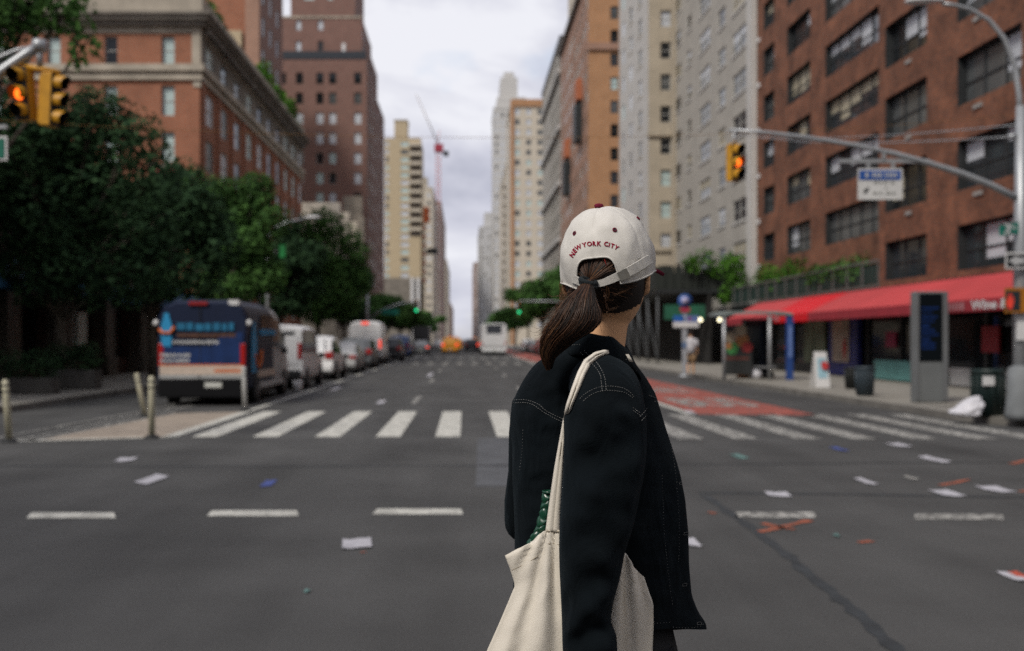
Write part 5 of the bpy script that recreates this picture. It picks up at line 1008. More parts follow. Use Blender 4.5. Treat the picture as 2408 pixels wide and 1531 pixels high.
sbox(mat('route_violet', (.25, .06, .16), .5), 1618, 744, 1624, 754, Y - .105, .005, 'route_mark', t); sbox(white_pl, 1582, 757, 1642, 770, Y - .06, .04, 'white_panel', t); sbox(mat('info_blue', (.12, .18, .3), .5), 1603, 805, 1614, 818, Y - .055, .03, 'info_box', t); MB().lathe([(.25, .15), (.22, .22), (.1, .25)], (x, Y, 0), 12).build('base', galv, t)
# orange barrel by the shelter, planters in the left shade
t = thing('traffic_barrel', 'orange barrel standing on the sidewalk beside the bus shelter', 'barrel', P(1748, 884, 36.5), world=True); t.location.z = .15; c = t.location
ob = mat('barrel_orange', (.40, .15, .02), .6); MB().lathe([(.001, 0), (.22, 0), (.24, .02), (.24, .85), (.2, .95), (.001, .95)], c, 16).build('drum', ob, t); MB().lathe([(.3, 0), (.3, .04), (.25, .05)], c, 16).build('base_ring', blk, t)
r_ = random.Random(9); b_ = MB(); b_.loft([[(c.x + .7 + rr * (1 + .2 * math.sin(3 * a + i)) * math.cos(a), c.y + rr * math.sin(a), .15 + z) for a in [j * .524 for j in range(12)]] for i, (rr, z) in enumerate(((.05, 0), (.38, .02), (.36, .2), (.2, .4), (.05, .45)))]); tag(b_.build('rubbish_bag', blk, origin=(c.x + .7, c.y, .15)), 'black rubbish bag beside the orange barrel', 'rubbish bag')
b_ = MB(); b_.loft([[(c.x + .35 + rr * math.cos(a), c.y - .4 + rr * math.sin(a), .15 + z) for a in [j * .524 for j in range(12)]] for rr, z in ((.05, 0), (.18, .02), (.2, .2), (.12, .36), (.04, .4))]); tag(b_.build('rubbish_bag', mat('bag_white_plastic', 0), origin=(c.x + .35, c.y - .4, .15)), 'small white bag between the orange barrel and the black bag', 'rubbish bag')
for x, Y, w_, h_, lb in [(60, 26, 1.6, .75, 'low planter with a dark trimmed shrub at the far left edge of the sidewalk'), (170, 28.5, 1.5, 1.0, 'grey stone planter with a square dark hedge behind the bollards')]:
    q = P(x, 900, Y); t = thing('planter', lb, 'planter', (q.x, Y, .15), 'planters in the shade of the left trees')
    MB().box(-w_ / 2, w_ / 2, -.3, .3, 0, h_ * .55).build('pot', mat('planter_stone', (.085, .08, .072), .9, .25, 3), t, bevel=.03); cb = MB(); leaf_cloud(cb, [(-w_ * .25, 0, h_ * .55 + .35, w_ * .35, .4, .45), (w_ * .25, 0, h_ * .55 + .35, w_ * .35, .4, .45)], 900, .12); cb.build('foliage', leaf_dk, t)
# ------------------------------------------------------------------ far pedestrians: one continuous body each, clothes as parts
skin_m = mat('skin', (.76, .43, .235), .55, .1, 12, spec=.35)
def skinbody(name, verts, edges, radii, m, parent, root=0, sub=2, voxel=0):
    me = bpy.data.meshes.new(name); me.from_pydata(verts, edges, []); o = bpy.data.objects.new(name, me); COL.objects.link(o)
    md = o.modifiers.new('skin', 'SKIN'); md.use_smooth_shade = True
    for i, r in enumerate(radii): me.skin_vertices[0].data[i].radius = (r, r) if not isinstance(r, tuple) else r
    me.skin_vertices[0].data[root].use_root = True
    sb = o.modifiers.new('sub', 'SUBSURF'); sb.levels = sub; sb.render_levels = sub
    dg = bpy.context.evaluated_depsgraph_get(); m2 = bpy.data.meshes.new_from_object(o.evaluated_get(dg)); bpy.data.objects.remove(o); bpy.data.meshes.remove(me)
    m2.name = name; m2.materials.clear(); m2.materials.append(m)
    for p in m2.polygons: p.use_smooth = True
    o = bpy.data.objects.new(name, m2); COL.objects.link(o)
    if parent: o.parent = parent
    return o
def pedestrian(label, x, Y, rot, shirt, shorts, z=.15):
    t = thing('person', label, 'person', (0, 0, 0))
    V_ = [(0, 0, .95), (0, .01, 1.15), (0, .01, 1.38), (0, .0, 1.50), (0, -.02, 1.58), (0, -.02, 1.68)]; E_ = [(0, 1), (1, 2), (2, 3), (3, 4), (4, 5)]; r_ = [.12, .12, .12, .05, .07, .085]
    for s_ in (-1, 1):
        k = len(V_); V_ += [(s_ * .10, 0, .88), (s_ * .11, -.03 * s_, .48), (s_ * .11, .05 * s_, .08), (s_ * .12, -.12 + .05 * s_, .04)]; E_ += [(0, k), (k, k + 1), (k + 1, k + 2), (k + 2, k + 3)]; r_ += [.085, .058, .045, .04]
        k = len(V_); V_ += [(s_ * .19, 0, 1.40), (s_ * .25, .02, 1.14), (s_ * .25, -.1, .92), (s_ * .25, -.14, .84)]; E_ += [(2, k), (k, k + 1), (k + 1, k + 2), (k + 2, k + 3)]; r_ += [.06, .042, .033, .035]
    skinbody('body', V_, E_, r_, skin_m, t)
    el = lambda a, b_, z, cx=0: [(cx + a * math.cos(q), b_ * math.sin(q), z) for q in [2 * math.pi * j / 16 for j in range(16)]]
    mb = MB(); mb.loft([el(.19, .15, .86), el(.19, .145, 1.1), el(.22, .15, 1.36), el(.17, .11, 1.46), el(.08, .08, 1.51)])
    for s_ in (-1, 1): mb.tube([(s_ * .17, 0, 1.43), (s_ * .23, .01, 1.3), (s_ * .26, .02, 1.15)], [.085, .085, .08], 10)
    mb.build('shirt', shirt, t); mb = MB(); mb.loft([el(.17, .14, .96), el(.185, .15, .88), el(.18, .14, .80)])
    for s_ in (-1, 1): mb.tube([(s_ * .10, 0, .85), (s_ * .11, -.02 * s_, .5)], [.11, .10], 10)
    mb.build('shorts', shorts, t); MB().lathe([(.001, -.10), (.07, -.08), (.095, 0), (.08, .07), (.001, .1)], (0, .02, 1.70), 12).build('hair', mat('hair_dark', (.02, .013, .01), .7), t)
    t.location = (x, Y, z); t.rotation_euler = (0, 0, rot)
p_ = P(1623, 865, 40); pedestrian('person in a white T-shirt and tan shorts standing behind the bus stop pole', p_.x, 40, R(160), mat('shirt_white', (.5, .49, .51), .8), mat('shorts_tan', (.30, .19, .10), .8))
p_ = P(490, 865, 31); pedestrian('person in a dark blue top in the shade just left of the blue van', p_.x, 31, R(30), mat('shirt_navy', (.012, .02, .06), .8), mat('trousers_black', (.01, .01, .012), .8))

# ------------------------------------------------------------------ litter on the road
pw_ = mat('paper_white', (.42, .41, .44), .9, .22, 11); pb_ = mat('paper_blue', (.05, .075, .25), .7, .2, 8); pt_ = mat('paper_teal', (.10, .19, .175), .7, .2); pr_ = mat('paper_red_print', (.40, .07, .04), .7)
def paper(label, x, y, wpx, hpx, m, seed, m2=None):
    r_ = random.Random(seed); g0 = G(x, y); w_ = .80 * wpx * g0.y / F / 2; d_ = max(hpx * g0.y ** 2 / (EYE * F) / 2, .03); b_ = MB(); n = 5; vs = []
    sk = r_.uniform(-.5, .5)
    for i in range(n):
        for j in range(n):
            u, v = i / (n - 1) * 2 - 1, j / (n - 1) * 2 - 1
            vs.append((g0.x + w_ * u + sk * w_ * .5 * v, g0.y + d_ * (v - sk * .6 * u), .007 + .007 * abs(math.sin(u * 2.2 + seed) * math.cos(v * 1.9 + seed * 1.7)) + .012 * max(0, abs(u) + abs(v) - 1.5)))
    fs = [(i * n + j, (i + 1) * n + j, (i + 1) * n + j + 1, i * n + j + 1) for i in range(n - 1) for j in range(n - 1)]
    b_.add(vs, fs, 0, True)
    if m2: b_.m[-6:] = [1] * 6
    return tag(b_.build('paper_scrap', [m, m2] if m2 else m, origin=g0), label, 'litter', 'paper scraps lying on the road')
for i, q in enumerate([('large white paper sheet below the third road dash from the left', 839, 1280, 82, 22, pw_), ('white paper with pointed ends above the left road dashes', 358, 1128, 54, 19, pw_), ('thin pale paper strip highest on the left asphalt', 295, 1082, 48, 9, pw_), ('blue wrapper on the asphalt above the second road dash', 631, 1138, 30, 14, pb_),
        ('small white scrap half hidden by the dark jacket on the right', 1626, 1277, 34, 20, pw_), ('long flat white paper above the fourth road dash, near the dark jacket', 1829, 1164, 62, 10, pw_), ('square white scrap between the long papers on the right', 2034, 1133, 30, 15, pw_), ('white paper right of the crosswalk bars end', 2195, 1081, 38, 14, pw_), ('white paper crossing the dark seam at the right', 2226, 1161, 58, 15, pw_), ('long white paper near the right edge of the road', 2340, 1152, 66, 14, pw_),
        ('pale strip touching the right crosswalk bars', 2112, 1047, 44, 8, pw_), ('small blue wrapper below the right crosswalk bars', 1972, 1057, 22, 9, pb_), ('teal scrap below the right crosswalk bars', 1737, 1074, 32, 10, pt_), ('dull grey scrap between two white papers on the right', 2139, 1125, 26, 8, paint_worn), ('tiny teal scrap alone on the lower left asphalt', 721, 1392, 16, 6, pt_), ('tiny blue-grey scrap below the orange cross mark', 1966, 1261, 16, 6, pt_),
        ('small pale scrap on the lane beside the crosswalk far left', 790, 914, 16, 7, pw_), ('white scrap in the lane before the crosswalk', 896, 946, 20, 8, pw_), ('small scrap far up the middle lane', 1011, 882, 12, 8, pw_), ('white scrap near the start of the red lane', 1620, 969, 22, 7, pw_)]):
    paper(q[0], q[1], q[2], q[3], q[4], q[5], i + 1)
paper('white and red printed flyer at the right edge of the road', 2390, 1358, 60, 22, pw_, 40, pr_)
q = G(700, 921); t = MB(); t.lathe([(.08, 0), (.13, .02), (.15, .3), (.13, .33), (.001, .33)], (q.x, q.y, 0), 14); tag(t.build('white_bucket', white_pl, origin=q), 'small white bucket on the road beside the front wheel of the blue van', 'bucket')
# ------------------------------------------------------------------ the woman in the cap
W = thing('person', 'woman seen from behind in dark jacket and pale cap, brown ponytail, carrying a tote', 'person', (0.27, 1.97, 0), world=True)
O_ = W.location
jk = mat('jacket_denim_black', (.0034, .0056, .0074), .95, .35, 7, .35, 500, spec=.10)
_t = jk.node_tree; _b = _t.nodes['Principled BSDF']; _tc = [q for q in _t.nodes if q.type == 'TEX_COORD'][0]
_mp = _t.nodes.new('ShaderNodeMapping'); _mp.inputs['Rotation'].default_value = (0, R(35), 0); _mp.inputs['Scale'].default_value = (1, 1, .38); _t.links.new(_tc.outputs['Object'], _mp.inputs[0])
_n = _t.nodes.new('ShaderNodeTexNoise'); _n.inputs['Scale'].default_value = 15; _n.inputs['Detail'].default_value = 3; _n.inputs['Distortion'].default_value = .8; _t.links.new(_mp.outputs[0], _n.inputs['Vector'])
_bp = _t.nodes.new('ShaderNodeBump'); _bp.inputs['Strength'].default_value = .55; _bp.inputs['Distance'].default_value = .022; _t.links.new(_n.outputs['Fac'], _bp.inputs['Height']); _t.links.new([q for q in _t.nodes if q.type == 'BUMP'][0].outputs[0], _bp.inputs['Normal']); _t.links.new(_bp.outputs[0], _b.inputs['Normal'])
_b.inputs['Sheen Weight'].default_value = .035; _b.inputs['Sheen Roughness'].default_value = .5; _b.inputs['Sheen Tint'].default_value = (.35, .5, .6, 1)
capm = mat('cap_cotton', (.62, .595, .55), .95, .08, 26, .22, 1000, spec=.1)
maroon = mat('cap_maroon', (.17, .018, .04), .9, .2, 60, .5, 500, spec=.1)
thread_m = mat('embroidery_red', (.26, .006, .03), .85, .2, 200, spec=.1)
stitch_m = mat('stitch_pale', (.20, .20, .195), .9, .15, 60)
canvas = mat('tote_canvas', (.70, .645, .555), .95, .07, 10, .3, 800, spec=.08)
hair_d = mat('hair_dark_brown', (.016, .009, .0062), .55, .3, 30, spec=.35); hair_m = mat('hair_brown', (.075, .032, .015), .5, .3, 30, spec=.4); hair_l = mat('hair_light_brown', (.15, .070, .030), .5, .3, 30, spec=.4)
pants_m = mat('trousers_black', (.01, .01, .012), .8); shoe_m = mat('shoe_black', (.012, .012, .013), .6); metal_b = mat('buckle_metal', (.30, .29, .26), .5, .1, 40, metal=.6)
def bvh_of(mbs):
    vs, fs = [], []
    for m in mbs:
        o = len(vs); vs += [Vector(v) for v in m.v]; fs += [[o + i for i in f] for f in m.f]
    return BVHTree.FromPolygons(vs, fs)
EYEV = Vector((0, 0, EYE))
def cast(b_, x, y):
    d_ = (P(x, y, 2.0) - EYEV).normalized(); h = b_.ray_cast(EYEV, d_)
    return (h[0], h[1]) if h[0] is not None else (None, None)
def interp(tab, y):
    if y <= tab[0][0]: return tab[0][1:]
    for a, b_ in zip(tab, tab[1:]):
        if y <= b_[0]:
            t = (y - a[0]) / (b_[0] - a[0]); return tuple(p + (q - p) * t for p, q in zip(a[1:], b_[1:]))
    return tab[-1][1:]
def smooth_tab(tab, step=8):
    ys = [tab[0][0] + step * k for k in range(int((tab[-1][0] - tab[0][0]) / step) + 1)] + [tab[-1][0]]; out = []
    for y in ys:
        acc = [interp(tab, y + dy) for dy in (-10, -5, 0, 5, 10)] if tab[0][0] + 8 < y < tab[-1][0] - 8 else [interp(tab, y)]
        out.append((y, *[sum(q[i] for q in acc) / len(acc) for i in range(len(acc[0]))]))
    return out
# ---- jacket body: (y, left, right, centre depth, half depth)
jt = [(806, 1352, 1468, 1.965, .060), (822, 1318, 1480, 1.97, .075), (838, 1284, 1487, 1.975, .09), (853, 1259, 1492, 1.98, .098), (885, 1235, 1517, 1.985, .108), (925, 1213, 1541, 1.99, .116), (979, 1198, 1557, 1.99, .12), (1006, 1199, 1565, 1.99, .12), (1054, 1204, 1581, 1.99, .12), (1113, 1204, 1599, 1.99, .118),
      (1175, 1207, 1611, 1.99, .115), (1250, 1210, 1618, 1.99, .112), (1330, 1209, 1620, 1.99, .112), (1400, 1205, 1626, 1.99, .115), (1440, 1204, 1642, 1.99, .118), (1468, 1203, 1662, 1.99, .12), (1480, 1206, 1661, 1.99, .12)]
jb = MB(); n = 72; rings = []
for y, l, r, cy, dp in smooth_tab(jt):
    ring = []
    for k in range(n):
        a = 2 * math.pi * k / n; c, s_ = math.cos(a), math.sin(a); ex = .82
        cx = math.copysign(abs(c) ** ex, c); sx = math.copysign(abs(s_) ** ex, s_)
        if cx > 0: sx *= 1 - .55 * max(0, cx - .45) / .55           # the front edge hangs as a thin flap on the right
        Yk = cy + dp * sx
        wr = .016 * noise.noise(Vector((math.cos(a) * 2.2, math.sin(a) * 2.2 + 3, y * .012 + a * .6))) + .008 * noise.noise(Vector((a * 3.1, y * .045 + a, 1.7)))
        fade = min(1, max(0, (y - 850) / 60))
        hwp = (r - l) / 2; px_ = (l + r) / 2 + hwp * cx
        yy = y + (12 * max(0, math.sin(a * 2 + .5)) if y > 1470 else 0) * (1 - abs(cx)) * .4
        p = P(px_, yy, Yk); p.y += wr * fade * (1 - abs(cx) ** 4); ring.append(p)
    rings.append(ring)
jb.loft(rings, 0, caps=False)
# ---- near (right) sleeve
stb_ = [(838, 1418, 1462, 1.82, .03), (850, 1398, 1480, 1.81, .052), (868, 1378, 1494, 1.80, .064), (892, 1360, 1505, 1.785, .073), (925, 1342, 1513, 1.77, .078), (960, 1331, 1518, 1.76, .078), (992, 1325, 1520, 1.755, .077), (1060, 1326, 1520, 1.75, .074), (1117, 1324, 1512, 1.745, .072), (1171, 1320, 1501, 1.74, .070), (1225, 1316, 1490, 1.735, .068), (1292, 1314, 1468, 1.735, .064),
        (1347, 1315, 1458, 1.735, .060), (1409, 1318, 1441, 1.735, .056), (1449, 1320, 1435, 1.735, .054), (1482, 1321, 1449, 1.735, .055), (1531, 1322, 1452, 1.735, .054), (1600, 1328, 1446, 1.74, .05), (1650, 1336, 1436, 1.745, .044)]
sb_ = MB(); rings = []
for y, l, r, cy, dp in smooth_tab(stb_):
    ring = []
    for k in range(48):
        a = 2 * math.pi * k / 48; c, s_ = math.cos(a), math.sin(a)
        cx = math.copysign(abs(c) ** .9, c); sx = math.copysign(abs(s_) ** .9, s_)
        fold = .017 * noise.noise(Vector((a * .8 + y * .009, y * .016 - a * .9, 5.0))) + .0085 * math.sin(y * .045 + c * 3.2 + 1.3 * math.sin(y * .013)) * (.25 + .75 * min(1, max(0, (y - 1150) / 150)))
        p = P((l + r) / 2 + (r - l) / 2 * cx, y + 10 * c, cy + dp * sx); p.y -= fold * max(0, -sx) * min(1, max(0, (y - 900) / 80)); ring.append(p)
    rings.append(ring)
sb_.loft(rings, 0, caps=False)
# ---- far (left) sleeve, bent at the elbow
lb_ = MB(); lp_ = [P(1310, 880, 2.02), P(1282, 915, 2.03), P(1262, 960, 2.04), P(1254, 1020, 2.05), P(1249, 1110, 2.06), P(1242, 1180, 2.07), P(1240, 1222, 2.09), Vector((.17, 2.18, 1.15)), Vector((.26, 2.26, 1.12)), Vector((.32, 2.31, 1.10))]
lb_.tube(lp_, [.03, .045, .053, .051, .048, .050, .050, .048, .042, .036], 20, caps=False)
shb = MB(); shb.tube([P(1392, 908, 1.98), P(1400, 906, 1.93), P(1412, 908, 1.88), P(1422, 918, 1.83), P(1425, 935, 1.80)], [.05, .058, .062, .063, .058], 24, caps=False); shb.tube([P(1405, 985, 1.98), P(1412, 985, 1.92), P(1420, 985, 1.86), P(1424, 990, 1.80)], [.055, .064, .066, .058], 24, caps=False)
# ---- collar
cb_ = MB(); rings = []
for hw, y0, dpt, cyy in ((74, 862, .068, 1.95), (72, 838, .064, 1.95), (71, 822, .062, 1.945), (74, 819, .066, 1.945), (80, 832, .074, 1.945), (91, 858, .088, 1.95), (96, 872, .094, 1.955), (93, 871, .090, 1.955)):
    ring = []
    for k in range(48):
        a = 2 * math.pi * k / 48; c, s_ = math.cos(a), math.sin(a); g_ = math.exp(-((a - math.pi * 1.62 + .0) / .22) ** 2)
        p = P(1412 + hw * c, y0 + 21 * c + 30 * s_ - 7 * g_ * (1 if y0 < 840 else -.6), cyy + dpt * s_); ring.append(p)
    rings.append(ring)
cb_.loft(rings, 0, caps=False)
jac = jb.build('jacket', jk, W)
for m_, nm in ((sb_, 'sleeve'), (lb_, 'sleeve'), (shb, 'shoulder_panel'), (cb_, 'collar')):
    o = m_.build(nm, jk, jac, origin=O_)
jbv = bvh_of([jb, sb_, shb, cb_])
# ---- stitching
stm = MB()
def stitch(pts, dash=4.0, gap=1.6, r=.00046, off=.0012):
    pts = [Vector((*q, 0)) for q in pts]; fine = []
    for i in range(len(pts) - 1):                                    # catmull-rom
        p0, p1, p2, p3 = pts[max(i - 1, 0)], pts[i], pts[i + 1], pts[min(i + 2, len(pts) - 1)]
        k = max(2, int((p2 - p1).length))
        for j in range(k):
            t = j / k; fine.append(.5 * ((2 * p1) + (p2 - p0) * t + (2 * p0 - 5 * p1 + 4 * p2 - p3) * t * t + (3 * p1 - p0 - 3 * p2 + p3) * t ** 3))
    fine.append(pts[-1]); d_ = 0; cur = []
    for i, q in enumerate(fine):
        if i: d_ += (q - fine[i - 1]).length
        if d_ % (dash + gap) < dash:
            h, nn = cast(jbv, q.x, q.y)
            if h is not None: cur.append(h + (nn if nn.dot(EYEV - h) > 0 else -nn) * off)
            elif len(cur) > 1: stm.tube(cur, r, 4); cur = []
        else:
            if len(cur) > 1: stm.tube(cur, r, 4)
            cur = []
    if len(cur) > 1: stm.tube(cur, r, 4)
for pts in [[(1365, 828.5), (1380, 845), (1398.6, 863), (1410.7, 882), (1413, 896), (1415.5, 920)], [(1374, 824), (1385, 836.5), (1404, 855), (1417, 877), (1422, 893), (1425, 918.5)],
            [(1363.6, 938.6), (1374, 928), (1393, 917), (1414.7, 910), (1439, 909), (1463, 913), (1479, 922.5), (1488.6, 933)], [(1371.7, 944), (1385, 932), (1404, 922.5), (1425.5, 919), (1449.6, 920), (1471, 925), (1486, 936)],
            [(1208, 941), (1234.7, 940), (1253.5, 945), (1269.6, 953.4), (1280, 963), (1302, 976), (1326, 987)], [(1205.7, 948), (1234.7, 946.7), (1253.5, 952), (1269.6, 963), (1285.7, 973.6), (1307, 985.7), (1325.5, 993.7)],
            [(1487, 959), (1503.4, 971)], [(1487, 965.5), (1506, 979)], [(1503, 980), (1519.5, 961.5)], [(1507, 989), (1519, 976)], [(1524, 930), (1542, 936)], [(1537, 945), (1545, 943.5)],
            [(1339.5, 815), (1350, 811), (1366, 811)], [(1470, 846), (1481, 842)]]: stitch(pts)
for pts in [[(1573, 1033), (1581, 1073), (1587.5, 1117), (1594, 1198), (1595.6, 1279), (1594, 1320)], [(1555, 1117), (1560.4, 1252), (1567, 1320), (1574, 1387), (1580.7, 1422)], [(1536, 1466), (1574, 1463)], [(1580, 1474), (1617, 1476), (1646, 1472), (1657, 1462)],
            [(1230, 1010), (1228, 1060), (1222, 1110)]]: stitch(pts, 3.0, 4.2, .0004)
for x, y in ((1601, 1137), (1612, 1255), (1608, 1375), (1643, 1466)): [stitch(q, 99, 0, .0003) for q in ([(x - 5, y - 3), (x + 5, y - 3.5)], [(x - 5, y + 3), (x + 5, y + 2.5)], [(x + 5, y - 3.5), (x + 5, y + 2.5)], [(x - 5, y - 3), (x - 5, y + 3)])]
stm.build('stitching', stitch_m, jac, origin=O_)
# ---- head frame
YAW = R(20); HC = P(1428, 652, 1.95)
def hw(v, c=None, yaw=YAW, tilt=0.0, roll=0.0):
    x, y, z = v
    x, z = x * math.cos(roll) + z * math.sin(roll), -x * math.sin(roll) + z * math.cos(roll)
    y, z = y * math.cos(tilt) - z * math.sin(tilt), y * math.sin(tilt) + z * math.cos(tilt)
    return (c or HC) + Vector((x * math.cos(yaw) + y * math.sin(yaw), -x * math.sin(yaw) + y * math.cos(yaw), z))
gs = lambda x, z, x0, z0, sx, sz: math.exp(-((x - x0) / sx) ** 2 - ((z - z0) / sz) ** 2)
def head_pt(th, ph, grow=0.0):
    d_ = Vector((math.cos(th) * math.sin(ph), math.cos(th) * math.cos(ph), math.sin(th))); x, y, z = d_.x * (.072 + grow), d_.y * (.094 + grow), d_.z * ((.108 if d_.z > 0 else .112) + grow)
    if z < 0:
        q = min(1, -z / .112); x *= 1.04 - .15 * q ** 2
        if y < 0: y *= 1 - .42 * q ** 1.3
        else: y += .012 * q
    if y > 0 and not grow:
        y *= .93; y += .024 * gs(x, z, 0, -.022, .011, .022) + .006 * gs(x, z, 0, -.064, .022, .010) + .010 * gs(x, z, 0, -.098, .02, .014) - .007 * (gs(x, z, .031, .004, .016, .011) + gs(x, z, -.031, .004, .016, .011)) + .004 * gs(abs(x), z, .03, .026, .022, .008)
    return Vector((x, y, z))
hd = MB(); rings = [[hw(head_pt(R(-89 + 178 * i / 44), 2 * math.pi * j / 64)) for j in range(64)] for i in range(45)]; hd.loft(rings)
def ear(s_):
    e = MB(); rg = []
    for i in range(9):
        t = i / 8; zz = -.036 + .066 * t; wdt = .017 * math.sin(math.pi * (.16 + .72 * t)) ** .7 * (1 + .25 * t)
        rg.append([hw((s_ * (.070 + .012 + .010 * math.sin(k * .785) * .6 - .004 * (1 - t)) + s_ * .006 * math.cos(k * .785) * -1, -.010 - .006 * t + wdt * math.cos(k * .785) * 1.0, zz + .004 * math.sin(k * .785))) for k in range(8)])
    return e.loft(rg)
# body under the clothes: one skinned skeleton, head and ears fused with it
V_ = [Vector((.26, 1.99, .95)), Vector((.25, 2.0, 1.15)), Vector((.25, 1.995, 1.34)), P(1398, 850, 1.965), P(1412, 800, 1.955), P(1424, 740, 1.95), P(1428, 690, 1.95)]
E_ = [(0, 1), (1, 2), (2, 3), (3, 4), (4, 5), (5, 6)]; r_ = [.085, .065, .08, .062, .0515, .050, .052]
def chain(a, pts, rad):
    for p, r in zip(pts, rad): V_.append(Vector(p)); r_.append(r); E_.append((a, len(V_) - 1)); a = len(V_) - 1
    return a
chain(0, [(.31, 1.95, .90), (.375, 1.995, .50), (.365, 2.01, .09), (.43, 2.07, .045), (.47, 2.10, .035)], [.085, .055, .04, .035, .03]); chain(0, [(.22, 2.03, .90), (.215, 2.01, .50), (.14, 1.95, .10), (.21, 2.00, .045), (.25, 2.03, .035)], [.085, .055, .04, .035, .03])
def hand(a, wrist, d_, side_, curl):
    d_ = d_.normalized(); side_ = (side_ - d_ * side_.dot(d_)).normalized(); nrm = d_.cross(side_).normalized() * curl; pc = wrist + d_ * .045
    k = chain(a, [pc], [(.036, .015)])
    for i, (o, l) in enumerate(((-.030, .072), (-.010, .082), (.010, .077), (.029, .060))):
        b0 = wrist + d_ * .088 + side_ * o; e1 = (d_ + nrm * .25 + side_ * o * 2).normalized(); e2 = (d_ + nrm * .8).normalized(); e3 = (d_ * .7 + nrm).normalized()
        chain(k, [b0, b0 + e1 * l * .42, b0 + e1 * l * .42 + e2 * l * .32, b0 + e1 * l * .42 + e2 * l * .32 + e3 * l * .26], [.0098, .0086, .0078, .0066])
    b0 = wrist + d_ * .03 - side_ * .032; e1 = (d_ * .75 - side_ * .7 + nrm * .35).normalized(); e2 = (d_ - side_ * .15 + nrm * .4).normalized()
    chain(k, [b0 + e1 * .018, b0 + e1 * .042, b0 + e1 * .042 + e2 * .030], [.012, .0095, .0075])
sh = P(1425, 890, 1.83); wr1 = P(1386, 1640, 1.745); a_ = chain(2, [P(1420, 900, 1.84), P(1405, 1220, 1.74), wr1], [.05, .036, .024]); hand(a_, wr1, Vector((.02, .03, -1)), Vector((-.64, -.2, 0)), 1)
wl_ = Vector((.36, 2.34, 1.09)); a_ = chain(2, [P(1275, 900, 2.04), Vector((.115, 2.09, 1.17)), wl_], [.045, .034, .024]); hand(a_, wl_, Vector((.6, .5, -.1)), Vector((0, 0, 1)), 1)
tmp = skinbody('tmp', [tuple(v) for v in V_], E_, r_, skin_m, None, 0, 2)
bb = MB(); bb.add([tuple(v.co) for v in tmp.data.vertices], [tuple(p.vertices) for p in tmp.data.polygons]); bpy.data.objects.remove(tmp)
for q in (hd, ear(1), ear(-1)): bb.add(q.v, q.f)
tb = bb.build('body', skin_m); rm = tb.modifiers.new('rm', 'REMESH'); rm.mode = 'VOXEL'; rm.voxel_size = .0042; rm.use_smooth_shade = True; sm2 = tb.modifiers.new('sm', 'SMOOTH'); sm2.iterations = 5; sm2.factor = .4
me = bpy.data.meshes.new_from_object(tb.evaluated_get(bpy.context.evaluated_depsgraph_get())); bpy.data.objects.remove(tb); me.transform(Matrix.Translation(-O_)); me.name = 'body'
me.materials.clear(); me.materials.append(skin_m)
for p in me.polygons: p.use_smooth = True
bod = bpy.data.objects.new('body', me); COL.objects.link(bod); bod.parent = W
for s_ in (-1, 1): MB().lathe([(.001, -.011), (.0075, -.008), (.011, 0), (.0075, .008), (.001, .011)], hw((s_ * .031, .078, .004)), 12).build('eye', mat('eye_white', (.6, .58, .55), .2), bod, origin=O_)
MB().tube([hw((-.022, .0925, -.064)), hw((0, .098, -.063)), hw((.022, .0925, -.064))], [.002, .0048, .002], 8).build('lips', mat('lips_rose', (.34, .10, .09), .5), bod, origin=O_)
# trousers and shoes
tm = MB(); wa = [(.27 + .14 * math.cos(a), 1.99 + .09 * math.sin(a), 1.0) for a in [2 * math.pi * k / 24 for k in range(24)]]; wb = [(.268 + .175 * math.cos(a), 1.99 + .125 * math.sin(a), .86) for a in [2 * math.pi * k / 24 for k in range(24)]]; tm.loft([wa, wb], 0)
tm.tube([(.305, 1.945, .93), (.345, 1.965, .75), (.378, 1.995, .5), (.372, 2.005, .28), (.366, 2.01, .07)], [.105, .094, .078, .072, .075], 20); tm.tube([(.225, 2.03, .93), (.222, 2.02, .75), (.212, 2.01, .5), (.17, 1.975, .28), (.14, 1.95, .075)], [.105, .094, .078, .072, .075], 20)
tm.build('trousers', pants_m, W)
for (x, y), dv in (((.352, 1.985), Vector((.72, .69, 0))), ((.125, 1.925), Vector((.72, .69, 0)))):
    sd = Vector((dv.y, -dv.x, 0)); s2 = MB(); rg = []
    for t, w2, h2 in ((-.05, .028, .06), (0, .038, .085), (.08, .042, .075), (.15, .046, .055), (.2, .04, .042), (.225, .02, .03)):
        c = Vector((x, y, 0)) + dv * t; rg.append([c + sd * w2 * math.cos(a) * (1 if math.sin(a) < .3 else .85) + Vector((0, 0, max(0, h2 * .5 + h2 * .5 * math.sin(a)))) for a in [2 * math.pi * k / 14 for k in range(14)]])
    s2.loft(rg); s2.build('shoe', shoe_m, W)
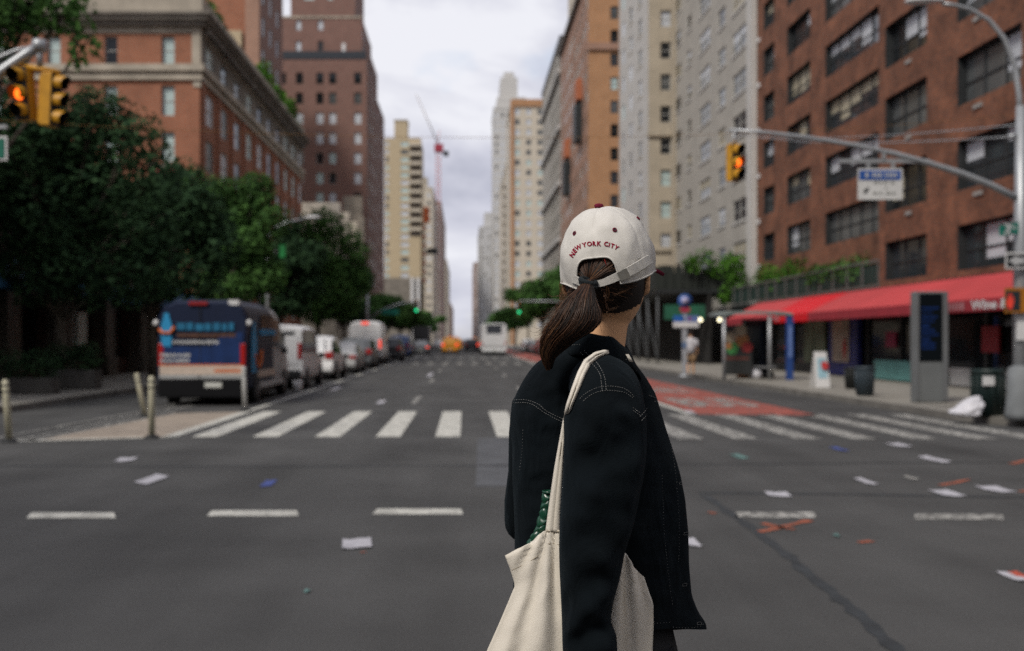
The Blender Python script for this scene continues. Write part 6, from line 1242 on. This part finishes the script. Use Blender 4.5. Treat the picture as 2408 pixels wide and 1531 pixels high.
# ---- cap
CC = P(1428, 630, 1.95); TI, RO = R(9), R(-4); A_, B_, HZ, PE = .0925, .1065, .1185, 2.25
def cap_pt(ph, z, off=0.0):
    r = (1 - (max(0, z) / HZ) ** PE) ** (1 / PE) if z < HZ else 0
    if z < 0: r = 1 + z * 1.1
    bd = abs(math.atan2(math.sin(ph), math.cos(ph)))
    return Vector(((A_ * r + off) * math.sin(ph), (B_ * r + off) * -math.cos(ph), z + (off if z > HZ * .8 else 0)))   # ph = 0 is the back of the head
capw = lambda v: hw(v, CC, YAW, TI, RO)
full = MB(); full.loft([[capw(cap_pt(2 * math.pi * j / 96, z)) for j in range(96)] for z in [-.06, -.04, -.02, 0, .02, .04, .06, .08, .095, .105, .112, .116, .1182]], caps=True); cbv = bvh_of([full])
cp = MB(); NJ, NI = 160, 26; rings = []; OW = .455
for i in range(NI + 1):
    ring = []
    for j in range(NJ):
        ph = 2 * math.pi * j / NJ; dl = math.atan2(math.sin(ph), math.cos(ph)); z0 = -.016 - .014 * math.exp(-(dl / .9) ** 2) + .002 * math.sin(5 * ph)
        if abs(dl) < OW + .06: z0 = max(z0, -.034 + .062 * max(0, 1 - (abs(dl) / OW) ** 5) ** .45 if abs(dl) < OW else z0)
        z = z0 + (HZ * .9995 - z0) * math.sin(math.pi / 2 * i / NI) ** 1.0
        p = cap_pt(ph, z); rr = Vector((p.x, p.y, 0)); L_ = rr.length; s6 = min(abs(math.atan2(math.sin(ph - k * math.pi / 3), math.cos(ph - k * math.pi / 3))) for k in range(6))
        dv = .0042 * noise.noise(Vector((p.x * 22, p.y * 22, p.z * 22))) + .0015 * noise.noise(Vector((p.x * 60 + 4, p.y * 60, p.z * 50))) - .0016 * math.exp(-(s6 * L_ / .0022) ** 2) * (1 if z > .01 else .4)
        if L_ > .01: p += rr.normalized() * dv
        p.z += .6 * dv * (z / HZ) ** 2; ring.append(capw(p))
    rings.append(ring)
cp.loft(rings, 0, caps=False); cp.add(rings[-1], [tuple(range(NJ))], 0, True)
cap = cp.build('cap', capm, W)
capv = bvh_of([cp])
# hems: rim piping and arch binding
pip = MB(); pip.tube([Vector(p) + (Vector(p) - CC).normalized() * .0006 for p in rings[0]] + [rings[0][0]], .0017, 6); pip.build('edge_binding', capm, cap, origin=O_)
br = MB(); rg = []
for k in range(25):
    a = R(-62) + R(124) * k / 24; e = math.cos(a * 1.42) if abs(a * 1.42) < math.pi / 2 else 0; ring = []
    for t in (0, .5, 1): q = cap_pt(math.pi + a, -.012); ring.append(capw(Vector((q.x * (1 + .22 * t), q.y + .070 * t * max(e, .12) ** .5, -.010 - .020 * (q.x / A_) ** 2 * t - .002 * t))))
    rg.append(ring)
br.loft(rg, 0, caps=False, closed=False); o = br.build('brim', maroon, cap, origin=O_); so_ = o.modifiers.new('sol', 'SOLIDIFY'); so_.thickness = .007
def on_cap(x, y, off=.0015):
    for k in range(20):
        h, nn = cast(capv, x + (1428 - x) * k * .02, y + (580 - y) * k * .02)
        if h is not None: break
    if nn.dot(EYEV - h) < 0: nn = -nn
    return h + nn * off, nn
h, nn = on_cap(1408, 489, 0)
bt = MB(); bt.lathe([(.001, -.004), (.0078, -.003), (.0092, .0008), (.0075, .004), (.001, .0056)], h + Vector((0, .002, .0035)), 16); bt.build('button', maroon, cap, origin=O_)
for x, y in ((1351, 549), (1444.5, 541), (1499.4, 514)):
    h, nn = on_cap(x, y, .0012); t1 = nn.orthogonal().normalized(); t2 = nn.cross(t1); e = MB()
    cs = [[h + (t1 * math.cos(a) + t2 * math.sin(a)) * (.0033 + .0013 * math.cos(b_)) + nn * .0011 * math.sin(b_) for b_ in [2 * math.pi * q / 6 for q in range(6)]] for a in [2 * math.pi * q / 16 for q in range(17)]]
    e.loft(cs, 0, caps=False); e.add([h + nn * .0002 + (t1 * math.cos(a) + t2 * math.sin(a)) * .0024 for a in [2 * math.pi * q / 10 for q in range(10)]], [tuple(range(10))], 1); e.build('eyelet', [maroon, blk], cap, origin=O_)
lt = MB()
for ch, x, y, an in [('N', 1346, 599, 52), ('E', 1351.6, 590, 42), ('W', 1360, 582, 28), ('Y', 1374, 576, 12), ('O', 1386, 573.8, 5), ('R', 1397, 572.8, 1), ('K', 1408.3, 573, -2), ('C', 1424.5, 574, -9), ('I', 1432, 576, -15), ('T', 1439.5, 578.5, -20), ('Y', 1449, 582.5, -31)]:
    v, f = text_mesh(ch, 1, .022); s_ = 14.4; ca, sa = math.cos(R(an)), math.sin(R(an)); vs = []
    xm = sum((max(q[0] for q in v), min(q[0] for q in v))) / 2; ym = (max(q[1] for q in v) + min(q[1] for q in v)) / 2
    for q in v:
        ux, uy = (q[0] - xm) * s_, (q[1] - ym) * s_; h, nn = on_cap(x + ux * ca - uy * sa, y - (ux * sa + uy * ca), .0010); vs.append(h)
    lt.add(vs, f)
o = lt.build('lettering', thread_m, cap, origin=O_); so_ = o.modifiers.new('sol', 'SOLIDIFY'); so_.thickness = .0010; so_.offset = 0
def ribbon(pts, widths, m, name, off=.003, parent=cap, bv=None):
    b_ = MB(); L_, R_ = [], []; last = None; fine = []
    for i in range(len(pts) - 1):
        for j in range(6): t = j / 6; fine.append((pts[i][0] + (pts[i + 1][0] - pts[i][0]) * t, pts[i][1] + (pts[i + 1][1] - pts[i][1]) * t, widths[i] + (widths[i + 1] - widths[i]) * t))
    fine.append((*pts[-1], widths[-1]))
    for i, (x, y, wd) in enumerate(fine):
        a, c = fine[max(i - 1, 0)], fine[min(i + 1, len(fine) - 1)]; dx, dy = c[0] - a[0], c[1] - a[1]; l = math.hypot(dx, dy); nx, ny = -dy / l * wd / 2, dx / l * wd / 2
        pr = []
        for sx, sy in ((x + nx, y + ny), (x - nx, y - ny)):
            h, nn = cast(cbv, sx, sy); h2, n2_ = cast(capv, sx, sy)
            if h2 is not None and h is not None and abs(h2.y - h.y) < .02: h = h2 if h2.y < h.y else h
            if h is not None:
                nn = nn if nn.dot(EYEV - h) > 0 else -nn; h = h + nn * off; last = h.y
            else: h = P(sx, sy, last or 1.86)
            pr.append(h)
        L_.append(pr[0]); R_.append(pr[1])
    b_.loft([[p, q] for p, q in zip(L_, R_)], 0, caps=False, closed=False, smooth=False)
    o = b_.build(name, m, parent, origin=O_ if parent.name != 'tote_bag' else parent.location); so_ = o.modifiers.new('sol', 'SOLIDIFY'); so_.thickness = .0022; so_.offset = 0
    return o
ribbon([(1350, 655), (1362, 661), (1376, 667), (1396, 669), (1418, 664), (1438, 656), (1455, 648)], [17, 17, 16, 15, 16, 18, 19], capm, 'strap', .0022)
ribbon([(1470, 641), (1490, 630), (1512, 616), (1524, 609)], [20, 21, 21, 20], capm, 'strap_tab', .0045); ribbon([(1452, 650), (1462, 645.5), (1473, 640)], [21, 21, 21], metal_b, 'buckle', .0058)
for x, y in ((1499, 608), (1503.5, 634)):
    h, nn = on_cap(x, y, .003); t1 = nn.orthogonal().normalized(); t2 = nn.cross(t1); MB().loft([[h + (t1 * math.cos(a) + t2 * math.sin(a)) * r + nn * z for a in [2 * math.pi * q / 10 for q in range(10)]] for r, z in ((.0024, 0), (.0024, .0012), (.001, .0018))]).build('vent_grommet', metal_b, cap, origin=O_)
# ---- hair
hs = MB(); NT, NP = 110, 180
hp = [[hw(head_pt(R(-60 + 149 * i / NT), 2 * math.pi * j / NP, .0075)) for j in range(NP)] for i in range(NT + 1)]
for i in range(NT):
    for j in range(NP):
        k = (j + 1) % NP; th = R(-60 + 149 * (i + .5) / NT); q = head_pt(th, 2 * math.pi * (j + .5) / NP, .0075)
        lim = -.072 + .60 * max(0, q.y + .054) + .0012 * math.sin(q.x * 900)
        near_ear = abs(q.x) > .05 and -.022 < q.y < .03 and q.z < .022
        if q.z > lim and (q.y < .012 or q.z > .045) and not near_ear: hs.add([hp[i][j], hp[i][k], hp[i + 1][k], hp[i + 1][j]], [(0, 1, 2, 3)], 0, True)
hair = hs.build('hair', hair_d, W); hbv = bvh_of([hs])
hfull = MB(); hfull.loft(hp, 0, caps=True); hfv = bvh_of([hfull])
fl = MB(); rh = random.Random(21)
def strand(b_, pts, r, m): b_.tube(pts, [r * (1 if i < len(pts) - 2 else .55) for i in range(len(pts))], 3, m, caps=False)
def surf(x, y, off):
    h, nn = cast(hfv, x, y)
    if h is None: return None
    nn = nn if nn.dot(EYEV - h) > 0 else -nn
    return h + nn * off
for _ in range(620):
    z_ = rh.random()
    if z_ < .36: sx, sy = rh.uniform(1352, 1452), rh.uniform(596, 640)
    else:
        t = rh.random(); hx = [(1404, 722), (1425, 726), (1452, 722), (1474, 708), (1492, 686), (1502, 660), (1504, 640)]; i = min(5, int(t * 6)); u = t * 6 - i
        sx, sy = hx[i][0] + (hx[i + 1][0] - hx[i][0]) * u, hx[i][1] + (hx[i + 1][1] - hx[i][1]) * u; k = rh.uniform(0, .35); sx += (1385 - sx) * k; sy += (662 - sy) * k + rh.uniform(-4, 5)
    off = rh.uniform(.0005, .0035); pts = []; bow = rh.uniform(-6, 10)
    for q in range(9):
        t = q / 8; x, y = sx + (1384 + rh.uniform(-.6, .6) - sx) * t, sy + (661 - sy) * t + bow * math.sin(math.pi * t) * (1 if sy > 655 else .3); h = surf(x, y, off + .002 * t)
        if h is not None: pts.append(h)
    if len(pts) > 3: strand(fl, pts, rh.uniform(.0005, .0009), rh.choice([0, 0, 0, 1, 1, 2]) if z_ < .36 else rh.choice([0, 0, 0, 0, 1]))
for x0, y0, x1, y1 in ((1424, 668, 1416, 708), (1428, 672, 1424, 702), (1410, 727, 1450, 716), (1421, 727, 1446, 719), (1400, 712, 1413, 728), (1440, 690, 1480, 672)):
    for e in range(3):
        pts = [surf(x0 + (x1 - x0) * t / 6 + e + 4 * math.sin(t * .5), y0 + (y1 - y0) * t / 6 + e, .006) for t in range(7)]; pts = [p for p in pts if p is not None]
        if len(pts) > 3: strand(fl, pts, .00028, 2)
fl.build('hair_strands', [hair_d, hair_m, hair_l], hair, origin=O_)
th_ = MB(); th_.tube([surf(1419.6, 603, .006), surf(1421, 614, .007), surf(1425, 627, .007)], .0005, 5); th_.build('loose_thread', mat('thread_red', (.4, .02, .02), .8), cap, origin=O_)
pt_tab = [(660, 1369, 1397, 1.848, .011), (668, 1365, 1397, 1.838, .013), (680, 1353, 1398, 1.828, .018), (700, 1329, 1404, 1.818, .026), (732, 1304, 1416, 1.812, .031), (755, 1291, 1415, 1.812, .033), (778, 1279, 1394, 1.815, .032), (800, 1270, 1354, 1.82, .027), (830, 1268, 1317, 1.828, .020), (850, 1273, 1307, 1.835, .014), (868, 1284, 1300, 1.842, .007)]
def pt_at(y): return interp(pt_tab, y)
core = MB(); core.loft([[P((l + r) / 2 + (r - l) / 2 * .77 * math.cos(a), y, cy + dp * .78 * math.sin(a)) for a in [2 * math.pi * k / 24 for k in range(24)]] for y, l, r, cy, dp in smooth_tab(pt_tab, 6)]); pony = core.build('ponytail', hair_d, hair, origin=O_)
ps = MB()
for k in range(2600):
    a = rh.uniform(0, 2 * math.pi); q = rh.random() ** .35; ox, oy = q * math.cos(a), q * math.sin(a); end = rh.uniform(775, 868) if rh.random() < .6 else 868; end = min(end, 800 + 68 * (1 - .55 * max(0, ox))); pts = []; ph = rh.uniform(0, 6.28); am = rh.uniform(0, .11); sh_ = rh.uniform(-.16, .16)
    m_i = 2 if (rh.random() < (.16 if ox < -.3 else .05)) else (1 if rh.random() < (.62 if ox < .2 else .38) else 0)  # lighter strands favoured on the left, painting the highlight into the hair colour
    for t in range(17):
        y = 658 + (end - 658) * t / 16; l, r, cy, dp = pt_at(y); tt = t / 16
        pts.append(P((l + r) / 2 + (r - l) / 2 * .89 * (ox * 1.0 + sh_ * tt + am * math.sin(ph + tt * 5)) , y + 3 * math.sin(ph + ox * 3) * tt, cy + dp * (oy + am * math.cos(ph + tt * 4))))
    strand(ps, pts, rh.uniform(.00035, .0007), m_i)
for k in range(46):                                                  # fly-aways
    y0 = rh.uniform(690, 790); l, r, cy, dp = pt_at(y0); s0 = -1 if k < 38 else 1; x0 = (l if s0 < 0 else r) + 3; ln = rh.uniform(20, 70); dr = rh.uniform(-.3, 1.0); pts = [P(x0 + s0 * ln * (t / 6) ** 1.3 * .55 + 8 * (1 - t / 6), y0 - 12 + ln * dr * t / 6 - 5 * math.sin(t), cy + rh.uniform(-.004, .004) * t) for t in range(7)]; strand(ps, pts, .00034, 2 if rh.random() < .6 else 1)
for k in range(14):
    x0, y0 = rh.uniform(1316, 1326), rh.uniform(655, 672); pts = [P(x0 + rh.uniform(-1.5, 1.5) * t - 3 * math.sin(t * .5 + k), y0 + t * rh.uniform(6, 11), 1.93) for t in range(8)]; strand(ps, pts, .0004, 2 if k % 2 else 1)
ps.build('ponytail_strands', [hair_d, hair_m, hair_l], pony, origin=O_)
tie = MB(); c0 = [P(1383 + 17.5 * math.cos(a), 662 + 5 * math.cos(a) - 4 * math.sin(a), 1.845 + .016 * math.sin(a)) for a in [2 * math.pi * k / 24 for k in range(25)]]
tie.tube(c0, .0052, 10, caps=False); tie.tube([p + Vector((.0005, 0, -.0055)) for p in c0], .0048, 10, caps=False); tie.build('hair_tie', mat('tie_black', (.006, .010, .012), .85, .3, 90, .5, 300), hair, origin=O_)
# ---- tote bag: resting under the near arm
T = thing('tote_bag', 'cream canvas tote bag hanging under the arm of the woman in the cap', 'bag', P(1340, 1700, 1.81), world=True)
BY = 1.815
def poly_at(pts, t):
    ls = [math.hypot(b_[0] - a[0], b_[1] - a[1]) for a, b_ in zip(pts, pts[1:])]; tot = sum(ls); d_ = t * tot
    for (a, b_), l in zip(zip(pts, pts[1:]), ls):
        if d_ <= l or (a, b_) == (pts[-2], pts[-1]): u = d_ / l; return a[0] + (b_[0] - a[0]) * u, a[1] + (b_[1] - a[1]) * u
        d_ -= l
top = [(1187, 1306), (1222, 1288), (1256, 1271), (1268, 1256), (1282, 1246), (1318, 1247), (1323, 1262), (1345, 1290), (1400, 1316), (1445, 1316), (1462, 1304), (1470, 1299), (1480, 1314), (1487, 1333), (1513, 1356)]
bot = [(1082, 1700), (1200, 1712), (1330, 1716), (1450, 1712), (1546, 1700)]; lef = [(1187, 1306), (1198, 1333), (1211, 1376), (1196, 1412), (1173, 1466), (1144, 1531), (1110, 1620), (1082, 1700)]; rig = [(1513, 1356), (1523, 1387), (1535, 1420), (1536, 1468), (1533, 1531), (1538, 1620), (1546, 1700)]
NU, NV = 60, 44; tg = MB()
def coons(u, v):
    a, b_, c, d_ = poly_at(top, u), poly_at(bot, u), poly_at(lef, v), poly_at(rig, v); o = []
    for i in (0, 1): o.append((1 - v) * a[i] + v * b_[i] + (1 - u) * c[i] + u * d_[i] - ((1 - u) * (1 - v) * top[0][i] + u * (1 - v) * top[-1][i] + (1 - u) * v * bot[0][i] + u * v * bot[-1][i]))
    return o
for sgn in (-1, 1):
    gd = []
    for j in range(NV + 1):
        row = []
        for i in range(NU + 1):
            u, v = i / NU, j / NV; x, y = coons(u, v); edge = min(1, min(u, 1 - u) * 9); bel = .006 + .020 * math.sin(math.pi * min(1, v * .9 + .05)) * min(1, (1 - abs(2 * u - 1)) * 2.0)
            fan = math.atan2(x - 1300, y - 1180 + 1) if u < .62 else math.atan2(x - 1470, y - 1240 + 1)
            fold = .0060 * math.sin(fan * 26 + 1.0) * (1 - .35 * v) + .0040 * noise.noise(Vector((fan * 9, v * 2.2, 3))) + .0022 * noise.noise(Vector((u * 14, v * 9, 9)))
            row.append(P(x, y, BY + sgn * bel * edge + (fold * edge if sgn < 0 else fold * .6 * edge)))
        gd.append(row)
    tg.loft(gd, 0, caps=False, closed=False)
bag = tg.build('bag_body', canvas, T); so_ = bag.modifiers.new('sol', 'SOLIDIFY'); so_.thickness = .0018; tbv = bvh_of([tg])
sm3 = MB()
def bag_stitch(pts, m=.0008):
    cur = []
    for i in range(len(pts) - 1):
        for k in range(8):
            t = k / 8; h, nn = cast(tbv, pts[i][0] + (pts[i + 1][0] - pts[i][0]) * t, pts[i][1] + (pts[i + 1][1] - pts[i][1]) * t)
            if h is not None: cur.append(h + Vector((0, -.0014, 0)))
    if len(cur) > 2: sm3.tube(cur, m, 4)
bag_stitch([(1203, 1340), (1235, 1326), (1262, 1309), (1276, 1280), (1300, 1277), (1318, 1281)]); bag_stitch([(1479, 1355), (1500, 1382), (1520, 1402)]); bag_stitch([(1284, 1248), (1300, 1249), (1316, 1250)], .0011)
sm3.build('hem_stitch', mat('canvas_stitch', (.34, .28, .2), .9), bag, origin=T.location)
# shoulder strap
sp = [(1300, 1252, 35, 1.8065), (1304, 1200, 29, 1.8065), (1309, 1150, 25, 1.807), (1314, 1100, 20, 1.808), (1319, 1055, 14, 1.81), (1324, 1015, 9, 1.812), (1331, 980, 11, None), (1339, 952, 14, None), (1353, 914, 17, None), (1366, 880, 18, None), (1380, 853, 18, None), (1401, 836, 15, None), (1418, 829.5, 11, None), (1432, 827, 7, None)]
sp_t = MB(); rg = []; fine = []
for i in range(len(sp) - 1):
    for j in range(6):
        t = j / 6; a, c = sp[i], sp[i + 1]; fine.append((a[0] + (c[0] - a[0]) * t, a[1] + (c[1] - a[1]) * t, a[2] + (c[2] - a[2]) * t, (a[3] if a[3] and c[3] is None else (a[3] + (c[3] - a[3]) * t if a[3] and c[3] else None))))
lastY = 1.81
for i, (x, y, wd, Yd) in enumerate(fine):
    a, c = fine[max(i - 1, 0)], fine[min(i + 1, len(fine) - 1)]; dx, dy = c[0] - a[0], c[1] - a[1]; l = math.hypot(dx, dy); nx, ny = -dy / l, dx / l
    if Yd is None:
        hh = [cast(jbv, x + nx * wd * k, y + ny * wd * k)[0] for k in (-.4, 0, .4)]; hh = [q.y for q in hh if q is not None]; tgt = (min(hh) - .004) if hh else lastY; lastY = lastY + (tgt - lastY) * .5
    else:
        hh = [cast(jbv, x + nx * wd * k, y + ny * wd * k)[0] for k in (-.4, 0)]; hh = [q.y for q in hh if q is not None]; lastY = min([Yd] + [q - .004 for q in hh if q > 1.79])
    rg.append([P(x + nx * wd * k, y + ny * wd * k, lastY - .004 * (1 - (2 * k) ** 2) + .0025 * math.cos(k * 14) * (1 if wd > 12 else .3)) for k in (-.5, -.36, -.2, -.05, .05, .2, .36, .5)])
sp_t.loft(rg, 0, caps=False, closed=False); o = sp_t.build('strap', canvas, T); so_ = o.modifiers.new('sol', 'SOLIDIFY'); so_.thickness = .0025; so_.offset = 0
s4 = MB(); s4.loft([[P(x - 4, y, Yd), P(x + 4, y, Yd)] for x, y, Yd in ((1474, 833, 1.885), (1479, 842, 1.885), (1484, 851, 1.885))], 0, caps=False, closed=False); o = s4.build('strap', canvas, T); o.modifiers.new('s', 'SOLIDIFY').thickness = .002
# green ridged thing sticking out of the bag
gt = MB(); rg = []; pth = [(1290, 1159), (1286, 1185), (1282, 1210), (1275, 1235), (1264, 1258), (1252, 1282), (1244, 1320)]
for k in range(85):
    t = k / 84 * 5.999; i = int(t); u = t - i; x, y = pth[i][0] + (pth[i + 1][0] - pth[i][0]) * u, pth[i][1] + (pth[i + 1][1] - pth[i][1]) * u; s_ = abs(math.sin(k * .30)) ** .6; r = .0105 * (.72 + .30 * s_) * (1 if k > 1 else .9)
    c = P(x, y, 1.835); rg.append([c + Vector((r * math.cos(a) * 1.15, r * math.sin(a), .0035 * math.cos(a * 2 + k * .2))) for a in [2 * math.pi * q / 18 for q in range(18)]])
gt.loft(rg, 0); gt.lathe([(.0105, 0), (.0125, .002), (.0125, .005), (.008, .005), (.007, 0)], P(1290, 1160, 1.835), 18)
tag(gt.build('ridged_tube', mat('plastic_green', (.006, .050, .026), .3, .15, 8, spec=.6), origin=P(1244, 1320, 1.835)), 'shiny dark green ridged plastic tube sticking out of the tote bag', 'tube')
